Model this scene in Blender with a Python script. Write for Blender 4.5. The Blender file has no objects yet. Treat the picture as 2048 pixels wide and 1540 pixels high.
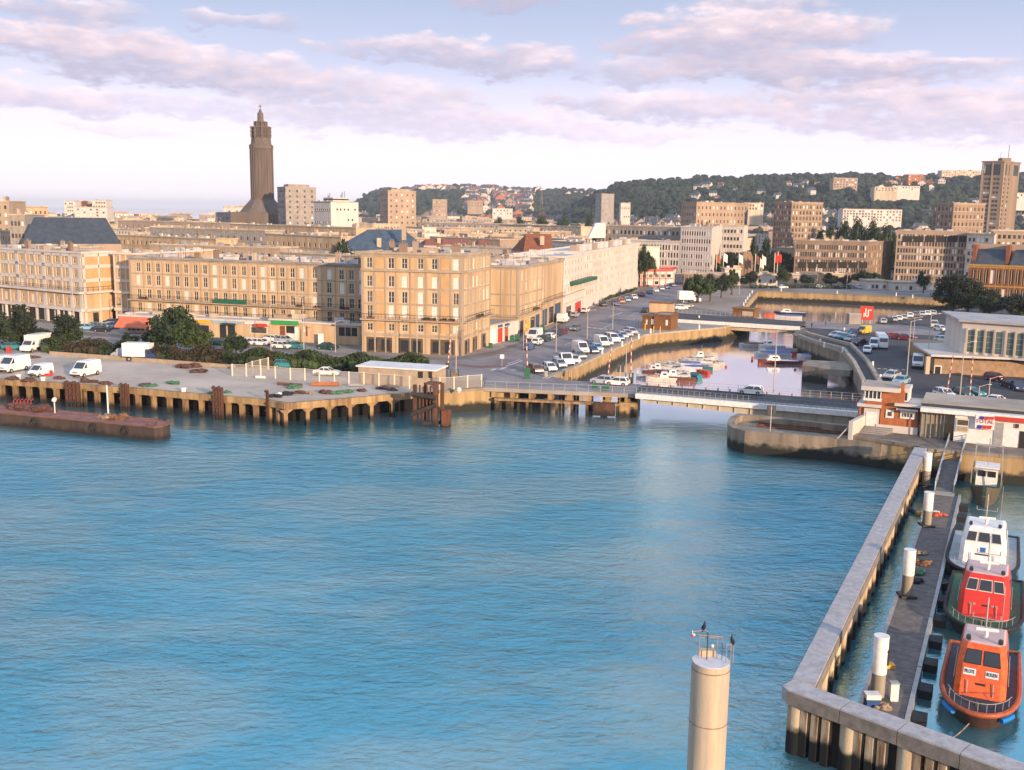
import bpy, math, random
from mathutils import Vector, Matrix
from mathutils.geometry import tessellate_polygon
R_ = math.radians
random.seed(7)
S = bpy.context.scene
COL = S.collection
FPX, PITCH, ROLL, CZ = 2050.0, R_(9.6), R_(0.8), 30.4
Fv = Vector((0, math.cos(PITCH), -math.sin(PITCH)))
R0 = Vector((1, 0, 0)); U0 = R0.cross(Fv)
Rv = R0 * math.cos(ROLL) + U0 * math.sin(ROLL)
Uv = U0 * math.cos(ROLL) - R0 * math.sin(ROLL)
CAM = Vector((0, 0, CZ))
cd = bpy.data.cameras.new('camera'); cam = bpy.data.objects.new('camera', cd); COL.objects.link(cam)
cd.sensor_width = 36; cd.lens = 36 * FPX / 2048; cd.clip_start = 0.5; cd.clip_end = 90000
cam.matrix_world = Matrix(((Rv.x, Uv.x, -Fv.x, 0), (Rv.y, Uv.y, -Fv.y, 0), (Rv.z, Uv.z, -Fv.z, CZ), (0, 0, 0, 1)))
S.camera = cam
S.view_settings.view_transform = 'Standard'; S.view_settings.look = 'None'
S.view_settings.exposure = 0.58; S.view_settings.gamma = 1; S.view_settings.use_curve_mapping = False
S.render.engine = 'CYCLES'
S.cycles.max_bounces = 5; S.cycles.diffuse_bounces = 2; S.cycles.glossy_bounces = 3; S.cycles.transmission_bounces = 2
S.cycles.volume_bounces = 0; S.cycles.transparent_max_bounces = 8; S.cycles.use_denoising = True
S.cycles.caustics_reflective = False; S.cycles.caustics_refractive = False
SUN_AZ, SUN_EL = R_(147), R_(10.5)          # azimuth clockwise from the view direction (+Y)
sd = bpy.data.lights.new('sun', 'SUN'); sun = bpy.data.objects.new('sun', sd); COL.objects.link(sun)
sd.energy = 4.6; sd.angle = R_(0.6); sd.color = (1.0, 0.72, 0.47)
tosun = Vector((math.sin(SUN_AZ) * math.cos(SUN_EL), math.cos(SUN_AZ) * math.cos(SUN_EL), math.sin(SUN_EL)))
sun.rotation_euler = tosun.to_track_quat('Z', 'Y').to_euler(); sun.location = (0, -50, 200)

W = bpy.data.worlds.new('World'); S.world = W; W.use_nodes = True
nt = W.node_tree; N = nt.nodes; L = nt.links; N.clear()
def nd(t, **k):
    n = N.new(t)
    for a, b in k.items(): setattr(n, a, b)
    return n
def put(sock, v):
    if isinstance(v, bpy.types.NodeSocket): L.new(v, sock)
    else: sock.default_value = v
def mt(op, a, b=None, c=None, clamp=False):
    n = nd('ShaderNodeMath', operation=op); n.use_clamp = clamp
    put(n.inputs[0], a)
    if b is not None: put(n.inputs[1], b)
    if c is not None: put(n.inputs[2], c)
    return n.outputs[0]
def mixc(f, a, b):
    n = nd('ShaderNodeMix', data_type='RGBA'); put(n.inputs[0], f); put(n.inputs[6], a); put(n.inputs[7], b)
    return n.outputs[2]
def sstep(x, lo, hi):
    n = nd('ShaderNodeMapRange', interpolation_type='SMOOTHSTEP'); put(n.inputs[0], x)
    n.inputs[1].default_value = lo; n.inputs[2].default_value = hi
    return n.outputs[0]
def ramp(f, pts, mode='LINEAR'):
    n = nd('ShaderNodeValToRGB'); put(n.inputs[0], f); cr = n.color_ramp; cr.interpolation = mode
    while len(cr.elements) < len(pts): cr.elements.new(0.5)
    for e, (p, c) in zip(cr.elements, pts): e.position = p; e.color = (*c, 1)
    return n.outputs[0]
tc = nd('ShaderNodeTexCoord'); sx = nd('ShaderNodeSeparateXYZ'); L.new(tc.outputs['Generated'], sx.inputs[0])
az = mt('ARCTAN2', sx.outputs[0], sx.outputs[1]); el = mt('ARCSINE', sx.outputs[2])
eln = mt('DIVIDE', el, math.pi / 2, clamp=True)
sky = nd('ShaderNodeTexSky', sky_type='NISHITA'); sky.sun_disc = False
sky.sun_elevation = SUN_EL; sky.sun_rotation = SUN_AZ; sky.air_density = 1.2; sky.dust_density = 2.5
nis = nd('ShaderNodeMix', data_type='RGBA', blend_type='MULTIPLY'); nis.inputs[0].default_value = 1
L.new(sky.outputs[0], nis.inputs[6]); nis.inputs[7].default_value = (0.1, 0.1, 0.1, 1)
grad = ramp(eln, [(0, (.95, .85, .90)), (.03, (.88, .79, .90)), (.055, (.74, .69, .86)), (.085, (.49, .51, .70)), (.12, (.35, .41, .59)), (.17, (.52, .58, .77)), (.4, (.40, .60, .90)), (1, (.18, .42, .80))])
base = mixc(0.85, nis.outputs[2], grad)
cv = nd('ShaderNodeCombineXYZ'); put(cv.inputs[0], mt('MULTIPLY', az, 1.0)); put(cv.inputs[1], mt('MULTIPLY', el, 2.6))
n1 = nd('ShaderNodeTexNoise'); L.new(cv.outputs[0], n1.inputs[0]); n1.inputs['Scale'].default_value = 22; n1.inputs['Detail'].default_value = 7; n1.inputs['Roughness'].default_value = .52
n2 = nd('ShaderNodeTexNoise'); L.new(cv.outputs[0], n2.inputs[0]); n2.inputs['Scale'].default_value = 70; n2.inputs['Detail'].default_value = 6
n3 = nd('ShaderNodeTexNoise'); L.new(cv.outputs[0], n3.inputs[0]); n3.inputs['Scale'].default_value = 5.5; n3.inputs['Detail'].default_value = 6
cc = nd('ShaderNodeSeparateColor'); L.new(n1.outputs['Color'], cc.inputs[0])
dx = mt('MULTIPLY', mt('SUBTRACT', cc.outputs[0], .5), .075); dy = mt('MULTIPLY', mt('SUBTRACT', cc.outputs[1], .5), .034)
azd = mt('ADD', az, dx); eld = mt('ADD', mt('ADD', el, dy), mt('MULTIPLY', mt('SUBTRACT', n2.outputs[0], .5), .007))
clouds = [(45,60,42,26,.9),(215,78,100,20,.8),(20,108,50,16,.8),(460,78,55,13,.6),(552,78,48,12,.6),(250,135,170,30,1),(440,165,240,30,.95),
 (700,205,240,30,.75),(140,222,160,22,.8),(420,235,200,16,.5),(840,250,330,24,.75),(1000,18,95,26,.9),(850,122,140,18,.8),(1000,138,130,26,.9),
 (1470,95,190,34,1),(1400,120,150,26,1),(1560,165,260,26,1),(1720,160,180,14,.8),(1700,2,190,24,1),(1300,226,180,22,.8),(1780,228,270,26,.9),(1850,268,330,28,.9),
 (1230,158,110,20,.7),(2040,135,50,18,.9),(15,265,60,14,.5),(290,276,90,9,.5),(1240,278,120,10,.5),(1500,45,100,14,.6),(-150,180,150,30,.8),(2200,60,140,30,.9),(2250,240,150,20,.7)]
ntm = mt('ADD', mt('MULTIPLY', mt('SUBTRACT', n1.outputs[0], .5), 2.2), mt('MULTIPLY', mt('SUBTRACT', n2.outputs[0], .5), .9))
dens = None; num = None; den = None
for (cx, cy, w, h, s) in clouds:
    a0 = (cx - 1024) / FPX; e0 = (424 + .014 * (cx - 1024) - cy) / FPX
    u = mt('MULTIPLY', mt('SUBTRACT', azd, a0), FPX / w / 1.4)
    v = mt('MULTIPLY', mt('SUBTRACT', mt('ADD', eld, mt('MULTIPLY', az, .035)), e0 + .035 * a0), FPX / h / 1.5)
    r2 = mt('MULTIPLY_ADD', u, u, mt('MULTIPLY', v, v))
    d = mt('MULTIPLY', sstep(mt('SUBTRACT', r2, ntm), 1.12, .22), s)
    dv = mt('MULTIPLY', d, v)
    dens = d if dens is None else mt('MAXIMUM', dens, d)
    num = dv if num is None else mt('ADD', num, dv)
    den = d if den is None else mt('ADD', den, d)
outm = mt('MAXIMUM', sstep(el, .19, .30), sstep(mt('ABSOLUTE', az), .56, .75))
gen = mt('MULTIPLY', mt('MULTIPLY', sstep(n3.outputs[0], .45, .62), .85), outm)
dens = mt('MAXIMUM', dens, gen)
shade = mt('ADD', mt('DIVIDE', num, mt('ADD', den, .02)), mt('MULTIPLY', mt('SUBTRACT', n1.outputs[0], .5), 1.6))
ccol = ramp(mt('MULTIPLY_ADD', shade, .5, .5), [(0, (.32, .32, .46)), (.4, (.42, .38, .48)), (.62, (.59, .48, .53)), (1, (.88, .71, .72))])
ccol = mixc(sstep(el, .18, .40), ccol, (.62, .60, .72, 1))
ccol = mixc(sstep(el, .11, .0), ccol, (.86, .72, .86, 1))
dens = mt('MULTIPLY', dens, mt('MULTIPLY_ADD', sstep(n2.outputs[0], .3, .6), .25, .75))
skyc = mixc(mt('MULTIPLY', dens, .9), base, ccol)
skyc = mixc(sstep(sx.outputs[2], -.002, -.02), skyc, (.30, .30, .32, 1))
bg = nd('ShaderNodeBackground'); L.new(skyc, bg.inputs[0]); bg.inputs[1].default_value = 1.0
wo = nd('ShaderNodeOutputWorld'); L.new(bg.outputs[0], wo.inputs[0])
W.cycles.sampling_method = 'MANUAL'; W.cycles.sample_map_resolution = 1024

Q = 3.4                                     # quay level above the water (z = 0)
def ray(x, y): return Fv + Rv * ((x - 1024) / FPX) - Uv * ((y - 770) / FPX)
def P(x, y, z=Q):
    d = ray(x, y); return CAM + d * ((z - CZ) / d.z)
def PD(x, y, Y):
    d = ray(x, y); return CAM + d * (Y / d.y)
def XD(x, Y, y=440):
    p = PD(x, y, Y); return (p.x, p.y)
def zat(p, y):
    """height at which the vertical through p reaches image row y"""
    k = (770 - y) / FPX
    v = Vector((p[0], p[1], 0)) - CAM
    a = v.dot(Uv) - k * v.dot(Fv); b = Uv.z - k * Fv.z
    return -a / b
def v2(p): return Vector((p[0], p[1]))

MATS = {}
def mat(name, col, rough=.8, var=.25, scale=.6, col2=None, streak=False, bump=0, metal=0, bscale=None, objcol=False, spec=.4, coords='Object', contrast=(.35, .65)):
    if name in MATS: return MATS[name]
    m = bpy.data.materials.new(name); m.use_nodes = True; t = m.node_tree; b = t.nodes['Principled BSDF']
    b.inputs['Roughness'].default_value = rough; b.inputs['Metallic'].default_value = metal
    b.inputs['Specular IOR Level'].default_value = spec
    c = (*col, 1)
    if var or col2 or objcol:
        co = t.nodes.new('ShaderNodeTexCoord'); mp = t.nodes.new('ShaderNodeMapping'); t.links.new(co.outputs[coords], mp.inputs[0])
        mp.inputs['Scale'].default_value = (1, 1, .12) if streak else (1, 1, 1)
        n = t.nodes.new('ShaderNodeTexNoise'); n.inputs['Scale'].default_value = scale; n.inputs['Detail'].default_value = 8; n.inputs['Roughness'].default_value = .62
        t.links.new(mp.outputs[0], n.inputs[0])
        r = t.nodes.new('ShaderNodeMapRange'); r.inputs[1].default_value = contrast[0]; r.inputs[2].default_value = contrast[1]
        t.links.new(n.outputs[0], r.inputs[0])
        mx = t.nodes.new('ShaderNodeMix'); mx.data_type = 'RGBA'; t.links.new(r.outputs[0], mx.inputs[0])
        lo = tuple(x * (1 - var) for x in col) if col2 is None else col2
        hi = tuple(min(1, x * (1 + var * .6)) for x in col) if col2 is None else col
        mx.inputs[6].default_value = (*lo, 1); mx.inputs[7].default_value = (*hi, 1)
        out = mx.outputs[2]
        if objcol:
            oi = t.nodes.new('ShaderNodeObjectInfo'); mu = t.nodes.new('ShaderNodeMix'); mu.data_type = 'RGBA'; mu.blend_type = 'MULTIPLY'; mu.inputs[0].default_value = 1
            t.links.new(out, mu.inputs[6]); t.links.new(oi.outputs['Color'], mu.inputs[7]); out = mu.outputs[2]
        t.links.new(out, b.inputs['Base Color'])
        if bump:
            n2_ = t.nodes.new('ShaderNodeTexNoise'); n2_.inputs['Scale'].default_value = bscale or scale * 6; n2_.inputs['Detail'].default_value = 6
            t.links.new(co.outputs[coords], n2_.inputs[0])
            bp = t.nodes.new('ShaderNodeBump'); bp.inputs['Strength'].default_value = bump; bp.inputs['Distance'].default_value = .05
            t.links.new(n2_.outputs[0], bp.inputs['Height']); t.links.new(bp.outputs[0], b.inputs['Normal'])
    else: b.inputs['Base Color'].default_value = c
    MATS[name] = m; return m

def tidal(name, dry, wet, z1, z2, rust=None, scale=.5, streak=True, bump=.5):
    """stone / concrete that turns dark and weedy towards the water line (a real tide mark)"""
    m = mat(name, dry, .85, .35, scale, streak=streak, bump=bump, coords='Object', col2=rust)
    t = m.node_tree; b = t.nodes['Principled BSDF']; src = b.inputs['Base Color'].links[0].from_socket
    g = t.nodes.new('ShaderNodeNewGeometry'); s = t.nodes.new('ShaderNodeSeparateXYZ'); t.links.new(g.outputs['Position'], s.inputs[0])
    n = t.nodes.new('ShaderNodeTexNoise'); n.inputs['Scale'].default_value = 1.1; n.inputs['Detail'].default_value = 8; t.links.new(g.outputs['Position'], n.inputs[0])
    a = t.nodes.new('ShaderNodeMath'); a.operation = 'MULTIPLY_ADD'; t.links.new(n.outputs[0], a.inputs[0]); a.inputs[1].default_value = -1.6; t.links.new(s.outputs[2], a.inputs[2])
    r = t.nodes.new('ShaderNodeMapRange'); r.interpolation_type = 'SMOOTHSTEP'; t.links.new(a.outputs[0], r.inputs[0]); r.inputs[1].default_value = z2 - .8; r.inputs[2].default_value = z1 - .8
    mx = t.nodes.new('ShaderNodeMix'); mx.data_type = 'RGBA'; t.links.new(r.outputs[0], mx.inputs[0]); t.links.new(src, mx.inputs[6]); mx.inputs[7].default_value = (*wet, 1)
    t.links.new(mx.outputs[2], b.inputs['Base Color'])
    return m

CONC = mat('pale_concrete', (.52, .41, .29), .85, .3, .25, streak=True, bump=.15)
BEIGE = mat('beige_render', (.55, .38, .22), .9, .28, .35, streak=True, bump=.1)
BEIGE2 = mat('ochre_panel', (.54, .33, .16), .9, .15, .4, bump=.1)
PINKW = mat('pinkish_white_concrete', (.64, .54, .47), .85, .12, .2, streak=True, bump=.1)
WHITEC = mat('white_concrete', (.58, .52, .46), .8, .12, .3, streak=True)
TAN = mat('tan_concrete', (.37, .27, .195), .85, .18, .12, streak=True)
TAN2 = mat('brown_concrete', (.25, .175, .12), .85, .2, .12, streak=True)
GREYC = mat('grey_concrete', (.30, .27, .245), .88, .25, .35, bump=.2)
FRC = mat('grey_brown_frame', (.37, .29, .21), .88, .25, .4, streak=True, bump=.15)
ROOFG = mat('gravel_roof', (.40, .33, .26), .95, .3, .15, bump=.2)
ROOFL = mat('light_roof_felt', (.52, .48, .46), .9, .35, .3)
SLATE = mat('slate', (.055, .065, .075), .55, .3, .5, streak=True)
TILE = mat('red_roof_tile', (.23, .085, .055), .8, .3, .8)
BRICK = mat('red_brick', (.40, .135, .05), .85, .22, 1.2, bump=.2)
BRICKD = mat('dark_red_brick', (.22, .075, .035), .85, .25, .8, bump=.2)
GLASSD = mat('dark_window_glass', (.030, .032, .036), .12, 0, spec=.6)
GLASSM = mat('curtained_window', (.095, .08, .065), .35, .3, 2.0)
FRAMEW = mat('cream_window_frame', (.62, .55, .44), .6, 0)
SHUT = mat('white_roller_shutter', (.74, .68, .60), .6, .08, 3)
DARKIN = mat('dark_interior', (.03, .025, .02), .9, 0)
METD = mat('dark_metal', (.04, .045, .045), .5, .2, 4)
METG = mat('galvanised_metal', (.38, .37, .35), .5, .2, 2, metal=.3)
WHITEP = mat('white_paint', (.78, .74, .68), .4, .13, 1.8)
RUST = mat('rusty_steel', (.20, .075, .035), .85, .4, 1.6, col2=(.06, .03, .02), bump=.4)
ASPH = mat('asphalt', (.25, .22, .215), .9, .3, .12, bump=.15)
ASPHD = mat('dark_asphalt', (.065, .062, .066), .9, .3, .15, bump=.15)
PAVE = mat('pavement', (.34, .29, .25), .9, .25, .2, bump=.15)
PAVER = mat('reddish_paving', (.22, .14, .12), .9, .25, .2, bump=.15)
YARD = mat('quay_gravel', (.60, .49, .39), .95, .0, .10, col2=(.34, .28, .22), bump=.2, contrast=(.3, .7))
CITYG = mat('city_ground', (.20, .17, .14), .95, .3, .05)
STONE = tidal('quay_stone', (.40, .27, .13), (.022, .021, .014), .9, 1.7, scale=.6)
STONEG = tidal('grey_quay_stone', (.26, .21, .155), (.018, .018, .013), .9, 1.8, scale=.6)
QCONC = tidal('weathered_quay_concrete', (.44, .29, .13), (.03, .024, .015), .5, 1.3, rust=(.17, .10, .05), scale=.8)
PAINTL = mat('road_paint', (.62, .60, .58), .7, .25, 1.5)
LEAF = mat('foliage', (.050, .080, .020), .8, .0, .35, col2=(.014, .028, .009), contrast=(.42, .58))
LEAFD = mat('dark_foliage', (.035, .058, .018), .8, .0, .35, col2=(.012, .020, .009), contrast=(.42, .58))
LEAFR = mat('brownish_hedge', (.060, .045, .022), .85, .0, .8, col2=(.028, .028, .014))
BARK = mat('bark', (.10, .075, .05), .9, .3, 3)
FOREST = mat('hill_forest', (.030, .05, .028), .9, .0, .012, col2=(.014, .028, .020), contrast=(.4, .6))
CARP = mat('car_paint', (1, 1, 1), .28, 0, 1, objcol=True, spec=.6, col2=(.96, .96, .96))
CARG = mat('car_glass', (.03, .038, .045), .08, 0, spec=.8)
TYRE = mat('tyre', (.02, .02, .02), .8, 0)
LAMPW = mat('headlight_glass', (.7, .7, .68), .15, 0)
LAMPR = mat('tail_light', (.35, .02, .015), .3, 0)
REDP = mat('red_paint', (.55, .05, .03), .4, .08, 2)
BLUEP = mat('blue_paint', (.03, .08, .22), .4, .1, 2)
GREENP = mat('green_paint', (.02, .11, .06), .5, .15, 2)
ORANGEP = mat('orange_paint', (.74, .12, .025), .38, .28, 2.5)
YELLOWP = mat('yellow_paint', (.75, .40, .03), .5, .1, 1)
BLACKR = mat('black_rubber', (.018, .018, .020), .7, .2, 3)
BIRD = mat('black_feathers', (.012, .012, .014), .6, .2, 20)
DECKG = mat('green_deck', (.045, .115, .055), .7, .3, 1.2)
DECKK = mat('dark_deck', (.045, .045, .055), .7, .3, 1.5)
PLANK = mat('grey_deck_boards', (.17, .15, .135), .85, .3, 1.4, bump=.4, bscale=20)

class MB:
    def __init__(s): s.v = []; s.f = []; s.k = []; s.ms = []; s.c = 0
    def m(s, mt_):
        if mt_ not in s.ms: s.ms.append(mt_)
        s.c = s.ms.index(mt_); return s
    def poly(s, pts):
        n = len(s.v); s.v += [tuple(p) for p in pts]; s.f.append(tuple(range(n, n + len(pts)))); s.k.append(s.c)
    def box(s, x0, x1, y0, y1, z0, z1):
        s.hexa([(x0, y0), (x1, y0), (x1, y1), (x0, y1)], z0, z1)
    def hexa(s, q, z0, z1, q1=None):
        q1 = q1 or q; n = len(s.v)
        s.v += [(p[0], p[1], z0) for p in q] + [(p[0], p[1], z1) for p in q1]
        for f in ((0, 3, 2, 1), (4, 5, 6, 7), (0, 1, 5, 4), (1, 2, 6, 5), (2, 3, 7, 6), (3, 0, 4, 7)):
            s.f.append(tuple(n + i for i in f)); s.k.append(s.c)
    def bar(s, a, b, w, h=None, z=None):
        """box along a->b (3-D points), width w, height h centred"""
        h = h or w; a = Vector(a); b = Vector(b); d = (b - a).normalized()
        up = Vector((0, 0, 1)) if abs(d.z) < .95 else Vector((0, 1, 0))
        sd_ = d.cross(up).normalized() * (w / 2); u = sd_.normalized().cross(d) * (h / 2)
        n = len(s.v)
        for p in (a, b):
            for q in (-sd_ - u, sd_ - u, sd_ + u, -sd_ + u): s.v.append(tuple(p + q))
        for f in ((3, 2, 1, 0), (4, 5, 6, 7), (0, 1, 5, 4), (1, 2, 6, 5), (2, 3, 7, 6), (3, 0, 4, 7)):
            s.f.append(tuple(n + i for i in f)); s.k.append(s.c)
    def prism(s, poly, z0, z1, cap=True, bottom=False):
        n = len(s.v); k = len(poly)
        s.v += [(p[0], p[1], z0) for p in poly] + [(p[0], p[1], z1) for p in poly]
        for i in range(k):
            j = (i + 1) % k; s.f.append((n + i, n + j, n + k + j, n + k + i)); s.k.append(s.c)
        if cap: s.f.append(tuple(n + k + i for i in range(k))); s.k.append(s.c)
        if bottom: s.f.append(tuple(n + k - 1 - i for i in range(k))); s.k.append(s.c)
    def cyl(s, p, r, z0, z1, n=12, r1=None, cap=True):
        r1 = r if r1 is None else r1; b = len(s.v)
        for z, q in ((z0, r), (z1, r1)):
            for i in range(n):
                a = 2 * math.pi * i / n; s.v.append((p[0] + q * math.cos(a), p[1] + q * math.sin(a), z))
        for i in range(n):
            j = (i + 1) % n; s.f.append((b + i, b + j, b + n + j, b + n + i)); s.k.append(s.c)
        if cap:
            s.f.append(tuple(b + n + i for i in range(n))); s.k.append(s.c)
            s.f.append(tuple(b + n - 1 - i for i in range(n))); s.k.append(s.c)
    def tube(s, pts, r, n=6, rs=None, cap=True, closed=False):
        pts = [Vector(p) for p in pts]; b = len(s.v); m_ = len(pts)
        for i, p in enumerate(pts):
            if closed: d = (pts[(i + 1) % m_] - pts[i - 1])
            else: d = (pts[min(i + 1, m_ - 1)] - pts[max(i - 1, 0)])
            d.normalize()
            up = Vector((0, 0, 1)) if abs(d.z) < .9 else Vector((1, 0, 0))
            x = d.cross(up).normalized(); y = x.cross(d); q = rs[i] if rs else r
            for j in range(n):
                a = 2 * math.pi * j / n; s.v.append(tuple(p + x * (q * math.cos(a)) + y * (q * math.sin(a))))
        for i in range(m_ if closed else m_ - 1):
            i2 = (i + 1) % m_
            for j in range(n):
                k = (j + 1) % n; s.f.append((b + i * n + j, b + i * n + k, b + i2 * n + k, b + i2 * n + j)); s.k.append(s.c)
        if cap and not closed:
            s.f.append(tuple(b + n - 1 - j for j in range(n))); s.k.append(s.c)
            s.f.append(tuple(b + (m_ - 1) * n + j for j in range(n))); s.k.append(s.c)
    def loft(s, secs, closed=True, cap=True, skip=None):
        n = len(secs[0]); b = len(s.v)
        for sec in secs: s.v += [tuple(p) for p in sec]
        for i in range(len(secs) - 1):
            for j in range(n if closed else n - 1):
                k = (j + 1) % n; s.f.append((b + i * n + j, b + i * n + k, b + (i + 1) * n + k, b + (i + 1) * n + j)); s.k.append(s.c)
        if cap:
            s.f.append(tuple(b + n - 1 - j for j in range(n))); s.k.append(s.c)
            s.f.append(tuple(b + (len(secs) - 1) * n + j for j in range(n))); s.k.append(s.c)
    def blob(s, c, r, seed=0, sq=(1, 1, 1), n=7, m_=5, jit=.18):
        rr = random.Random(seed); b = len(s.v); 
        s.v.append((c[0], c[1], c[2] + r * sq[2]))
        for i in range(1, m_):
            th = math.pi * i / m_
            for j in range(n):
                a = 2 * math.pi * (j + .5 * (i % 2)) / n; q = r * (1 + rr.uniform(-jit, jit))
                s.v.append((c[0] + q * math.sin(th) * math.cos(a) * sq[0], c[1] + q * math.sin(th) * math.sin(a) * sq[1], c[2] + q * math.cos(th) * sq[2]))
        s.v.append((c[0], c[1], c[2] - r * sq[2])); e = len(s.v) - 1
        for j in range(n):
            k = (j + 1) % n
            s.f.append((b, b + 1 + j, b + 1 + k)); s.k.append(s.c)
            s.f.append((e, b + 1 + (m_ - 2) * n + k, b + 1 + (m_ - 2) * n + j)); s.k.append(s.c)
            for i in range(m_ - 2):
                s.f.append((b + 1 + i * n + j, b + 1 + (i + 1) * n + j, b + 1 + (i + 1) * n + k, b + 1 + i * n + k)); s.k.append(s.c)
    def mesh(s, name, o=(0, 0, 0), smooth=False):
        me = bpy.data.meshes.new(name)
        me.from_pydata([(a - o[0], b - o[1], c - o[2]) for a, b, c in s.v], [], s.f)
        for m_ in s.ms: me.materials.append(m_)
        me.polygons.foreach_set('material_index', s.k)
        if smooth:
            me.polygons.foreach_set('use_smooth', [True] * len(s.f))
            try: me.set_sharp_from_angle(angle=R_(40))
            except Exception: pass
        me.update(); return me
    def build(s, name, parent=None, o=None, smooth=False):
        """o: world origin for the mesh; with a parent the origin is the parent's"""
        if o is None: o = tuple(parent['o']) if parent is not None and 'o' in parent else (0, 0, 0)
        ob = bpy.data.objects.new(name, s.mesh(name, o, smooth)); COL.objects.link(ob)
        if parent is not None: ob.parent = parent
        else: ob.location = o
        return ob
def tag(o, label=None, cat=None, group=None, kind=None):
    if label: o['label'] = label
    if cat: o['category'] = cat
    if group: o['group'] = group
    if kind: o['kind'] = kind
    return o
def thing(name, label, cat, loc=(0, 0, 0), group=None, rz=0):
    o = bpy.data.objects.new(name, None); COL.objects.link(o); o.location = loc; o.rotation_euler = (0, 0, rz)
    o.empty_display_size = .3
    if rz == 0: o['o'] = tuple(loc)
    else: o['o'] = (0., 0., 0.)
    return tag(o, label, cat, group)
def kid(name, me, parent, loc=(0, 0, 0), rz=0, color=None, scale=None):
    o = bpy.data.objects.new(name, me); COL.objects.link(o); o.parent = parent; o.location = loc; o.rotation_euler = (0, 0, rz)
    if color: o.color = (*color, 1)
    if scale: o.scale = scale
    return o
def dup(root, loc, rz, label=None, group=None, cat=None, color=None, scale=None):
    def cp(o, par):
        c = o.copy(); COL.objects.link(c); c.parent = par
        for ch in o.children: cp(ch, c)
        return c
    r = cp(root, None); r.location = loc; r.rotation_euler = (0, 0, rz)
    if scale: r.scale = scale
    if color:
        for ch in r.children:
            ch.color = (*color, 1)
        r.color = (*color, 1)
    return tag(r, label, cat, group)
ORD = ['first', 'second', 'third', 'fourth', 'fifth', 'sixth', 'seventh', 'eighth', 'ninth', 'tenth', 'eleventh', 'twelfth', 'thirteenth', 'fourteenth', 'fifteenth', 'sixteenth', 'seventeenth', 'eighteenth', 'nineteenth', 'twentieth']
ORD += ['twenty-' + o for o in ORD[:9]] + ['thirtieth'] + ['thirty-' + o for o in ORD[:9]] + ['fortieth'] + ['forty-' + o for o in ORD[:9]] + ['fiftieth'] + ['fifty-' + o for o in ORD[:9]] + ['sixtieth']
def text_mesh(txt, size, mat_, name='lettering', depth=.01):
    cu = bpy.data.curves.new(name, 'FONT'); cu.body = txt; cu.size = size; cu.extrude = depth; cu.align_x = 'CENTER'; cu.align_y = 'CENTER'; cu.resolution_u = 2
    o = bpy.data.objects.new(name, cu); COL.objects.link(o)
    me = bpy.data.meshes.new_from_object(o.evaluated_get(bpy.context.evaluated_depsgraph_get())); me.materials.clear(); me.materials.append(mat_)
    bpy.data.objects.remove(o); return me
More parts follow.
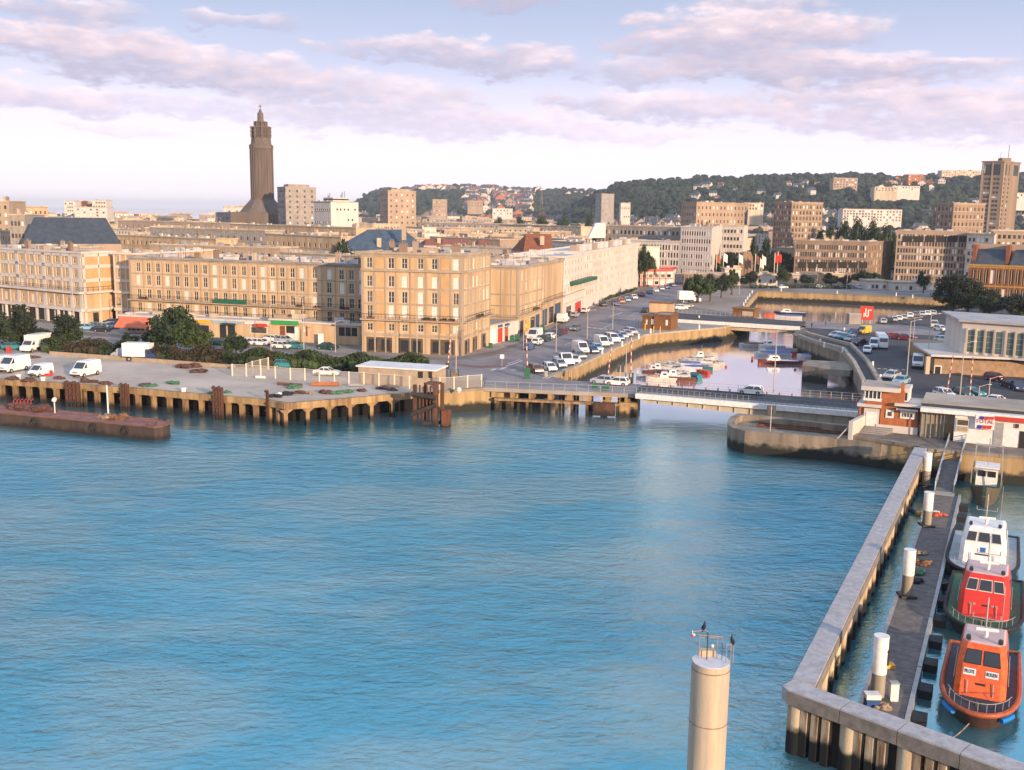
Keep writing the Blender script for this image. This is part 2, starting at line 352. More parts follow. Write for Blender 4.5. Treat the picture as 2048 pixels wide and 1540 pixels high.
def water_material():
    m = bpy.data.materials.new('harbour_water'); m.use_nodes = True; t = m.node_tree; b = t.nodes['Principled BSDF']; n_ = t.nodes; l_ = t.links
    g = n_.new('ShaderNodeNewGeometry'); sp = n_.new('ShaderNodeSeparateXYZ'); l_.new(g.outputs['Position'], sp.inputs[0])
    def noise(sc, det, ro, rz, sxy, rough=.55, dist=0):
        mp = n_.new('ShaderNodeMapping'); mp.inputs['Rotation'].default_value = (0, 0, R_(rz)); mp.inputs['Scale'].default_value = (sxy[0], sxy[1], 1)
        l_.new(g.outputs['Position'], mp.inputs[0]); q = n_.new('ShaderNodeTexNoise'); q.inputs['Scale'].default_value = sc; q.inputs['Detail'].default_value = det
        q.inputs['Roughness'].default_value = rough; q.inputs['Distortion'].default_value = dist; l_.new(mp.outputs[0], q.inputs[0]); return q.outputs[0]
    def mth(op, a, b_=None, c=None):
        q = n_.new('ShaderNodeMath'); q.operation = op
        for i, x in enumerate((a, b_, c)):
            if x is None: continue
            if isinstance(x, bpy.types.NodeSocket): l_.new(x, q.inputs[i])
            else: q.inputs[i].default_value = x
        return q.outputs[0]
    def mr(x, a, b_, c, d):
        q = n_.new('ShaderNodeMapRange'); q.interpolation_type = 'SMOOTHSTEP'; l_.new(x, q.inputs[0])
        for i, v in enumerate((a, b_, c, d)): q.inputs[i + 1].default_value = v
        return q.outputs[0]
    h = mth('ADD', mth('MULTIPLY', noise(.34, 3, 0, 14, (1, 2.1), .5, .3), 1.0), mth('MULTIPLY', noise(1.25, 5, 0, -10, (1, 1.7), .62, .5), .62))
    dl = mth('SUBTRACT', mth('MULTIPLY', mth('SUBTRACT', sp.outputs[0], 15.9), .893), mth('MULTIPLY', mth('SUBTRACT', sp.outputs[1], 54.7), .449))
    dm = mth('ADD', mth('MULTIPLY', mth('SUBTRACT', sp.outputs[1], 54.7), .80), mth('MULTIPLY', mth('SUBTRACT', sp.outputs[0], 15.9), .60))
    calm = mth('MULTIPLY', mr(sp.outputs[1], 104, 162, 1, .03), mth('SUBTRACT', 1.0, mth('MULTIPLY', mth('MULTIPLY', mr(dl, .3, 1.2, 0, 1), mr(dm, .3, 1.2, 0, 1)), .82)))
    bp = n_.new('ShaderNodeBump'); bp.inputs['Distance'].default_value = .6; l_.new(h, bp.inputs['Height']); l_.new(mth('MULTIPLY', calm, mr(noise(.022, 3, 0, 30, (1, 1.6), .5), .35, .65, .45, 1.0)), bp.inputs['Strength'])
    l_.new(bp.outputs[0], b.inputs['Normal'])
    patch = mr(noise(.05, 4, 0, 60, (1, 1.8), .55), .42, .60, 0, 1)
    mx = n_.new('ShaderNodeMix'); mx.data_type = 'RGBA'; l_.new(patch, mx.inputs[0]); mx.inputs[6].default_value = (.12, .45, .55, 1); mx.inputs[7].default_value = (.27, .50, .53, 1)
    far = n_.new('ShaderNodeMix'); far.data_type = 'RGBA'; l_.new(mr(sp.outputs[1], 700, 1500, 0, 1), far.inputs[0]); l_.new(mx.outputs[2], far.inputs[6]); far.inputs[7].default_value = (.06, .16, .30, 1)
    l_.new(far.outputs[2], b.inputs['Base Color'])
    sh = mr(sp.outputs[1], 140, 172, 0, 1); bs = n_.new('ShaderNodeMix'); bs.data_type = 'RGBA'; l_.new(sh, bs.inputs[0]); l_.new(far.outputs[2], bs.inputs[6]); bs.inputs[7].default_value = (.86, .82, .86, 1); sh2 = mr(sp.outputs[1], 600, 1200, 1, 0); l_.new(mth('MULTIPLY_ADD', mth('MULTIPLY', sh, sh2), .17, .68), b.inputs['Metallic']); fm = n_.new('ShaderNodeMix'); fm.data_type = 'RGBA'; l_.new(sh2, fm.inputs[0]); l_.new(far.outputs[2], fm.inputs[6]); l_.new(bs.outputs[2], fm.inputs[7]); l_.new(fm.outputs[2], b.inputs['Base Color'])  # basin water coloured pale and more metallic, painting in its sky sheen
    b.inputs['Roughness'].default_value = .06; b.inputs['IOR'].default_value = 1.5; b.inputs['Subsurface Weight'].default_value = 1; b.inputs['Subsurface Radius'].default_value = (9, 9, 9); b.inputs['Subsurface Scale'].default_value = 3
    return m
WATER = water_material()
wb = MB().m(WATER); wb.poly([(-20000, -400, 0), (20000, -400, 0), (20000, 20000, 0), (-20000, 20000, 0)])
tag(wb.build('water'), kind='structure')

def xy(*a, z=Q): p = P(*a, z); return (p.x, p.y)
quay_front = [xy(-500, 731), xy(0, 759), xy(137, 768), xy(273, 778), xy(400, 789), xy(537, 801), xy(571, 808), xy(700, 797), xy(827, 786), xy(877, 783), xy(967, 777)]
wwall = [xy(1040, 775), xy(1094, 757), xy(1158, 731), xy(1216, 704), xy(1289, 670), xy(1321, 666), xy(1387, 660), xy(1445, 655), xy(1500, 640)]
basin2 = [xy(1476, 630), xy(1486, 615), xy(1516, 582), xy(1648, 587), xy(1760, 592), xy(1860, 597), xy(1950, 601)]
basin2e = [xy(1955, 612), xy(1862, 628), xy(1750, 646), xy(1690, 651), xy(1600, 648)]
ewall = [xy(1587, 668), xy(1600, 678), xy(1650, 694), xy(1685, 707), xy(1704, 730), xy(1722, 765), xy(1736, 800)]
qe = [xy(1716, 832), xy(1700, 850), xy(1705, 872), xy(1778, 884), xy(1834, 893), xy(1855, 899), xy(2048, 914), xy(2500, 950)]
gx = lambda x, y: (x, y)
outline = [(-4000, 330), (-700, 330), (-250, 210)] + quay_front + wwall + basin2 + basin2e + ewall + qe + [(900, 150), (6000, 400), (6000, 7000), (-300, 7000), (-500, 2600), (-900, 1500), (-4000, 1500)]
outline[0:2] = [(-1200, 330)]; outline[-1] = (-1200, 1400)
ob_ = [Vector((p[0], p[1], 0)) for p in outline]
tris = tessellate_polygon([ob_])
gb = MB().m(CITYG)
gb.v = [(p.x, p.y, Q) for p in ob_]
for t_ in tris:
    a, b, c = t_
    nrm = (ob_[b] - ob_[a]).cross(ob_[c] - ob_[a]).z
    gb.f.append((a, b, c) if nrm > 0 else (a, c, b)); gb.k.append(0)
nq = len(quay_front) + 1
tag(gb.build('ground'), kind='structure')
def wallrun(name, pts, m_, z0=-2.5, z1=Q - .02, cope=None, cw=.9, ch=.12, cm=None, proud=.12):
    """retaining wall below the ground edge with a coping of separate stones; water on the right of the run"""
    b = MB().m(m_)
    for p, q in zip(pts, pts[1:]): b.poly([(p[0], p[1], z0), (q[0], q[1], z0), (q[0], q[1], z1), (p[0], p[1], z1)])
    w = b.build(name); tag(w, kind='structure')
    if cope:
        acc = 0
        for p, q in zip(pts, pts[1:]):
            p, q = v2(p), v2(q); d = (q - p); ln = d.length; d.normalize(); n = Vector((d.y, -d.x)); k = max(1, round(ln / cope))
            for i in range(k):
                a = p + d * (ln * i / k + .02); e = p + d * (ln * (i + 1) / k - .02)
                h = ch + random.uniform(-.012, .012)
                mb = MB().m(cm or STONEG); mb.hexa([tuple(a + n * proud), tuple(e + n * proud), tuple(e - n * cw), tuple(a - n * cw)], Q - .25, Q + h)
                acc += 1
                if acc < 300: mb.build('coping_stone', w)
    return w
wallrun('quay_wall', quay_front[9:] + [wwall[0]], STONE, cope=2.2)
wallrun('basin_wall', wwall[1:], STONE, cope=2.6, cm=mat('coping', (.42, .34, .25), .85, .25, .8))
wallrun('inner_basin_wall', basin2, STONE, cope=4)
wallrun('inner_basin_side_wall', basin2e, STONEG, cope=4)
wallrun('east_basin_wall', ewall, STONEG, cope=2.5)
wallrun('harbour_wall', qe, STONE, cope=2.4, cw=.7)
wallrun('quay_back_wall', [(-250, 210)] + quay_front[:10], mat('under_quay_shade', (.006, .005, .004), .95, 0), z1=Q - .35)  # near-black colour paints the shade beneath the quay deck
def sheet(name, pts, m_, dz, kind='structure'):
    vs = [Vector((p[0], p[1], 0)) for p in pts]; b = MB().m(m_); b.v = [(p.x, p.y, Q + dz) for p in vs]
    for a, c, d in tessellate_polygon([vs]):
        nz = (vs[c] - vs[a]).cross(vs[d] - vs[a]).z
        b.f.append((a, c, d) if nz > 0 else (a, d, c)); b.k.append(0)
    return tag(b.build(name), kind=kind)
yard_back = [xy(880, 745), xy(720, 742), xy(470, 722), xy(330, 712), xy(120, 700), xy(-60, 690), xy(-500, 660)]
sheet('quay_yard', quay_front[:10] + yard_back, YARD, .012)
road_w = [xy(880, 760), xy(1150, 766), xy(1100, 751), xy(1120, 735), xy(1180, 700), xy(1270, 660), xy(1320, 630), xy(1370, 590), xy(1395, 568), xy(1345, 568), xy(1270, 592), xy(1180, 622), xy(1120, 652), xy(1040, 690), xy(985, 712), xy(900, 722), xy(600, 706), xy(300, 680), xy(0, 660), xy(-300, 640), xy(-400, 668), xy(0, 686), xy(300, 706), xy(500, 722), xy(860, 742)]
sheet('street', road_w, ASPH, .016)
sheet('basin_quay_pavement', [xy(1110, 753), xy(1160, 731), xy(1218, 704), xy(1291, 669), xy(1323, 665), xy(1387, 659), xy(1445, 654), xy(1500, 636), xy(1360, 624), xy(1290, 650), xy(1245, 672), xy(1185, 702), xy(1125, 737)], PAVE, .020)
sheet('plaza', [xy(1375, 612), xy(1478, 629), xy(1488, 613), xy(1516, 583), xy(1500, 578), xy(1420, 578), xy(1395, 585), xy(1360, 606)], mat('plaza_gravel', (.30, .24, .19), .95, .25, .08), .02)
sheet('pavement', [xy(905, 716), xy(985, 703), xy(1045, 683), xy(1125, 645), xy(1185, 614), xy(1280, 580), xy(1275, 573), xy(1180, 606), xy(1124, 632), xy(1040, 668), xy(975, 688), xy(920, 708), xy(722, 700), xy(600, 690), xy(250, 655), xy(0, 640), xy(0, 650), xy(300, 675), xy(600, 700), xy(722, 709)], PAVE, .024)
sheet('far_quay_road', [xy(1505, 570), xy(1505, 577), xy(1660, 581), xy(1860, 590), xy(1955, 596), xy(1990, 580), xy(1860, 572), xy(1700, 566)], ASPH, .016)
sheet('car_park', [xy(1610, 656), xy(1690, 655), xy(1760, 650), xy(1870, 630), xy(1960, 614), xy(2200, 625), xy(2400, 860), xy(2048, 850), xy(1760, 815), xy(1738, 790), xy(1720, 735), xy(1690, 700), xy(1640, 680)], ASPHD, .016)
sheet('quay_apron', [xy(1716, 838), xy(1708, 868), xy(1778, 881), xy(1834, 890), xy(1855, 896), xy(2048, 911), xy(2300, 932), xy(2300, 860), xy(2048, 852), xy(1760, 818)], mat('worn_apron', (.20, .165, .14), .95, .35, .4, bump=.2), .02)
sheet('red_road_band', [xy(905, 731), xy(960, 737), xy(1010, 734), xy(1040, 726), xy(1042, 722), xy(1008, 729), xy(955, 732), xy(905, 727)], PAVER, .03)
mk = MB().m(PAINTL)
def strip(mb, a, b, w, z=Q + .034):
    a, b = v2(a), v2(b); d = (b - a).normalized(); n = Vector((-d.y, d.x)) * (w / 2)
    mb.poly([(*(a - n), z), (*(b - n), z), (*(b + n), z), (*(a + n), z)])
for a, b, w in [((1022, 741), (1032, 740), .6), ((982, 741), (992, 738), .5), ((1000, 739), (1012, 735), .5), ((1012, 733), (1046, 721), .35), ((1016, 728), (1040, 719), .2), ((1218, 634), (1245, 625), .35),
                ((1175, 655), (1182, 656), .9), ((1186, 656), (1193, 657), .9), ((1197, 657), (1204, 658), .9), ((1208, 658), (1215, 659), .9), ((1219, 659), (1225, 659), .9), ((1130, 690), (1160, 677), .15), ((1200, 660), (1235, 643), .15), ((1260, 632), (1300, 615), .15)]:
    strip(mk, xy(*a), xy(*b), w)
for i in range(5): strip(mk, xy(1755 + i * 12, 737 + i * 0.6), xy(1762 + i * 12, 738 + i * .6), .5)
strip(mk, xy(1700, 664), xy(1790, 668), .2); strip(mk, xy(1740, 655), xy(1800, 650), .2)
tag(mk.build('road_marking'), kind='structure')
def interp(x, tab):
    for (a, ya), (b, yb) in zip(tab, tab[1:]):
        if a <= x <= b: return ya + (yb - ya) * (x - a) / (b - a)
    return tab[0][1] if x < tab[0][0] else tab[-1][1]
left_top = [(700, 412), (720, 403), (745, 386), (800, 381), (850, 378), (950, 376), (1050, 381), (1150, 384), (1190, 386), (1260, 392), (1400, 400)]
right_top = [(1100, 440), (1150, 410), (1190, 390), (1230, 372), (1260, 366), (1330, 362), (1400, 357), (1500, 356), (1600, 352), (1680, 350), (1750, 352), (1790, 358), (1850, 353), (1950, 348), (2048, 347), (2150, 345), (2400, 340)]
def hillsurf(top, x0, x1, Ynear, Ytop, nx=90, ny=26, rough=6, seed=1):
    rr = random.Random(seed); rows = []
    for j in range(ny + 3):
        t = min(1, j / ny); row = []
        for i in range(nx + 1):
            x = x0 + (x1 - x0) * i / nx; Y = Ynear + (Ytop - Ynear) * t + (j - ny) * 300 * (j > ny)
            zt = PD(x, interp(x, top), Ytop).z
            s = t * t * (3 - 2 * t); s = .35 * t + .65 * s
            z = Q + (zt - 9 - Q) * s if t < 1 else zt - 9 - (j - ny) * 8
            z += rr.uniform(-1, 1) * rough * .3 * math.sin(math.pi * t)
            p = PD(x, 430, Y); row.append(Vector((p.x, Y, z)))
        rows.append(row)
    b = MB().m(FOREST)
    for j in range(len(rows) - 1):
        for i in range(nx):
            b.poly([rows[j][i], rows[j][i + 1], rows[j + 1][i + 1], rows[j + 1][i]])
    return b, rows
hl, rows_l = hillsurf(left_top, 690, 1500, 1900, 2900, seed=3)
hr, rows_r = hillsurf(right_top, 1080, 2500, 1150, 1900, nx=120, seed=4)
tag(hl.build('hill'), kind='structure'); tag(hr.build('hill'), kind='structure')
def onhill(rows, u, v):
    n = len(rows[0]) - 1; m_ = 26
    i = min(n - 1, int(u * n)); j = min(m_ - 1, int(v * m_)); a = u * n - i; b = v * m_ - j
    p = rows[j][i].lerp(rows[j][i + 1], a); q = rows[j + 1][i].lerp(rows[j + 1][i + 1], a)
    return p.lerp(q, b)
def upx(p, q, x, y=560):
    """fraction along the plan line p-q seen at image column x"""
    d = ray(x, y); r = Vector((d.x, d.y)); p = v2(p); e = v2(q) - p
    den = e.x * r.y - e.y * r.x
    return (p.y * r.x - p.x * r.y) / den
WIN = {}
def win_mesh(kind, w, h):
    w = round(w, 1); h = round(h, 1); k = (kind, w, h)
    if k in WIN: return WIN[k]
    if kind == 'frame':
        b = MB().m(FRAMEW); t = .09
        for x0, x1 in ((0, t), (w - t, w), (w / 2 - .05, w / 2 + .05)): b.box(x0, x1, -.04, .05, 0, h)
        for z0, z1 in ((0, t), (h - t, h)): b.box(t, w - t, -.03, .04, z0, z1)
        b.box(t, w - t, -.02, .03, h * .5, h * .5 + .05)
        b.box(-.08, w + .08, -.22, .04, -.1, 0)
    elif kind == 'pane':
        b = MB().m(GLASSD); b.poly([(.05, .03, .05), (w - .05, .03, .05), (w - .05, .03, h - .05), (.05, .03, h - .05)])
    elif kind == 'panec':
        b = MB().m(GLASSM); b.poly([(.05, .03, .05), (w - .05, .03, .05), (w - .05, .03, h - .05), (.05, .03, h - .05)])
    else:
        b = MB().m(SHUT); n = 5
        for i in range(n): b.box(.02, w - .02, -.05, .05, h * i / n + .015, h * (i + 1) / n - .015)
        b.m(FRAMEW); b.box(-.03, w + .03, -.2, .0, -.1, 0)
    WIN[k] = b.mesh(kind); return WIN[k]
def facade(wb, wind, root, p, q, z0, z1, f, rng):
    """wall p->q with real recessed openings. f: cols [(u0,u1)], rows [(v0,v1)] in metres, near, shut, depth, kinds"""
    p = v2(p); q = v2(q); d = (q - p).normalized(); ln = (q - p).length; n = Vector((d.y, -d.x))
    dep = f.get('depth', .22); cols = f['cols']; rows = f['rows']; skip = f.get('skip', ()); H = z1 - z0
    cols = [c for c in cols if c[0] > .02 and c[1] < ln - .02]; rows = [r for r in rows if r[0] > .02 and r[1] < H - .02]
    us = [0]; vs = [0]
    for c in cols: us += list(c)
    for r in rows: vs += list(r)
    us.append(ln); vs.append(H); lo = Vector((*root.location[:2], 0))
    wm = f.get('mat'); rm = f.get('rmat')
    def pt(u, v, k=0): a = p + d * u - n * k; return (a.x, a.y, z0 + v)
    if wm: wb.m(wm)
    for i in range(len(us) - 1):
        if i % 2 == 0: wb.poly([pt(us[i], 0), pt(us[i + 1], 0), pt(us[i + 1], H), pt(us[i], H)]); continue
        for j in range(len(vs) - 1):
            a, b, c, e = us[i], us[i + 1], vs[j], vs[j + 1]
            if j % 2 == 0 or ((i // 2, j // 2) in skip):
                wb.poly([pt(a, c), pt(b, c), pt(b, e), pt(a, e)]); continue
            for s in ([(a, c), (b, c)], [(b, c), (b, e)], [(b, e), (a, e)], [(a, e), (a, c)]):
                wb.poly([pt(*s[0]), pt(*s[1]), pt(*s[1], dep), pt(*s[0], dep)])
            r_ = rng.random(); sh = r_ < f.get('shut', .2); cu = r_ > 1 - f.get('curt', .35)
            if f.get('near'):
                th = math.atan2(d.y, d.x); o = p + d * a - n * (dep - .06)
                loc = (o.x - lo.x, o.y - lo.y, z0 + c - root.location.z); w, h = b - a, e - c
                if sh: kid('roller_shutter', win_mesh('shutter', w, h), root, loc, th)
                else:
                    k = kid('window', win_mesh('frame', w, h), root, loc, th)
                    kid('pane', win_mesh('panec' if cu else 'pane', w, h), k)
            else:
                wind.m(SHUT if sh else (GLASSM if cu else GLASSD)); wind.poly([pt(a, c, dep * .8), pt(b, c, dep * .8), pt(b, e, dep * .8), pt(a, e, dep * .8)])
                if not sh and (b - a) > .9 and f.get('mull', 1):
                    wind.m(FRAMEW); m_ = (a + b) / 2; wind.poly([pt(m_ - .07, c, dep * .7), pt(m_ + .07, c, dep * .7), pt(m_ + .07, e, dep * .7), pt(m_ - .07, e, dep * .7)])
def grid(ln, n, w, margin=.6, groups=1, gap=0):
    """n columns of width w evenly along ln"""
    pitch = (ln - 2 * margin) / n
    return [(margin + pitch * (i + .5) - w / 2, margin + pitch * (i + .5) + w / 2) for i in range(n)]
def frows(H, n, h, g=0, top=.8):
    pitch = (H - g - top) / n
    return [(g + pitch * i + (pitch - h) * .5, g + pitch * i + (pitch + h) * .5) for i in range(n)]
def inset(foot, k):
    c = sum((v2(p) for p in foot), Vector((0, 0))) / len(foot); out = []
    for p in foot:
        d = v2(p) - c; out.append(tuple(c + d * max(.05, 1 - k / max(d.length, .1))))
    return out
def building(name, label, cat, foot, z1, z0=Q, wall=BEIGE, roof=ROOFG, group=None, fac=None, frame=None, beams=None, pil=None, cornice=(.35, .45), cornm=None, clutter=0, seed=0, chim=0, fcol=None, parapet=.35):
    rng = random.Random(seed or int(abs(foot[0][0] * 7 + foot[0][1])))
    ar = sum(foot[i][0] * foot[(i + 1) % len(foot)][1] - foot[(i + 1) % len(foot)][0] * foot[i][1] for i in range(len(foot)))
    assert ar > 0, (name, label, 'clockwise', foot)
    root = thing(name, label, cat, (foot[0][0], foot[0][1], z0), group)
    wb = MB().m(wall); wn = MB(); fac = fac or {}; k = len(foot)
    for i in range(k):
        p, q = foot[i], foot[(i + 1) % k]
        if i in fac:
            wb.m(wall); facade(wb, wn, root, p, q, z0, z1, fac[i], rng)
        else: wb.m(wall).poly([(*p, z0), (*q, z0), (*q, z1), (*p, z1)])
    wb.build('wall', root)
    if wn.f: tag(wn.build('windows', root), kind='stuff')
    rb = MB().m(roof); cw, chh = cornice
    out = []
    for i in range(k):                        # offset outline for the cornice
        a, b, c = v2(foot[i - 1]), v2(foot[i]), v2(foot[(i + 1) % k]); e1 = (b - a).normalized(); e2 = (c - b).normalized()
        n1_, n2_ = Vector((e1.y, -e1.x)), Vector((e2.y, -e2.x)); s = (n1_ + n2_); s = s / max(.3, s.dot(n1_)); out.append(tuple(b + s * cw))
    ins = [tuple(v2(b) + (v2(b) - v2(o)) * (1.0 if cw else 0)) for b, o in zip(foot, out)]
    rb.m(cornm or wall); rb.prism(out, z1, z1 + chh, cap=False, bottom=True)
    for i in range(k):
        j = (i + 1) % k
        rb.poly([(*out[i], z1 + chh), (*out[j], z1 + chh), (*ins[j], z1 + chh), (*ins[i], z1 + chh)])
        rb.poly([(*ins[j], z1 + chh), (*ins[j], z1 + .05), (*ins[i], z1 + .05), (*ins[i], z1 + chh)])
    rb.m(roof); vs = [Vector((*p, 0)) for p in ins]; n0 = len(rb.v); rb.v += [(p.x, p.y, z1 + .06) for p in vs]
    for a, c, d in tessellate_polygon([vs]):
        nz = (vs[c] - vs[a]).cross(vs[d] - vs[a]).z; rb.f.append((n0 + a, n0 + c, n0 + d) if nz > 0 else (n0 + a, n0 + d, n0 + c)); rb.k.append(rb.c)
    rb.build('roof', root)
    if frame or beams or pil:
        fb = MB().m(fcol or FRC)
        for i in (frame or []):
            p, q = v2(foot[i]), v2(foot[(i + 1) % k]); d = (q - p).normalized(); n = Vector((d.y, -d.x)); ln = (q - p).length
            for bz, bh, bo in (beams or []):
                a, c = p - d * .0, q + d * .0
                fb.hexa([tuple(a), tuple(c), tuple(c + n * bo), tuple(a + n * bo)][::1] if False else [tuple(a + n * bo), tuple(c + n * bo), tuple(c - n * .02), tuple(a - n * .02)], z0 + bz, z0 + bz + bh)
            for u in (pil or {}).get(i, []):
                a = p + d * (u[0] if isinstance(u, tuple) else u); w = u[1] if isinstance(u, tuple) else .35
                po = u[2] if isinstance(u, tuple) and len(u) > 2 else .09
                fb.hexa([tuple(a - d * w / 2 + n * po), tuple(a + d * w / 2 + n * po), tuple(a + d * w / 2 - n * .02), tuple(a - d * w / 2 - n * .02)], z0 + (u[3] if isinstance(u, tuple) and len(u) > 3 else 0), z1 - .02)
        fb.build('concrete_frame', root)
    if clutter or chim:
        c = sum((v2(p) for p in foot), Vector((0, 0))) / k
        def inside():
            for _ in range(30):
                i = rng.randrange(k); a, b = v2(foot[i]), v2(foot[(i + 1) % k]); u, v = rng.random(), rng.random() ** .5
                q_ = c + (a.lerp(b, u) - c) * v * .86
                return q_
        e = v2(foot[1]) - v2(foot[0]); e.normalize(); m_ = Vector((-e.y, e.x))
        def rbox(mb, c_, w, l, h, zz=z1):
            mb.hexa([tuple(c_ - e * w / 2 - m_ * l / 2), tuple(c_ + e * w / 2 - m_ * l / 2), tuple(c_ + e * w / 2 + m_ * l / 2), tuple(c_ - e * w / 2 + m_ * l / 2)], zz + .05, zz + h)
        if clutter:
            cb = MB()
            for _ in range(clutter):
                cb.m(rng.choice([ROOFL, GREYC, TAN, WHITEC, METG, CONC])); h = rng.uniform(.4, 1.3)
                rbox(cb, inside(), rng.uniform(.6, 3.2), rng.uniform(.5, 1.6), h)
                if rng.random() < .3:
                    cb.m(METD); q_ = inside(); cb.bar((q_.x, q_.y, z1), (q_.x, q_.y, z1 + rng.uniform(1.5, 3)), .05)
            tag(cb.build('roof_fittings', root), kind='stuff')
        for _ in range(chim):
            cb = MB().m(rng.choice([TAN, CONC, TAN2, TAN2])); q_ = inside(); w, l, h = rng.uniform(.8, 1.6), rng.uniform(.5, .9), rng.uniform(1.2, 2.2)
            rbox(cb, q_, w, l, h); rbox(cb, q_, w + .2, l + .2, .15, z1 + h - .02)
            for s in (-.25, .25): cb.m(TAN2); a = q_ + e * s; cb.cyl((a.x, a.y), .13, z1 + h + .1, z1 + h + .5, 6)
            cb.build('chimney', root)
    return root
def colspx(p, q, xs, w, y=560): 
    ln = (v2(q) - v2(p)).length; return [(upx(p, q, x, y) * ln - w / 2, upx(p, q, x, y) * ln + w / 2) for x in xs]
def rowspx(pt, prs, z0=Q): return sorted([(zat(pt, yb) - z0, zat(pt, yt) - z0) for yt, yb in prs])
def away(p, q, depth, skew=0):
    """footprint p,q (left to right as seen) extended away from the camera"""
    p, q = v2(p), v2(q); d = (q - p).normalized(); n = Vector((-d.y, d.x))
    return [tuple(p), tuple(q), tuple(q + n * depth + d * skew), tuple(p + n * depth + d * skew)]

c0, c1 = v2(xy(724, 703)), v2(xy(925, 712)); c2 = v2(xy(979, 690))
zt_c = zat(c0, 507)
sd_ = (c2 - c1); c3 = c0 + sd_ * 1.0
footC = [tuple(c0), tuple(c1), tuple(c2), tuple(c3)]
lnF = (c1 - c0).length; lnS = sd_.length
rC = rowspx(c0.lerp(c1, .3), [(515, 538), (551, 574), (583, 606), (612, 636), (647, 661)])
ref = c0.lerp(c1, .3)
rC = rowspx(ref, [(516, 537), (552, 574), (583, 606), (611, 635), (647, 662)])
arH = zat(ref, 672) - Q
colC = colspx(c0, c1, [739, 782, 809, 841, 869, 912], 1.15)
panelC = colspx(c0, c1, [760, 890], 1.6)
bm = [zat(ref, y) - Q for y in (543, 578, 609, 641)]
cornC = building('apartment_building', 'six storey corner block in beige concrete with square arcades at the street corner', 'building', footC, zt_c, wall=BEIGE, roof=ROOFL, cornm=FRC,
    fac={0: dict(cols=colC, rows=rC, near=True, shut=.42, curt=.3), 1: dict(cols=grid(lnS, 7, 1.05, .8), rows=rC, near=True, shut=.2, curt=.6), 3: dict(cols=grid(lnS, 5, 1.0), rows=rC[1:], shut=.3)},
    frame=[0, 1], beams=[(bm[0], .45, .42), (bm[1], .3, .10), (bm[2], .3, .10), (bm[3], .28, 1.05), (arH, .5, .14), (zt_c - Q - .5, .48, .12)],
    pil={0: [(.3, .55), (colC[0][1] + .45, .3), (colC[0][1] + 2.6, .3), (colC[1][1] + .45, .3), (colC[2][1] + .55, .3), (colC[3][1] + .5, .35), (colC[4][1] + .45, .3), (colC[4][1] + 2.6, .3), (lnF - .3, .55)], 1: [(.3, .55), (lnS - .3, .5)] + [(c[1] + .5, .25) for c in grid(lnS, 7, 1.05, .8)[:-1]]},
    clutter=26, chim=4, seed=5)
def panels_on(root, p, q, z0, cols, rows, m_, name='wall_panel', proud=.06):
    p, q = v2(p), v2(q); d = (q - p).normalized(); n = Vector((d.y, -d.x))
    for c in cols:
        for r in rows:
            a, b = p + d * c[0], p + d * c[1]; mb = MB().m(m_)
            mb.hexa([tuple(a + n * proud), tuple(b + n * proud), tuple(b - n * .02), tuple(a - n * .02)], z0 + r[0], z0 + r[1]); mb.build(name, root)
panels_on(cornC, c0, c1, Q, panelC, [(r[0] - .1, r[1] + .1) for r in rC], BEIGE2)
panels_on(cornC, c0, c1, Q, [((a[1] + b[0]) / 2 - .55, (a[1] + b[0]) / 2 + .2) for a, b in zip(colC[1:4], colC[2:5])], [(r[0] - .1, r[1] + .1) for r in rC], BEIGE2)
def shopfront(root, p, q, z0, h, items, base=None):
    """items: (x0px,x1px,kind mat,inset,y0frac,y1frac)"""
    p, q = v2(p), v2(q); d = (q - p).normalized(); n = Vector((d.y, -d.x)); ln = (q - p).length
    for it in items:
        nm, a, b, m_, pr, v0, v1 = it
        A, B = p + d * (a * ln), p + d * (b * ln); mb = MB().m(m_)
        mb.hexa([tuple(A + n * pr), tuple(B + n * pr), tuple(B - n * .05), tuple(A - n * .05)], z0 + v0 * h, z0 + v1 * h)
        ob = mb.build(nm, root)
fx = lambda x: upx(c0, c1, x, 690)
def arcade(root, p, q, spans, H):
    """openings between pillars: shade painted as a flat porch with shop windows over it"""
    p, q = v2(p), v2(q); d = (q - p).normalized(); n = Vector((d.y, -d.x)); ln = (q - p).length
    for a, b in spans:
        A, B = p + d * (a * ln), p + d * (b * ln); mb = MB().m(mat('porch_shade', (.11, .08, .055), .9, .2, 1))  # dark colour stands in for the arcade's shade; the panel lies flat
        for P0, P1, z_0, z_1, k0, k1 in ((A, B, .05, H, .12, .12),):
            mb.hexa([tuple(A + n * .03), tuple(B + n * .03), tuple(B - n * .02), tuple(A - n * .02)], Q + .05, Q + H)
        mb.build('porch_shade_panel', root)
        w = (B - A).length; k = max(1, int(w / 2.0))
        for i in range(k):
            A2 = A + d * (w * (i + .18) / k); B2 = A + d * (w * (i + .82) / k); mb = MB().m(GLASSD)
            mb.hexa([tuple(A2 + n * .06), tuple(B2 + n * .06), tuple(B2), tuple(A2)], Q + .35, Q + H * .86); mb.build('shop_window', root)
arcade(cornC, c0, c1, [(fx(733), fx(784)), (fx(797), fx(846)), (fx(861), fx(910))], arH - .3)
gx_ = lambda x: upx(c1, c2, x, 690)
arcade(cornC, c1, c2, [(gx_(929), gx_(939)), (gx_(945), gx_(954)), (gx_(962), gx_(972))], arH - .4)
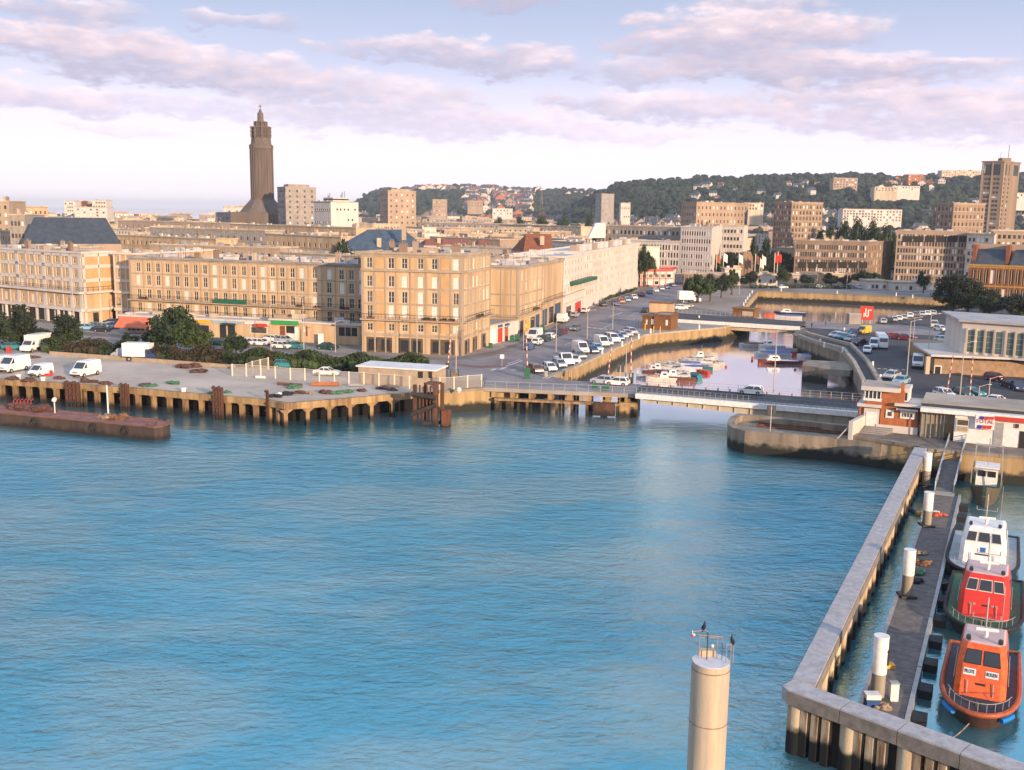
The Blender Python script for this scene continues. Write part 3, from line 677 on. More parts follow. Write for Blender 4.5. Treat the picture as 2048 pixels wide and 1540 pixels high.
def railing(root, pts, z, h=1.0, post=1.4, m_=METD, name='railing'):
    b = MB().m(m_)
    for p, q in zip(pts, pts[1:]):
        p, q = Vector((*p[:2], 0)), Vector((*q[:2], 0)); k = max(1, int((q - p).length / post))
        b.bar((p.x, p.y, z + h), (q.x, q.y, z + h), .06); b.bar((p.x, p.y, z + h * .45), (q.x, q.y, z + h * .45), .04)
        for i in range(k + 1):
            a = p.lerp(q, i / k); b.bar((a.x, a.y, z), (a.x, a.y, z + h), .05)
    return b.build(name, root)
nC = Vector(((c1 - c0).y, -(c1 - c0).x)).normalized(); nS = Vector((sd_.y, -sd_.x)).normalized()
railing(cornC, [tuple(c0 + nC * .95), tuple(c1 + nC * .95)], Q + bm[3] + .28); railing(cornC, [tuple(c1 + nS * .95), tuple(c2 + nS * .95)], Q + bm[3] + .28)
def planter(root, p, z, l, d, m_=None, seed=0):
    b = MB().m(TILE if not m_ else m_); d = d.normalized(); n = Vector((-d.y, d.x)); p = v2(p)
    b.hexa([tuple(p), tuple(p + d * l), tuple(p + d * l + n * .25), tuple(p + n * .25)], z, z + .3); b.m(LEAF)
    rr = random.Random(seed)
    for i in range(int(l * 3)): a = p + d * rr.uniform(0, l); b.blob((a.x, a.y, z + .4), rr.uniform(.15, .35), i, n=5, m_=3)
    b.build('planter', root)
for t_, l_ in ((.62, 2.6), (.80, 2.6), (.08, 1)): planter(cornC, c0.lerp(c1, t_) + nC * .6, Q + bm[3] + .28, l_, c1 - c0, seed=int(t_ * 99))
planter(cornC, c1.lerp(c2, .45) + nS * .6, Q + bm[3] + .28, 3, sd_, seed=4)

b0, b1 = v2(xy(264, 655)), v2(xy(735, 684)); refB = b0.lerp(b1, .4)
zt_b = (zat(b0, 517) + zat(b1, 532)) / 2
pr_ = (b1 - b0); nB = Vector((pr_.y, -pr_.x)).normalized()
footB = away(b0, b1, 13)
xb = P(430, 0 + 664); rb_ = [(530, 549), (556, 576), (585, 603), (612, 630)]
uB = upx(b0, b1, 430, 600); pB = b0.lerp(b1, uB)
rB = rowspx(pB, rb_); bmB = [zat(pB, y) - Q for y in (607.5, 634)]
xsB = [277, 297, 316, 335, 354, 372, 391, 410, 430, 449, 467.5, 487.5, 506.5, 526, 545, 564, 584.5, 603.5, 629, 658, 683, 703, 720]
colB = colspx(b0, b1, xsB, 1.12)
longB = building('apartment_building', 'long five storey beige apartment block behind the row of small shops', 'building', footB, zt_b, wall=BEIGE, roof=ROOFL, cornm=GREYC,
    fac={0: dict(cols=colB, rows=rB, near=True, shut=.2, curt=.35), 3: dict(cols=grid(13, 3, 1.1), rows=rB)},
    frame=[0], beams=[(bmB[0], .22, 1.1), (bmB[1], .25, .8), (zt_b - Q - .35, .33, .1)] + [((rB[i][1] + rB[i + 1][0]) / 2 - .12, .24, .05) for i in (1, 2)],
    pil={0: [((a[1] + b[0]) / 2, .22, .05) for a, b in zip(colB, colB[1:])] + [(.25, .5)]}, clutter=60, chim=7, seed=8)
railing(longB, [tuple(b0 + nB * 1.0), tuple(b1 + nB * 1.0)], Q + bmB[0] + .22)
railing(longB, [tuple(b0 + nB * .75), tuple(b1 + nB * .75)], Q + bmB[1] + .25, .9)
panels_on(longB, b0, b1, Q, [((a[1] + b[0]) / 2 + .2, (a[1] + b[0]) / 2 + .62) for a, b in zip(colB[:-1], colB[1:])], [(r[0], r[1]) for r in rB[1:]], BEIGE2, proud=.04)
gc = MB().m(GREENP); a_, e_ = upx(b0, b1, 433), upx(b0, b1, 497)
A_, E_ = b0.lerp(b1, a_), b0.lerp(b1, e_); gc.hexa([tuple(A_ + nB * 1.08), tuple(E_ + nB * 1.08), tuple(E_ + nB * 1.03), tuple(A_ + nB * 1.03)], Q + bmB[0] + .22, Q + bmB[0] + 1.25); gc.build('balcony_screen', longB)
for t_, l_ in ((.05, 2), (.13, 2.5), (.42, 2), (.73, 1), (.80, 1), (.9, 2), (.98, 2)): planter(longB, b0.lerp(b1, t_) + nB * .6, Q + bmB[0 if l_ < 2.4 else 1] + .25, l_, pr_, seed=int(t_ * 99))

a1 = v2(xy(165, 651)); zt_a = zat(a1, 508)
a0 = v2(P(-190, 487.5, zt_a)); a2 = v2(P(228, 505, zt_a)); a1t = v2(P(163, 507.5, zt_a))
a1 = a1t
footA = [tuple(a0), tuple(a1), tuple(a2), tuple(a2 + (a0 - a1))]
rA = rowspx(a1, [(512, 528), (538, 556), (565, 583), (597, 614)])
bA = [zat(a1, y) - Q for y in (587, 622)]
xsA = [-161, -144, -127, -109, -92, -75, -57, -40, -23, -6, 11, 28, 45, 64, 80, 98, 115.5, 134, 151]
colA = colspx(a0, a1, xsA, 1.15, 560); lnA1 = (a2 - a1).length
leftA = building('apartment_building', 'leftmost five storey block with white concrete grid and orange infill panels', 'building', footA, zt_a, wall=BEIGE, roof=ROOFG, cornm=WHITEC, fcol=WHITEC,
    fac={0: dict(cols=colA, rows=rA, near=True, shut=.03, curt=.1), 1: dict(cols=[], rows=[])},
    frame=[0, 1], beams=[(zt_a - Q - .75, .75, .12), ((rA[2][1] + rA[3][0]) / 2 - .25, .5, .12) if False else (rA[3][0] - 1.1, .8, .12), (rA[2][0] - 1.05, .8, .12), (bA[0] - .1, .5, 1.1), (bA[1] - .2, .7, .9)],
    pil={0: [((a[1] + b[0]) / 2 + (.0), .42 if i % 3 != 2 else 1.3, .12) for i, (a, b) in enumerate(zip(colA, colA[1:]))] + [((colA[-1][1] + (a1 - a0).length) / 2 + .2, 1.1, .13)],
         1: [(.35, .7, .12), (lnA1 * .49, .4, .12), (lnA1 - .25, .5, .12)]}, clutter=50, chim=6, seed=9)
panels_on(leftA, a0, a1, Q, [((a[1] + b[0]) / 2 - (.21 + .62), (a[1] + b[0]) / 2 - .23) for i, (a, b) in enumerate(zip(colA, colA[1:])) if i % 3 != 2], [(r[0] - .3, r[1] + .1) for r in rA[1:]], BEIGE2, proud=.05)
dA = (a2 - a1).normalized(); half = lnA1 / 2
for r in range(3):
    for s in range(2): panels_on(leftA, a1, a2, Q, [(.8 + s * half, half - .35 + s * half)], [(rA[r + 1][0] - .25, rA[r + 1][1] + .15)], BEIGE2, proud=.05)
nA1 = Vector((dA.y, -dA.x)); nA0 = Vector(((a1 - a0).y, -(a1 - a0).x)).normalized()
dk = MB().m(DARKIN)  # flat near-black slab painted as the shade behind the columns
dk.hexa([tuple(a1.lerp(a0, .02) + nA0 * .05), tuple(a0 + nA0 * .05), tuple(a0), tuple(a1.lerp(a0, .02))][::-1], Q + .1, Q + bA[1] - .3); dk.build('arcade_shade_slab', leftA)
for i in range(9):
    p_ = a1.lerp(a0, .01 + i * .055); mb = MB().m(WHITEC); mb.hexa([tuple(p_ + nA0 * .75 - (a1 - a0).normalized() * .25), tuple(p_ + nA0 * .75 + (a1 - a0).normalized() * .25), tuple(p_ + nA0 * .25 + (a1 - a0).normalized() * .25), tuple(p_ + nA0 * .25 - (a1 - a0).normalized() * .25)], Q, Q + bA[1] - .2); mb.build('arcade_column', leftA)
railing(leftA, [tuple(a0 + nA0 * 1.0), tuple(a1 + nA0 * 1.0), tuple(a1 + nA1 * 1.0 + nA0), tuple(a2 + nA1)], Q + bA[0] + .4, 1.0)
for i, u in enumerate((.25, .62, .85)):
    A_ = a1.lerp(a2, u); mb = MB().m(GLASSD if i != 1 else BEIGE2); mb.hexa([tuple(A_ + nA1 * .05), tuple(A_ + dA * 1.6 + nA1 * .05), tuple(A_ + dA * 1.6), tuple(A_)], Q + .2, Q + 2.6); mb.build('shop_window', leftA)
l0 = v2(P(226, 506.5, zt_a)); l1 = v2(P(271, 508, zt_a)); footL = away(l0, l1, 30)
lnL = (v2(footL[1]) - v2(footL[0])).length
building('apartment_building', 'set back linking block with orange panels between the two front blocks', 'building', footL, zt_a - .2, wall=BEIGE2, roof=ROOFG, cornm=WHITEC, fcol=WHITEC,
    fac={0: dict(cols=[(.9, 1.7)], rows=rA, near=True, shut=0)}, frame=[0], beams=[(rA[3][0] - 1.1, .6, .1), (rA[2][0] - 1.05, .6, .1), (bA[0] - .1, .5, .6), (bA[1] - .2, .7, .5)], pil={0: [(1.9, .4), (lnL * .55, .3), (.2, .4)]}, clutter=12, seed=3)

sdir = (v2(xy(1037, 675)) - c1).normalized()
p0 = c2 + sdir * .05; p1 = v2(xy(1037, 676))
zpd = zat(p1, 640)
nst = Vector((sdir.y, -sdir.x))
def streetblock(u0x, u1x, yb0, yb1, ytop, name, label, wall, depth, **k):
    A = v2(xy(u0x, yb0)); B = v2(xy(u1x, yb1)); z1 = zat(A, ytop); d = (B - A).normalized(); n = Vector((-d.y, d.x))
    ft = [tuple(A + n * depth), tuple(A), tuple(B), tuple(B + n * depth)]
    return A, B, z1, ft
pod_f = [tuple(c3.lerp(c2, .55)), tuple(p0), tuple(p1), tuple(p1 + (c3 - c2) * .45)]
pod = building('shop_podium', 'single storey shops linking the corner block to the next one', 'shop', pod_f, zpd, wall=WHITEC, roof=GREYC, cornm=FRC, seed=2, cornice=(.15, .3))
L01 = (p1 - p0).length
shopfront(pod, p0, p1, Q, zpd - Q, [('shutter_door', .03, .2, WHITEP, .05, .03, .75), ('shop_door', .27, .42, REDP, .05, .02, .78), ('shop_door', .5, .62, mat('red_brown_door', (.35, .10, .05), .6, .1), .05, .02, .78), ('shop_sign', .27, .42, BLUEP, .12, .82, .95), ('shop_sign', .5, .66, BLUEP, .12, .82, .95), ('shutter_door', .70, .92, WHITEC, .06, .03, .75)])
A, B, z1d, ft = streetblock(1037, 1081, 676, 658, 536, '', '', BEIGE, 14)
A = A + nst * 0; rD = rowspx(A, [(545, 561), (568, 584), (591, 607), (612, 628)]); lnD = (B - A).length; lfD = 14
Dk = building('apartment_building', 'beige block with blank panelled gable behind the corner building', 'building', ft, z1d, wall=BEIGE, roof=ROOFL, cornm=GREYC, seed=12,
    fac={1: dict(cols=grid(lnD, 5, 1.0, .5), rows=rD, near=True, shut=.3, curt=.6)}, frame=[0, 1], beams=[(rD[0][0] - .7, .4, .5), (rD[1][0] - .8, .3, .06), (rD[2][0] - .8, .3, .06), (z1d - Q - .4, .38, .08)],
    pil={0: [(i * lfD / 6 + .5, .25, .05) for i in range(6)] + [(lfD - .3, .5)], 1: [(.3, .5)] + [((a[1] + b[0]) / 2, .2, .05) for a, b in zip(grid(lnD, 5, 1.0, .5), grid(lnD, 5, 1.0, .5)[1:])]}, clutter=20, chim=2)
railing(Dk, [tuple(A + nst * .5), tuple(B + nst * .5)], Q + rD[0][0] - .3)
planter(Dk, A.lerp(B, .6) + nst * .4, Q + rD[0][0] - .2, 4, sdir, seed=9)
shopfront(Dk, A, B, Q, rD[0][0] - .8, [('shop_window', .06, .2, GLASSD, .08, .1, .8), ('shop_window', .28, .45, YELLOWP, .06, .1, .8), ('shop_window', .52, .7, GLASSD, .08, .1, .8), ('shop_window', .75, .93, mat('blue_grey_shopfront', (.05, .08, .14), .5, .1), .07, .05, .85), ('shop_sign', .25, .95, mat('pale_sign', (.5, .38, .2), .6, .1), .12, .85, .97)])
A2, B2, z2d, ft = streetblock(1082, 1124, 657, 638, 529, '', '', BEIGE, 12)
rE = rowspx(A2, [(537, 553), (560, 576), (584, 600)]); lnE = (B2 - A2).length
Ek = building('apartment_building', 'taller beige block with a bay of stacked windows on its street front', 'building', ft, z2d, wall=BEIGE, roof=ROOFL, cornm=FRC, seed=14,
    fac={1: dict(cols=[(.9, 2.1)], rows=rE, near=True, shut=.5, curt=.4)}, frame=[1], beams=[(rE[0][0] - 1.0, .35, .8), (z2d - Q - .4, .38, .1)], pil={1: [(.3, .4), (2.9, .3), (lnE - .3, .5)]}, clutter=14, chim=1)
railing(Ek, [tuple(A2 + nst * .8), tuple(B2 + nst * .8)], Q + rE[0][0] - .65)
shopfront(Ek, A2, B2, Q, rE[0][0] - 1, [('shop_window', .05, .25, mat('blue_grey_shopfront', (.05, .08, .14), .5, .1), .07, .05, .75), ('shop_window', .35, .55, GLASSD, .07, .05, .75), ('shop_window', .62, .9, mat('blue_grey_shopfront', (.05, .08, .14), .5, .1), .07, .05, .8)])
A3, B3, z3d, ft = streetblock(1125, 1165, 637, 619, 516, '', '', PINKW, 16)
rG = rowspx(A3, [(523, 533), (541, 551), (559, 569), (577, 588)]); lnG = (B3 - A3).length
Gk = building('apartment_building', 'narrow pinkish white block beside the long pale street block', 'building', ft, z3d, wall=PINKW, roof=ROOFL, cornm=WHITEC, seed=15,
    fac={1: dict(cols=grid(lnG, 6, 1.2), rows=rG, shut=.1)}, frame=[1], fcol=WHITEC, beams=[(rG[0][0] - .8, .35, .8), (z3d - Q - .4, .38, .1), (rG[1][0] - .7, .3, .06), (rG[2][0] - .7, .3, .06), (rG[3][0] - .7, .3, .06)], clutter=10)
aw = MB().m(GREENP); aa = A3.lerp(B3, .3); bb = B3 + sdir * 8
aw.hexa([tuple(aa + nst * 2.0), tuple(bb + nst * 2.0), tuple(bb - nst * .1), tuple(aa - nst * .1)], zat(aa, 570), zat(aa, 570) + .9); aw.build('green_awning', Gk)
shopfront(Gk, A3, B3, Q, 4, [('shop_front', .02, .98, WHITEC, .5, .03, .92), ('shop_door', .5, .8, REDP, .55, .05, .75), ('shop_window', .08, .3, GLASSD, .55, .1, .7)])
A4, B4, z4d, ft = streetblock(1166, 1276, 618, 573, 505, '', '', PINKW, 14)
z4d = zat(A4, 506); rH = rowspx(A4, [(512, 522), (529.5, 539.5), (547, 557), (565, 575), (583, 593)]); lnH = (B4 - A4).length
gH = grid(lnH, 34, 1.25)
Hk = building('apartment_building', 'long pinkish white block with rows of square windows along the quay street', 'building', ft, z4d, wall=PINKW, roof=ROOFL, cornm=WHITEC, seed=16,
    fac={1: dict(cols=gH, rows=rH, shut=.25, curt=.55), 0: dict(cols=grid(14, 4, 1.2), rows=rH, shut=.3)}, frame=[1, 0], fcol=WHITEC, beams=[(r[0] - .75, .35, .12) for r in rH] + [(z4d - Q - .5, .48, .15)], pil={1: [((a[1] + b[0]) / 2, .3, .08) for a, b in zip(gH, gH[1:])]}, clutter=0, chim=0)
for i in range(11):                            # row of pale stair heads along the roof
    u = .05 + i * .09; c_ = A4.lerp(B4, u) + Vector((-sdir.y, sdir.x)) * 3.0; mb = MB().m(WHITEC if i % 3 else TAN)
    mb.hexa([tuple(c_ - sdir * 1.6), tuple(c_ + sdir * 1.6), tuple(c_ + sdir * 1.6 + Vector((-sdir.y, sdir.x)) * 2), tuple(c_ - sdir * 1.6 + Vector((-sdir.y, sdir.x)) * 2)], z4d, z4d + 2.0); mb.build('stair_head', Hk)
def simple(label, cat, foot, z1, n=None, rows=5, ww=1.1, wh=1.6, wall=BEIGE, roof=ROOFG, name='apartment_building', sides=(0,), frame=None, clutter=6, chim=0, seed=0, group=None, shut=.25, curt=.5, fcol=None, z0=Q, top=.8, g=0, pitch=None, beams=True, pils=True, cornice=(.3, .4), cornm=None, mull=0):
    fac = {}; pil = {}; H = z1 - z0
    rw = frows(H, rows, min(wh, (H - g - top) / rows * .7), g, top)
    for i in sides:
        ln = (v2(foot[(i + 1) % len(foot)]) - v2(foot[i])).length
        k = n if (n and i == sides[0]) else max(1, round(ln / (pitch or (ln / n if n and i == sides[0] else 3.2))))
        c = grid(ln, k, min(ww, ln / k * .6), .4); fac[i] = dict(cols=c, rows=rw, shut=shut, curt=curt, mull=mull)
        if pils: pil[i] = [((a[1] + b[0]) / 2, .3, .07) for a, b in zip(c, c[1:])]
    bms = [(r[0] - .55, .3, .09) for r in rw] + [(H - .45, .42, .1)] if beams else None
    return building(name, label, cat, foot, z1, z0=z0, wall=wall, roof=roof, group=group, fac=fac, frame=list(sides) if (beams or pils) else None, beams=bms, pil=pil, fcol=fcol or (FRC if wall is not WHITEC else CONC), clutter=clutter, chim=chim, seed=seed, cornice=cornice, cornm=cornm or fcol or CONC)
def roofline(x0, y0, x1, y1, z1, depth=14, skew=0):
    return away(v2(P(x0, y0, z1)), v2(P(x1, y1, z1)), depth, skew)
def atY(x0, x1, ytop, Y, dY=0, depth=16):
    """front at distance Y between image columns, roof at image row ytop -> (footprint, z1)"""
    p = XD(x0, Y); q = XD(x1, Y + dY); return away(p, q, depth), zat(p, ytop)
def corner3(xl, xc, xr, Yl, Yc, Yr, ytop):
    """a block seen on its corner: left wall xl-xc, right wall xc-xr"""
    l, c, r = v2(XD(xl, Yl)), v2(XD(xc, Yc)), v2(XD(xr, Yr))
    return [tuple(l), tuple(c), tuple(r), tuple(l + r - c)], zat(c, ytop)

def pxpanel4(root, name, p, q, xa, xb, yt, yb, m_, proud):
    p, q = v2(p), v2(q); d = (q - p).normalized(); n = Vector((d.y, -d.x)); A, B = p.lerp(q, upx(p, q, xa, 500)), p.lerp(q, upx(p, q, xb, 500)); mb = MB().m(m_)
    mb.hexa([tuple(A + n * proud), tuple(B + n * proud), tuple(B - n * .03), tuple(A - n * .03)], zat(A, yb), zat(A, yt)); mb.build(name, root)

rowsB = [
 ((236, 441, 462, 447), 20, 12, TAN, 3, 'long low tan block with an orange tinted upper storey', 18),
 ((225, 470, 432, 479), 18.5, 10, BEIGE, 4, 'beige block with close set windows behind the slate church roof', 22),
 ((300, 489, 560, 497), 18, 10, TAN, 4, 'flat roofed tan block just behind the long front block', 20),
 ((530, 468, 682, 475), 20, 12, BEIGE, 3, 'beige block with narrow windows in front of the bell tower', 14),
 ((300, 455, 530, 462), 20.5, 12, GREYC, 3, 'grey tan block with rusty roof terraces', 18),
 ((460, 448, 712, 457), 21, 12, BEIGE, 3, 'orange beige row at the foot of the bell tower', 20),
 ((740, 443, 1100, 450), 20, 13, GREYC, 5, 'long greyish row beyond the slate mansard roof', 34),
 ((1000, 449, 1162, 454), 20, 14, CONC, 5, 'pale end block of the long grey row with a white band', 12),
 ((880, 492, 1052, 499), 17, 12, WHITEC, 3, 'low white flat roofed building beside the red brown roof', 12),
 ((980, 512, 1075, 517), 16, 10, WHITEC, 3, 'small white roofed building behind the blank gable block', 8),
 ((1095, 482, 1260, 494), 18, 13, WHITEC, 4, 'white columned block behind the long pale street block', 18),
 ((560, 505, 722, 513), 17.4, 9, ROOFL, 3, 'pale roofed wing between the long front block and the church', 12),
 ((860, 474, 1000, 480), 18, 10, TAN, 3, 'tan block behind the red tiled roofs', 12),
 ((0, 462, 60, 466), 20, 14, TAN, 4, 'tan block at the foot of the tall left hand building', 5),
 ((60, 492, 160, 496), 18.6, 8, TAN, 2, 'low tan wing in front of the slate church roof', 8),
]
for i, (rl, z1, dep, wl, rw, lb, n) in enumerate(rowsB):
    simple(lb, 'building', roofline(*rl, z1, dep), z1, n=n, rows=rw, wall=wl, seed=40 + i, clutter=int(n * .8), chim=n // 6, pils=(n < 30))
f, z = atY(-70, 20, 402, 470); simple('tallest tan building at the far left with tall narrow windows', 'building', f, z, n=7, rows=8, wall=TAN, seed=70, clutter=5, chim=3)
f, z = atY(20, 97, 413, 520, 20); simple('tan building with a plain parapet beside the tallest one', 'building', f, z, n=8, rows=6, wall=BEIGE, seed=71, clutter=6, chim=4)
f, z = atY(18, 50, 430, 380); simple('grey gabled building left of the slate roof', 'building', f, z, n=4, rows=5, wall=GREYC, seed=72, chim=1)
for x0, x1, yt, Y, wl, lb in ((130, 153, 402, 1150, WHITEC, 'white slab block with dark balconies on the left skyline'), (153, 166, 402, 1165, BRICKD, 'dark brick tower between two white slab blocks'), (168, 186, 404, 1180, GREYC, 'grey tower block beside the stepped white one'), (186, 214, 400, 1150, WHITEC, 'stepped white block at the right of the left skyline group'),
                              (150, 215, 414, 1100, WHITEC, 'low white block under the skyline towers')):
    f, z = atY(x0, x1, yt, Y, 0, 18); simple(lb, 'building', f, z, n=5, rows=8, wall=wl, seed=int(x0), clutter=4, ww=2, pils=False)
f, z = atY(447, 487, 414, 900); simple('pale building left of the bell tower', 'building', f, z, n=5, rows=5, wall=WHITEC, seed=77)
f, z = atY(478, 505, 412, 930); simple('dark stepped building beside the foot of the bell tower', 'building', f, z, n=4, rows=5, wall=BRICKD, seed=78)
f, z = atY(430, 485, 425, 860); simple('grey low building left of the bell tower', 'building', f, z, n=8, rows=3, wall=GREYC, seed=79)
f, z = corner3(556, 572, 633, 760, 740, 755, 374); t1 = simple('grey ten storey tower block just beyond the bell tower', 'tower block', f, z, n=4, rows=11, wall=GREYC, seed=80, sides=(1, 0), ww=1.3, pitch=2.6, fcol=TAN, clutter=3)
f2 = inset(f, 5); mb = MB().m(GREYC); mb.prism(f2, z, z + 2.2); kb = mb.build('roof_storey', t1)
f, z = corner3(628, 662, 717, 640, 625, 640, 404); t2 = simple('white office building with small square windows on its end wall', 'building', f, z, n=8, rows=4, wall=WHITEC, seed=81, sides=(0,), ww=2.2, wh=1.2, fcol=GREYC)
pw = MB().m(GLASSD); A_, B_ = v2(f[1]), v2(f[2]); d_ = (B_ - A_).normalized(); n_ = Vector((d_.y, -d_.x)); l_ = (B_ - A_).length
for (u, v) in [(.2, .86), (.32, .86), (.46, .86), (.6, .86), (.6, .66), (.2, .46), (.32, .46), (.46, .46), (.2, .2), (.46, .2), (.75, .66), (.85, .3), (.85, .86)]:
    a = A_ + d_ * (u * l_); zz = Q + v * (z - Q); pw.hexa([tuple(a + n_ * .05), tuple(a + d_ * 1.1 + n_ * .05), tuple(a + d_ * 1.1), tuple(a)], zz - .6, zz + .6)
pw.build('end_windows', t2)
fi = inset(f, 6); mb = MB().m(WHITEC); mb.prism(fi, z, z + 2.8); mb.m(METD); mb.prism(inset(fi, -.1), z + 1.2, z + 2.1, cap=False); mb.m(METD)
for i in range(7): c_ = v2(fi[i % 4]).lerp(v2(fi[(i + 1) % 4]), .5 + .05 * i); mb.bar((*c_, z + 2.8), (*c_, z + 4.5 + i % 3), .25)
mb.build('roof_storey', t2)
f, z = corner3(760, 776, 832, 900, 880, 893, 382); t3 = simple('square tan tower block standing before the far blue hill', 'tower block', f, z, n=5, rows=9, wall=TAN, seed=82, sides=(1, 0), ww=1.4, pitch=3, clutter=3)
mb = MB().m(TAN); mb.prism(inset(f, 6), z, z + 2); mb.build('roof_storey', t3)
f, z = atY(865, 893, 399, 1500); simple('distant tan slab standing in the woods of the far hill', 'tower block', f, z, n=5, rows=7, wall=TAN, seed=83, pils=False, clutter=2)
f, z = corner3(1190, 1202, 1227, 1120, 1100, 1110, 388); simple('slim white and grey tower block at the meeting of the two hills', 'tower block', f, z, n=3, rows=12, wall=GREYC, seed=84, sides=(0,), pils=False, clutter=3)
f, z = atY(1241, 1260, 406, 1150); simple('small white block right of the slim tower block', 'building', f, z, n=4, rows=4, wall=WHITEC, seed=85, pils=False)
f, z = corner3(1362, 1392, 1495, 560, 545, 575, 405); simple('wide tan tower block behind the pale columned hotel', 'tower block', f, z, n=14, rows=9, wall=TAN, seed=86, sides=(1, 0), pitch=2.6, ww=1.0, shut=.2, clutter=14, fcol=TAN)
f, z = corner3(1547, 1582, 1644, 560, 545, 558, 405); simple('square tan tower block in the middle of the right hand group', 'tower block', f, z, n=9, rows=11, wall=TAN2, seed=87, sides=(1, 0), pitch=2.4, ww=1.0, shut=.25, clutter=8, fcol=TAN)
f, z = corner3(1864, 1905, 1968, 520, 508, 520, 407); simple('tan tower block standing left of the town hall tower', 'tower block', f, z, n=8, rows=9, wall=TAN2, seed=88, sides=(1, 0), pitch=2.4, ww=1.0, shut=.25, clutter=6, fcol=TAN)
f, z = corner3(1955, 1998, 2030, 800, 790, 812, 324)
th = building('clock_tower', 'tall brown town hall tower with an open belvedere at the top', 'tower', f, z, wall=TAN2, roof=TAN2, cornice=(.6, 1.0), cornm=TAN2, seed=90,
    fac={0: dict(cols=[(2.0, 6.6), (8.6, 13.2)], rows=frows(z - Q - 11, 17, 1.7, 2, 0), shut=.05, curt=.5, depth=.8) , 1: dict(cols=[(1.6, 4.6), (9.6, 12.6)], rows=frows(z - Q - 11, 17, 1.6, 2, 0), shut=.15, curt=.5, depth=.6)},
    frame=[0, 1], pil={0: [(7.6, 1.0, .4), (.6, 1.2, .4)], 1: [(.4, 1.0, .4), (6.2, .9, .4), (8.2, .9, .4)]}, fcol=TAN)
A_, B_, C_ = v2(f[0]), v2(f[1]), v2(f[2])
for p_, q_, sp in ((A_, B_, [(.14, .46), (.54, .86)]), (B_, C_, [(.12, .36), (.62, .9)])):
    d_ = (q_ - p_).normalized(); n_ = Vector((d_.y, -d_.x)); l_ = (q_ - p_).length
    for a, b in sp:
        mb = MB().m(METD); mb.hexa([tuple(p_ + d_ * (a * l_) + n_ * .12), tuple(p_ + d_ * (b * l_) + n_ * .12), tuple(p_ + d_ * (b * l_)), tuple(p_ + d_ * (a * l_))], z - 9.5, z - 1.5); mb.build('belvedere_opening', th)
mb = MB().m(WHITEC); d_ = (B_ - A_).normalized(); n_ = Vector((d_.y, -d_.x)); a = A_ + d_ * .5
for u0, u1, z0_, z1_ in ((.1, .5, z - 8, z - 2.5), (1.5, 1.9, z - 8, z - 2.5), (.5, 1.5, z - 5.6, z - 5)): mb.hexa([tuple(a + d_ * u0 + n_ * .6), tuple(a + d_ * u1 + n_ * .6), tuple(a + d_ * u1 + n_ * .3), tuple(a + d_ * u0 + n_ * .3)], z0_, z1_)
mb.build('clock_hands_panel', th)
mb = MB().m(TAN2); cc_ = (A_ + C_) / 2 + (C_ - B_) * .15; mb.hexa([(cc_.x - 3, cc_.y - 3), (cc_.x + 4, cc_.y - 3), (cc_.x + 4, cc_.y + 4), (cc_.x - 3, cc_.y + 4)], z + .3, z + 4); mb.m(METD); mb.bar((cc_.x + 3, cc_.y, z + 4), (cc_.x + 3, cc_.y, z + 14), .35); mb.bar((cc_.x - 3, cc_.y, z + 4), (cc_.x - 3, cc_.y, z + 9), .2); mb.build('roof_house', th)

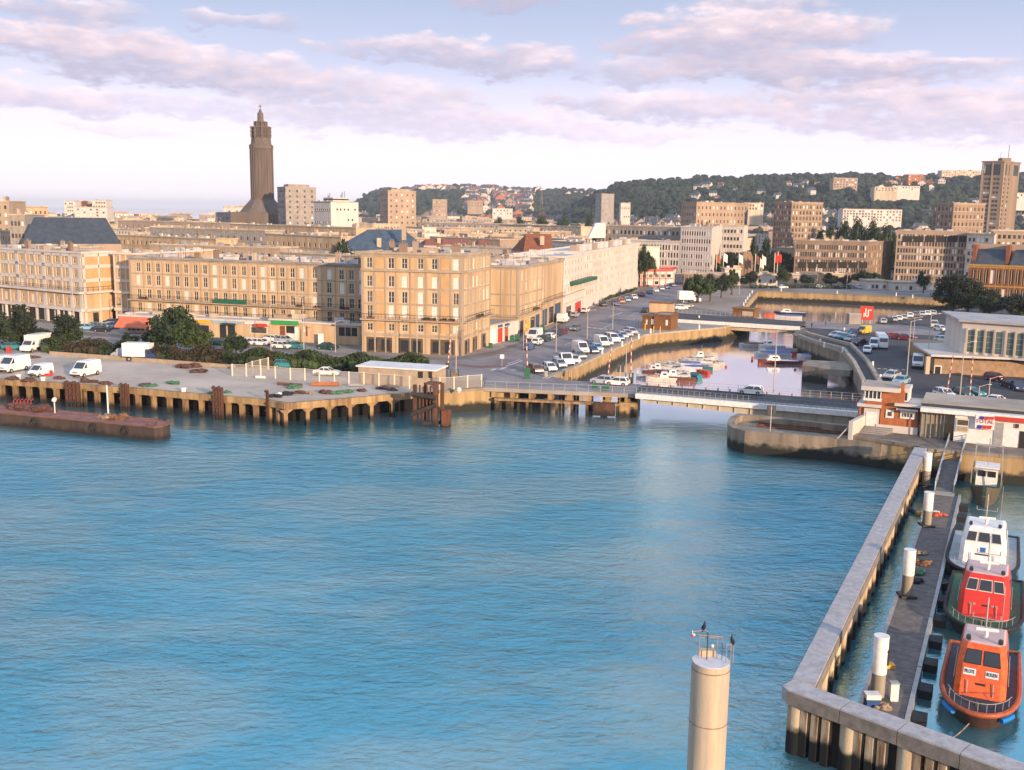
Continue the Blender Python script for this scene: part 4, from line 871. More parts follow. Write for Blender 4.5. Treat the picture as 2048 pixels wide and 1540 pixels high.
def churchtower():
    Y = 790; c = Vector(XD(526, Y, 430)); r0 = thing('bell_tower', 'very tall octagonal concrete church tower rising from a spreading pyramid base', 'tower', (c.x, c.y, Q))
    m_ = mat('church_concrete', (.145, .108, .085), .9, .25, .25, streak=True); s = Y / FPX / math.cos(PITCH) * 1.0
    zz = lambda y: zat((c.x, c.y), y)
    def octo(r, z, n=8, ph=math.pi / 8, ww=1): return [(c.x + r * math.cos(2 * math.pi * i / n + ph), c.y + r * math.sin(2 * math.pi * i / n + ph), z) for i in range(n)]
    b = MB().m(m_)
    prof = [(22.5, 399), (20.8, 396), (20.8, 299), (22.5, 297), (22.5, 291), (19, 288), (18, 276)]
    b.loft([octo(w * s * 1.03, zz(y)) for w, y in prof]); b.build('shaft', r0)
    b = MB().m(m_)                            # vertical ribs
    for i in range(24):
        a = 2 * math.pi * i / 24; rr = 21.3 * s; p = (c.x + rr * math.cos(a), c.y + rr * math.sin(a)); b.bar((*p, zz(397)), (*p, zz(296)), .55)
    b.m(m_)
    for k in range(14):
        y = 300 + k * 7; b.loft([octo(21.6 * s, zz(y + 1)), octo(21.9 * s, zz(y))], cap=True)
    b.build('ribs', r0)
    b = MB().m(mat('dark_window_lattice', (.075, .055, .045), .7, .2, 2))
    b.loft([octo(16 * s, zz(276)), octo(16.5 * s, zz(256)), octo(17.5 * s, zz(254))]); b.build('belfry', r0)
    b = MB().m(m_)
    for i in range(8):
        a = 2 * math.pi * i / 8 + math.pi / 8
        for rr, y0, y1, w in ((17.5, 276, 253, 1.4), (11.5, 255, 243, 1.1)):
            p = (c.x + rr * s * math.cos(a), c.y + rr * s * math.sin(a)); b.bar((*p, zz(y0)), (*p, zz(y1)), w)
            for k in range(3): b.bar((p[0], p[1], zz(y0 - (y0 - y1) * (k + .6) / 3)), (p[0], p[1], zz(y0 - (y0 - y1) * (k + .8) / 3)), w * 1.5)
    b.loft([octo(18 * s, zz(256)), octo(18 * s, zz(254))]); b.loft([octo(12 * s, zz(245)), octo(12 * s, zz(243))]); b.build('buttress', r0)
    b = MB().m(m_)
    b.loft([octo(9.5 * s, zz(254)), octo(7 * s, zz(243)), octo(5.9 * s, zz(240)), octo(5.6 * s, zz(227)), octo(3.2 * s, zz(224)), octo(2.2 * s, zz(219))]); b.build('lantern', r0)
    b = MB().m(m_); b.bar((c.x, c.y, zz(220)), (c.x, c.y, zz(209)), .5); b.bar((c.x - 1.3, c.y, zz(212.5)), (c.x + 1.3, c.y, zz(212.5)), .45); b.build('cross', r0)
    b = MB().m(m_)
    sq = lambda r, z: [(c.x - r, c.y - r, z), (c.x + r, c.y - r, z), (c.x + r, c.y + r, z), (c.x - r, c.y + r, z)]
    b.loft([octo(23 * s, zz(399)), octo(47 * s, zz(427))][::-1], cap=False); b.loft([octo(23 * s, zz(397)), octo(23 * s, zz(399))][::-1]); b.build('pyramid_roof', r0)
    b = MB().m(m_); b.loft([sq(50 * s, Q), sq(50 * s, zz(427)), sq(46 * s, zz(424))]); b.build('nave', r0)
churchtower()

def hiproof(label, xl, xr, ye, xr0, xr1, yr, zE, depth, m_, cat='building', name='house', chim=(), wallm=BEIGE, gable=False):
    p, q = v2(P(xl, ye, zE)), v2(P(xr, ye, zE)); ft = away(p, q, depth); r = thing(name, label, cat, (p.x, p.y, Q))
    w = MB().m(wallm); w.prism(ft, Q, zE, cap=False); w.build('wall', r)
    d = (q - p).normalized(); n = Vector((-d.y, d.x)); mid = p + n * depth / 2; L_ = (q - p).length
    m0_ = p + n * depth / 2; m1_ = q + n * depth / 2; Yr = m0_.y
    a = m0_.lerp(m1_, upx(m0_, m1_, xr0, 470)); b_ = m0_.lerp(m1_, upx(m0_, m1_, xr1, 470)); zr = zat(a.lerp(b_, .5), yr)
    rb = MB().m(m_); E = [Vector((*ft[i], zE)) for i in range(4)]; A_, B_ = Vector((*a, zr)), Vector((*b_, zr))
    rb.poly([E[0], E[1], B_, A_]); rb.poly([E[1], E[2], B_]); rb.poly([E[2], E[3], A_, B_]); rb.poly([E[3], E[0], A_]); rb.build('roof', r)
    for (cx, y0, y1) in chim:
        c_ = v2(XD(cx, Yr - depth * .2)); mb = MB().m(CONC); mb.hexa([(c_.x - .7, c_.y - .5), (c_.x + .7, c_.y - .5), (c_.x + .7, c_.y + .5), (c_.x - .7, c_.y + .5)], zat(c_, y1), zat(c_, y0)); mb.build('chimney', r)
    return r
hiproof('large church hall with a long dark slate hip roof on the left', 43, 243, 488, 70, 213, 435, 17, 26, SLATE, 'church', 'church', wallm=TAN)
ch_ = bpy.data.objects[-1] if False else None
hiproof('big blue grey slate mansard roof with a white ridge and chimneys', 694, 862, 503, 736, 808, 459, 17, 24, mat('blue_slate', (.06, .085, .11), .5, .3, .5, streak=True), 'church', 'church', chim=((758, 476, 498), (808, 452, 480), (806, 487, 500)))
hiproof('red tiled house right of the blue grey slate roof', 848, 884, 494, 852, 882, 478, 15.5, 12, TILE, wallm=WHITEC)
hiproof('wider red tiled house with a gabled dormer', 882, 942, 494, 886, 938, 478, 15.5, 12, TILE, wallm=BEIGE, chim=((878, 476, 488),))
hiproof('small red tiled house beside the white flat roofs', 955, 985, 492, 958, 975, 480, 15.5, 10, TILE, wallm=WHITEC)
r_ = hiproof('tall building with a steep reddish brown tiled roof behind the street blocks', 1047, 1106, 503, 1052, 1103, 468, 17.5, 12, mat('brown_tile', (.21, .075, .035), .85, .25, 1), wallm=TAN, chim=((1085, 472, 490),))

f, z = atY(1180, 1325, 452, 430, -15, 14)
f = [tuple(v2(XD(1185, 455))), tuple(v2(XD(1362, 425))), tuple(v2(XD(1362, 440))), tuple(v2(XD(1185, 470)))]
simple('long grey upper block with two window rows behind the white columned wing', 'building', f, zat(f[1], 455), n=22, rows=6, wall=GREYC, seed=100, clutter=16, chim=5, ww=1.1)
f = [tuple(v2(XD(1235, 428))), tuple(v2(XD(1362, 414))), tuple(v2(XD(1362, 424.8))), tuple(v2(XD(1235, 438)))]
zz_ = zat(f[1], 484); simple('white columned lower wing with tall windows at the end of the street', 'building', f, zz_, n=22, rows=5, wall=WHITEC, seed=101, clutter=6, ww=1.2, wh=2.0, fcol=WHITEC, cornice=(.5, .4))
f, z = corner3(1362.5, 1425, 1446, 414, 405, 470, 456)
simple('tall white corner building facing the inner basin', 'building', f, z, n=12, rows=7, wall=WHITEC, seed=102, clutter=8, chim=2, ww=1.1, sides=(0, 1), fcol=WHITEC)
f = [tuple(v2(XD(1427, 492))), tuple(v2(XD(1489, 486))), tuple(v2(XD(1497, 500))), tuple(v2(XD(1427, 510)))]
simple('pale hotel with a dark recessed bay behind the corner building', 'building', f, zat(f[1], 452), n=9, rows=6, wall=WHITEC, seed=103, clutter=3, ww=1.3, shut=.1)
f = [tuple(v2(XD(1593, 440))), tuple(v2(XD(1740, 432))), tuple(v2(XD(1790, 455))), tuple(v2(XD(1640, 470)))]
rK = simple('long low brown block with galleries at the head of the basin', 'building', f, zat(f[0], 482), n=30, rows=5, wall=TAN2, seed=104, clutter=16, chim=5, ww=.9, wh=1.9, fcol=TAN2, sides=(0, 1))
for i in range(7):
    xa = 1597 + i * 20.5; pxpanel4(rK, 'arcade_shade_panel', XD(1593, 440), XD(1740, 432), xa, xa + 17, 524, 536, DARKIN, .12)  # flat dark panels standing in for shade inside the arcade
f = [tuple(v2(XD(1796, 440))), tuple(v2(XD(1940, 430))), tuple(v2(XD(1948, 450))), tuple(v2(XD(1800, 462)))]
rL = simple('large grey brown block with a dark gallery under its top storey', 'building', f, zat(f[0], 462), n=24, rows=7, wall=TAN, seed=105, clutter=6, ww=1.0, wh=1.9, fcol=TAN)
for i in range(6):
    xa = 1803 + i * 22.5; pxpanel4(rL, 'gallery_shade_panel', XD(1796, 440), XD(1940, 430), xa, xa + 20, 472, 484, DARKIN, .12)  # gallery shadow painted as dark panels on the flat wall
f = [tuple(v2(XD(1937, 425))), tuple(v2(XD(1992, 415))), tuple(v2(XD(1996, 440))), tuple(v2(XD(1940, 445)))]
simple('white stepped building between the brown block and the brick one', 'building', f, zat(f[0], 468), n=6, rows=7, wall=WHITEC, seed=106, clutter=3, ww=1.2)
f = [tuple(v2(XD(1985, 440))), tuple(v2(XD(2120, 430))), tuple(v2(XD(2130, 460))), tuple(v2(XD(1990, 460)))]
simple('tan block with white window frames on the right edge', 'building', f, zat(f[0], 462), n=13, rows=7, wall=TAN, seed=107, clutter=6)
bk0, bk1 = v2(XD(1946, 340)), v2(XD(2250, 318)); zeave = zat(bk0, 531)
d_ = (bk1 - bk0).normalized(); n_ = Vector((-d_.y, d_.x)); bf = [tuple(bk0), tuple(bk1), tuple(bk1 + n_ * 14), tuple(bk0 + n_ * 14)]; lb_ = (bk1 - bk0).length
bb_ = building('brick_building', 'dark red brick building with slate slopes and yellow string courses behind the black trees', 'building', bf, zeave, wall=BRICKD, roof=SLATE, cornm=mat('ochre_trim', (.42, .24, .06), .8, .15, 1), seed=110,
    fac={0: dict(cols=grid(lb_, 22, 1.1), rows=[(1.5, 4.3), (6.0, zeave - Q - 1.2)], shut=.1, curt=.3, near=False)}, frame=[0], fcol=mat('ochre_trim', (.42, .24, .06)), beams=[(4.9, .45, .12), (zeave - Q - .6, .5, .12)], pil={0: [(c[1] + .7, .22, .05) for c in grid(lb_, 22, 1.1)]}, cornice=(.4, .5))
rb = MB().m(SLATE)
for i in range(4):
    a = bk0 + d_ * (lb_ * i / 4 + (1.2 if i else .2)); b2 = bk0 + d_ * (lb_ * (i + 1) / 4 - .3); zr = zat(bk0 + n_ * 6, 497)
    o1, o2 = a + n_ * .4, b2 + n_ * .4; t1_, t2_ = a + n_ * 6 + d_ * 1.0, b2 + n_ * 6
    rb.poly([(*o1, zeave + .5), (*o2, zeave + .5), (*t2_, zr), (*t1_, zr)]); rb.poly([(*o1, zeave + .5), (*t1_, zr), (*(a + n_ * 12), zeave + .5)]); rb.poly([(*(a + n_ * 12), zeave + .5), (*t1_, zr), (*t2_, zr), (*(b2 + n_ * 12), zeave + .5)])
rb.build('slate_slope', bb_)
for i in range(4):
    a = bk0 + d_ * (lb_ * (i + .02) / 4 + (.3 if i == 0 else -.4)); mb = MB().m(BRICKD)
    mb.hexa([tuple(a + n_ * 1.5), tuple(a + d_ * 1.1 + n_ * 1.5), tuple(a + d_ * 1.1 + n_ * 11), tuple(a + n_ * 11)], zeave + .4, zat(bk0, 493) + .6); mb.build('party_wall', bb_)
mb = MB().m(TAN); mb.hexa([tuple(bk0 + n_ * 9), tuple(bk0 + d_ * lb_ + n_ * 9), tuple(bk0 + d_ * lb_ + n_ * 12), tuple(bk0 + n_ * 12)], zeave + 1, zat(bk0, 488)); mb.build('attic', bb_)

rng = random.Random(21)
DISTR = ['pale flat roofed block far back in the town', 'tan flat roofed block far back in the town', 'grey flat roofed block far back in the town', 'off white block far back in the town', 'brick coloured block far back in the town']
WALLS = [CONC, TAN, GREYC, WHITEC, BRICKD]
nfill = 0; FO = []
taken = [(526, 70)]
Ys = [520, 600, 690, 790, 900, 1030, 1180, 1350, 1550, 1800]
for Y, z1b in ((520, 17), (600, 17), (690, 17), (790, 18), (900, 18), (1030, 18), (1180, 19), (1350, 19), (1550, 20), (1800, 20)):
    x = -80 + rng.uniform(0, 30)
    while x < 2150:
        w = rng.uniform(28, 90) * (600 / Y) ** .5
        xm = x + w / 2
        xlim = 690 if Y > 1250 else 1190
        ok = not (466 < xm < 590 and Y < 900)
        if Y > 1180 and xm > 1120: ok = False
        if Y > 1000 and xm > 1900: ok = False
        if xm > 1180 and Y < 700: ok = False
        if 1440 < xm < 1960 and Y < 900: ok = rng.random() < .5
        if rng.random() < .12: ok = False
        if ok:
            k = rng.choices(range(5), (4, 4, 3, 3, .6))[0]; zz = z1b + rng.uniform(-4, 2) - (4 if xm > 1200 else 0)
            p, q = XD(x, Y + rng.uniform(-25, 25)), XD(x + w, Y + rng.uniform(-25, 25))
            ft = away(p, q, rng.uniform(10, 16)); ln = (v2(q) - v2(p)).length
            if Y > 650: t_ = simple(DISTR[k], 'building', ft, zz, n=max(2, int(ln / 4.2)), rows=4, wall=WALLS[k], seed=nfill + 200, clutter=3, pils=False, beams=False, group='flat roofed blocks of the distant town', roof=rng.choice([ROOFG, ROOFL, GREYC]), wh=1.7, ww=1.5, shut=.15, curt=.6)
            else: t_ = simple(DISTR[k], 'building', ft, zz, n=max(3, int(ln / 3)), rows=5, wall=WALLS[k], seed=nfill + 200, clutter=5, chim=2, group='flat roofed blocks of the distant town', roof=rng.choice([ROOFG, ROOFL]))
            nfill += 1; FO.append((x, f'{ORD[Ys.index(Y)]} row of the distant town', DISTR[k].replace(' far back in the town', ''), t_))
        x += w + rng.uniform(0, 14)
def house_mesh(kind):
    rr = random.Random(kind); w, l, h, r = rr.uniform(8, 13), rr.uniform(7, 9), rr.uniform(5, 8), rr.uniform(2.5, 4)
    wm = [WHITEC, PINKW, CONC, TAN, WHITEC, BRICK][kind % 6]; rm = [SLATE, TILE, SLATE, mat('grey_slate', (.10, .10, .125), .6, .2, 1), TILE, SLATE][kind % 6]
    a = MB().m(wm); a.box(-w / 2, w / 2, -l / 2, l / 2, -6, h); a.m(wm)
    if kind % 2: 
        a.poly([(-w / 2, -l / 2, h), (w / 2, -l / 2, h), (0, -l / 2, h + r)]); a.poly([(w / 2, l / 2, h), (-w / 2, l / 2, h), (0, l / 2, h + r)])
    else:
        a.poly([(w / 2, -l / 2, h), (w / 2, l / 2, h), (w / 2, 0, h + r)]); a.poly([(-w / 2, l / 2, h), (-w / 2, -l / 2, h), (-w / 2, 0, h + r)])
    b = MB().m(rm)
    if kind % 2: 
        for s in (-1, 1): b.poly([(s * (w / 2 + .5), -l / 2 - .4, h - .3), (s * (w / 2 + .5), l / 2 + .4, h - .3), (0, l / 2 + .4, h + r), (0, -l / 2 - .4, h + r)])
    else:
        for s in (-1, 1): b.poly([(-w / 2 - .4, s * (l / 2 + .5), h - .3), (w / 2 + .4, s * (l / 2 + .5), h - .3), (w / 2 + .4, 0, h + r), (-w / 2 - .4, 0, h + r)])
    b.m(TAN); b.box(w * .25, w * .25 + .8, -.4, .4, h + r * .3, h + r + 1)
    c = MB().m(GLASSD)
    for i in range(3):
        for j in range(2): x = -w / 2 + w * (i + .3) / 3; z = h * (j + .3) / 2; c.poly([(x, -l / 2 - .03, z), (x + 1, -l / 2 - .03, z), (x + 1, -l / 2 - .03, z + 1.4), (x, -l / 2 - .03, z + 1.4)])
    return a.mesh('wall'), b.mesh('roof'), c.mesh('windows')
HM = [house_mesh(k) for k in range(12)]
HO = []; zone = ''
HLAB = ['white slate roofed house', 'pinkish red roofed house', 'cream slate roofed house', 'tan grey roofed house', 'white red roofed house', 'brick slate roofed house']
def house(p, kind, rz, sc=1):
    HP.append((p[0], p[1])); t = thing('house', '', 'house', tuple(p), 'houses scattered on the hillside'); HO.append((p[0] / p[1], zone, HLAB[kind % 6], t)); t.rotation_euler = (0, 0, rz); t.scale = (sc, sc, sc)
    a, b, c = HM[kind]; kid('wall', a, t); kid('roof', b, t); tag(kid('windows', c, t), kind='stuff')
rng = random.Random(5); HP = []
def scatter(zn, rows, u0, u1, v0, v1, n, sc=(1, 1.5), kinds=None):
    global zone
    zone = zn
    for _ in range(n):
        p = onhill(rows, rng.uniform(u0, u1), rng.uniform(v0, v1)); house(p - Vector((0, 0, .5)), rng.choice(kinds or range(12)), rng.uniform(-.7, .7), rng.uniform(*sc))
ux = lambda x: (x - 690) / 810; uxr = lambda x: (x - 1080) / 1420
scatter('far left hill crest', rows_l, ux(800), ux(1080), .84, 1.0, 60, (1.5, 2.4), [0, 1, 2, 4, 6, 7, 10]); scatter('far left hill mid slope', rows_l, ux(930), ux(1060), .3, .8, 70, (1.5, 2.3)); scatter('far left hill foot', rows_l, ux(720), ux(1190), 0, .22, 46, (1.3, 2.0))
scatter('near the slim tower', rows_l, ux(1130), ux(1190), .7, .95, 10, (1.3, 2), [1, 4, 7])
scatter('right hill foot', rows_r, uxr(1190), uxr(1360), .0, .27, 85, (.9, 1.4), [0, 2, 3, 6, 8, 9]); scatter('between tan tower blocks', rows_r, uxr(1500), uxr(1680), .02, .42, 36, (.8, 1.2), [0, 2, 3, 8, 9]); scatter('right hill woods', rows_r, uxr(1380), uxr(1640), .55, .8, 16, (.9, 1.3), [0, 4, 6])
scatter('right of middle tower block', rows_r, uxr(1690), uxr(1960), .1, .5, 18, (.8, 1.2), [0, 2, 3]); scatter('right hill crest', rows_r, uxr(1740), uxr(1880), .68, .97, 20, (1, 1.4), [1, 3, 5, 7]); scatter('right of town hall tower', rows_r, uxr(2000), uxr(2140), .2, .9, 22, (1, 1.3))
def rank(items):
    seen = {}
    for k_, zn, lb, t in sorted(items, key=lambda i: i[0]):
        c = seen[(zn, lb)] = seen.get((zn, lb), -1) + 1; t['label'] = f'{lb}, {zn}, {ORD[c]} from left'
rank(HO); rank(FO)
for (x, yt, yb, w, Y, wl, lb) in [(1685, 418, 440, 62, 1250, WHITEC, 'white terraced apartment block low on the right hill'), (1745, 419, 443, 58, 1255, PINKW, 'pinkish apartment block beside the white terraced one'), (1876, 341, 363, 78, 1800, CONC, 'long cream slab block on the crest of the right hill'), (1662, 356, 376, 48, 1600, TAN, 'large stone mansion high on the wooded hill'), (1810, 349, 372, 30, 1750, BRICK, 'reddish house group on the crest left of the cream slab'),
                                  (1745, 374, 382, 45, 1500, CONC, 'narrow tan terrace halfway up the right hill'), (1780, 372, 380, 55, 1520, WHITEC, 'pale terrace right of the narrow tan one'), (2028, 386, 398, 40, 1300, WHITEC, 'white block right of the town hall tower'), (1490, 406, 420, 36, 1000, CONC, 'pale low block between two tan tower blocks'), (985, 417, 430, 40, 1700, PINKW, 'pinkish slab at the foot of the far hill'), (935, 402, 414, 30, 2050, TAN, 'tan slab halfway up the far hill')]:
    p, q = XD(x, Y), XD(x + w, Y); ft = away(p, q, 18); z1 = zat(p, yt); simple(lb, 'building', ft, z1, n=max(4, w // 6), rows=max(2, int((yb - yt) / 5)), wall=wl, seed=x, z0=zat(p, yb) - 14, g=14, clutter=3, chim=0 if w < 70 else 5, pils=False, beams=False, ww=2, wh=2.2)
def treeblob(mb, p, r, rr):
    for k in range(2): mb.blob((p[0] + rr.uniform(-r, r) * .6, p[1] + rr.uniform(-r, r) * .4, p[2] + r * .5 + k * r * .5), r * rr.uniform(.55, .9), rr.random(), sq=(1, 1, rr.uniform(.8, 1.15)), n=6, m_=4, jit=.3)
HC = {}
for hx, hy in HP:
    for k in (-1, 0, 1): HC.setdefault(int(hx // 40) + k, []).append((hx, hy))
WOOD = mat('hill_wood', (.024, .044, .024), .9, 0, .02, col2=(.008, .018, .015), contrast=(.4, .6))
for rows, x0, x1, n, fn, rs in ((rows_l, ux(705), ux(1290), 2900, ux, (5, 10)), (rows_r, uxr(1150), uxr(2180), 5600, uxr, (3.6, 7.5))):
    mb = MB().m(WOOD); rr = random.Random(n)
    for _ in range(n):
        u = rr.uniform(x0, x1); v = 1 - rr.random() ** 1.5 * .98
        if rows is rows_l and .3 < v < .8 and ux(930) < u < ux(1060) and rr.random() < .85: continue
        if v < .22 and rr.random() < .6: continue
        p = onhill(rows, u, v)
        if v < .985 and any(-45 < p.y - hy < 5 and abs(p.x - hx) < 13 for hx, hy in HC.get(int(p.x // 40), ())): continue
        r = rr.uniform(*rs) * (1.25 if v > .97 else 1); treeblob(mb, (p.x, p.y, p.z), r, rr)
    tag(mb.build('hill_woods'), 'dense dark green woods covering the ' + ('far left hill' if rows is rows_l else 'right hill'), 'woods', kind='stuff')

a, b = v2(XD(1178, 448)), v2(XD(1212, 446)); mb = MB().m(WHITEP); n0_ = (a + (b - a) * .42)
mb.loft([[(p.x, p.y + o, z) for p, z in ((a, zat(a, 476)), (b, zat(b, 476)), (b, zat(b, 446)), (n0_, zat(n0_, 446)))] for o in (0, 9)]); tag(mb.build('sloping_hall', o=(a.x, a.y, Q)), 'white hall with a steep sloping side beyond the brown tiled roof', 'hall')
p = XD(1083, 1500); mb = MB().m(TAN2)
for s in (-1, 1): mb.bar((p[0] + s * 4, p[1], Q), (p[0], p[1], zat(p, 380)), .4)
for k in range(6): mb.bar((p[0] - 4 + k * .6, p[1], Q + 8 + k * 8), (p[0] + 4 - k * .6, p[1], Q + 8 + k * 8), .3)
tag(mb.build('lattice_mast', o=(p[0], p[1], Q)), 'faint tall lattice mast before the far hill', 'mast')
def P3(v, z): return (v.x, v.y, z)
qf = [v2(p) for p in quay_front]
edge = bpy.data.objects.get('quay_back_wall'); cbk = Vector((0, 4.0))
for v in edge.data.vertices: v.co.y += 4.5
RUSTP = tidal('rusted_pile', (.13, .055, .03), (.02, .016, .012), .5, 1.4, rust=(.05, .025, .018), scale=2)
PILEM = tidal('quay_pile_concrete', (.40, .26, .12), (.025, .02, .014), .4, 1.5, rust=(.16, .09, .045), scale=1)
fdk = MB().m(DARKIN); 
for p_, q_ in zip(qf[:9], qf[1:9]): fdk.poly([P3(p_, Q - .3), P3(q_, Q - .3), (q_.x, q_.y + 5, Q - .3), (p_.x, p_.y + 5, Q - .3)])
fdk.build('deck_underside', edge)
def bays(i0, i1, pitch, fas, opn_top, pw, slant=False):
    for p, q in zip(qf[i0:i1], qf[i0 + 1:i1 + 1]):
        d = (q - p); ln = d.length; d.normalize(); n = Vector((d.y, -d.x)); k = max(1, round(ln / pitch))
        for i in range(k):
            a, e = p + d * (ln * i / k), p + d * (ln * (i + 1) / k); j = random.uniform(-.05, .05)
            mb = MB().m(QCONC); mb.hexa([tuple(a + n * (.18 + j) + d * .015), tuple(e + n * (.18 + j) - d * .015), tuple(e - n * .6), tuple(a - n * .6)], Q - fas + j, Q + .10 + j * .6); mb.build('edge_beam', edge)
            mb = MB().m(PILEM); w = pw
            mb.hexa([tuple(a - d * w / 2 + n * .06), tuple(a + d * w / 2 + n * .06), tuple(a + d * w / 2 - n * .7), tuple(a - d * w / 2 - n * .7)], -1.5, Q - fas + .02)
            hq = .55 if slant else .38                       # haunches
            z1_ = Q - fas + .01
            for s in (1, -1):
                f0 = a + d * (s * w / 2) - n * .02
                for k0, k1 in ((0, -.5),):
                    A0, A1 = f0, f0 + d * s * hq * (1.6 if slant and s > 0 else 1)
                    t0, t1, t2 = (A0.x, A0.y, z1_ - hq * 1.1), (A1.x, A1.y, z1_), (A0.x, A0.y, z1_)
                    B0, B1 = A0 - n * .6, A1 - n * .6
                    mb.poly([t0, t1, t2] if s > 0 else [t0, t2, t1]); mb.poly([t0, (B0.x, B0.y, t0[2]), (B1.x, B1.y, z1_), t1] if s > 0 else [t0, t1, (B1.x, B1.y, z1_), (B0.x, B0.y, t0[2])])
            mb.build('quay_pile', edge)
bays(0, 6, 2.55, .8, 0, .5); bays(6, 8, 3.5, .85, 0, .55, True)
def qpos(x): 
    for p, q in zip(qf, qf[1:]):
        u = upx(p, q, x, 780)
        if 0 <= u <= 1: d = (q - p).normalized(); return p.lerp(q, u), d, Vector((d.y, -d.x))
def fender(x, wpx, ytop, label, deep=.9):
    c, d, n = qpos(x); w = wpx * c.y / FPX; zt = zat(c, ytop); r = thing('rusty_fender', label, 'fender', (c.x, c.y, 0), 'rusty fender frames on the quay face')
    for i in range(4):
        a = c + d * (w * (i / 3 - .5)); mb = MB().m(RUSTP); mb.bar(P3(a + n * deep * .6, -.8), P3(a + n * deep * .6, zt - (i % 2) * .15), w / 4.6); mb.build('fender_pile', r)
    for z in (.9, 2.0, 3.0, zt - .25): mb = MB().m(RUSTP); mb.bar(P3(c - d * w * .55 + n * deep, z), P3(c + d * w * .55 + n * deep, z), .25); mb.build('cross_beam', r)
    return r
fender(150, 27, 761, 'wide rusty fender frame with ragged top, nearest the left edge')
fender(254, 17, 765, 'narrow rusty fender frame left of the green net heap')
fender(440, 20, 771, 'rusty fender with a flared head in the middle of the left quay')
fender(537, 8, 779, 'thin broken fender pile near the quay corner', .4)
fx0, fx1 = v2(xy(967, 777)), v2(xy(1272, 790)); fy0, fy1 = v2(xy(1040, 775)), v2(xy(1282, 769))
fy0 = v2(xy(1100, 763))
DPILE = tidal('shade_painted_pile', (.16, .095, .05), (.02, .015, .01), .4, 1.5, rust=(.07, .04, .022), scale=1)  # darker pile colour, painting in the shade beneath the approach
dF = (fx1 - fx0).normalized(); nF = Vector((dF.y, -dF.x)); lF = (fx1 - fx0).length
ap = thing('bridge_approach', 'piled concrete approach road with bracket row leading to the lifting bridge', 'bridge', (fx0.x, fx0.y, 0))
mb = MB().m(ASPH); mb.hexa([tuple(fx0), tuple(fx1), tuple(fy1), tuple(v2(xy(975, 752)))], Q - .45, Q + .03); mb.build('deck', ap)
mb = MB().m(PAVE); mb.hexa([tuple(fx0 + nF * .05), tuple(fx1 + nF * .05), tuple(fx1 - nF * 1.8), tuple(fx0 - nF * 1.8)], Q - .40, Q + .18); mb.build('footway', ap)
for i in range(8):
    a = fx0 + dF * (lF * (.07 + i * .125)); mb = MB().m(PILEM)
    mb.hexa([tuple(a - dF * .4 + nF * .0), tuple(a + dF * .4 + nF * .0), tuple(a + dF * .4 - nF * 2.5), tuple(a - dF * .4 - nF * 2.5)], Q - 1.3, Q - .42, [tuple(a - dF * .4 + nF * .0), tuple(a + dF * .4 + nF * .0), tuple(a + dF * .4 - nF * 2.5), tuple(a - dF * .4 - nF * 2.5)])
    mb.build('deck_bracket', ap)
for i in range(10):
    a = fx0 + dF * (lF * (.10 + i * .098)); 
    for off, w in ((.5, .42), (-3.5, .4), (-8, .4)):
        mb = MB().m(PILEM if off > 0 else RUSTP); mb.m(DPILE); c_ = a + nF * off; mb.bar(P3(c_, -1.5), P3(c_, Q - 1.45 if off > 0 else Q - .4), w); mb.build('support_pile', ap)
mb = MB().m(PILEM); a, e = fx0 + dF * lF * .08 + nF * .9, fx1 + nF * .9; mb.hexa([tuple(a), tuple(e), tuple(e - nF * 1.2), tuple(a - nF * 1.2)], Q - 1.65, Q - 1.32); mb.build('lower_walkway', ap)
a, e = fx0 + dF * lF * .73, fx0 + dF * lF * .87; mb = MB().m(RUSTP)
mb.hexa([tuple(a + nF * 1.3), tuple(e + nF * 1.3), tuple(e + nF * .2), tuple(a + nF * .2)], .2, Q - 1.3); mb.build('fender_panel', ap)
a = fx1; mb = MB().m(QCONC); mb.hexa([tuple(a - dF * 2.4 + nF * .6), tuple(a + dF * 0.2 + nF * .6), tuple(a + dF * .2 - nF * 12), tuple(a - dF * 2.4 - nF * 12)], -2, Q - 1.2); mb.build('end_pier', ap)
rl = railing(ap, [tuple(fx0 + nF * -.1), tuple(fx1 + nF * -.1)], Q + .18, 1.0, 1.8, METG)
a, e = fx0 + dF * lF * .78 + nF * .8, fx0 + dF * lF * .9 + nF * .8
railing(ap, [tuple(a), tuple(e)], Q - 1.32, 1.0, 1.6, YELLOWP, 'yellow_rail')
zb = Q + .25
g0, g1, g2, g3 = v2(xy(1272, 789, z=zb)), v2(xy(1716, 826, z=zb)), v2(xy(1726, 802, z=zb)), v2(xy(1283, 770, z=zb))
br = thing('lifting_bridge', 'lifting road bridge with a long white edge girder over the harbour entrance', 'bridge', (g0.x, g0.y, zb))
dG = (g1 - g0).normalized(); nG = Vector((dG.y, -dG.x)); lG = (g1 - g0).length
mb = MB().m(ASPHD); mb.hexa([tuple(g0), tuple(g1), tuple(g2), tuple(g3)], zb - .3, zb); mb.build('deck', br)
mb = MB().m(GREYC); mb.hexa([tuple(g0 - nG * .35), tuple(g1 - nG * .35), tuple(g1 - nG * 2.3), tuple(g0 - nG * 2.3)], zb - .05, zb + .16); mb.build('footway', br)
mb = MB().m(WHITEP); mb.hexa([tuple(g0 + nG * .35), tuple(g1 + nG * .35), tuple(g1 - nG * .35), tuple(g0 - nG * .35)], zb - .55, zb + .18); mb.build('edge_girder', br)
mb = MB().m(mat('cream_steel', (.55, .46, .33), .6, .12, 1, streak=True))
a, e = g0 - nG * .5, g1 - nG * .5
n0 = len(mb.v)
mb.poly([P3(a + dG * 1.0, zb - 1.15), P3(e, zb - 2.0), P3(e, zb - .5), P3(a + dG * 1.0, zb - .5)]); a2, e2 = a - nG * 9, e - nG * 9
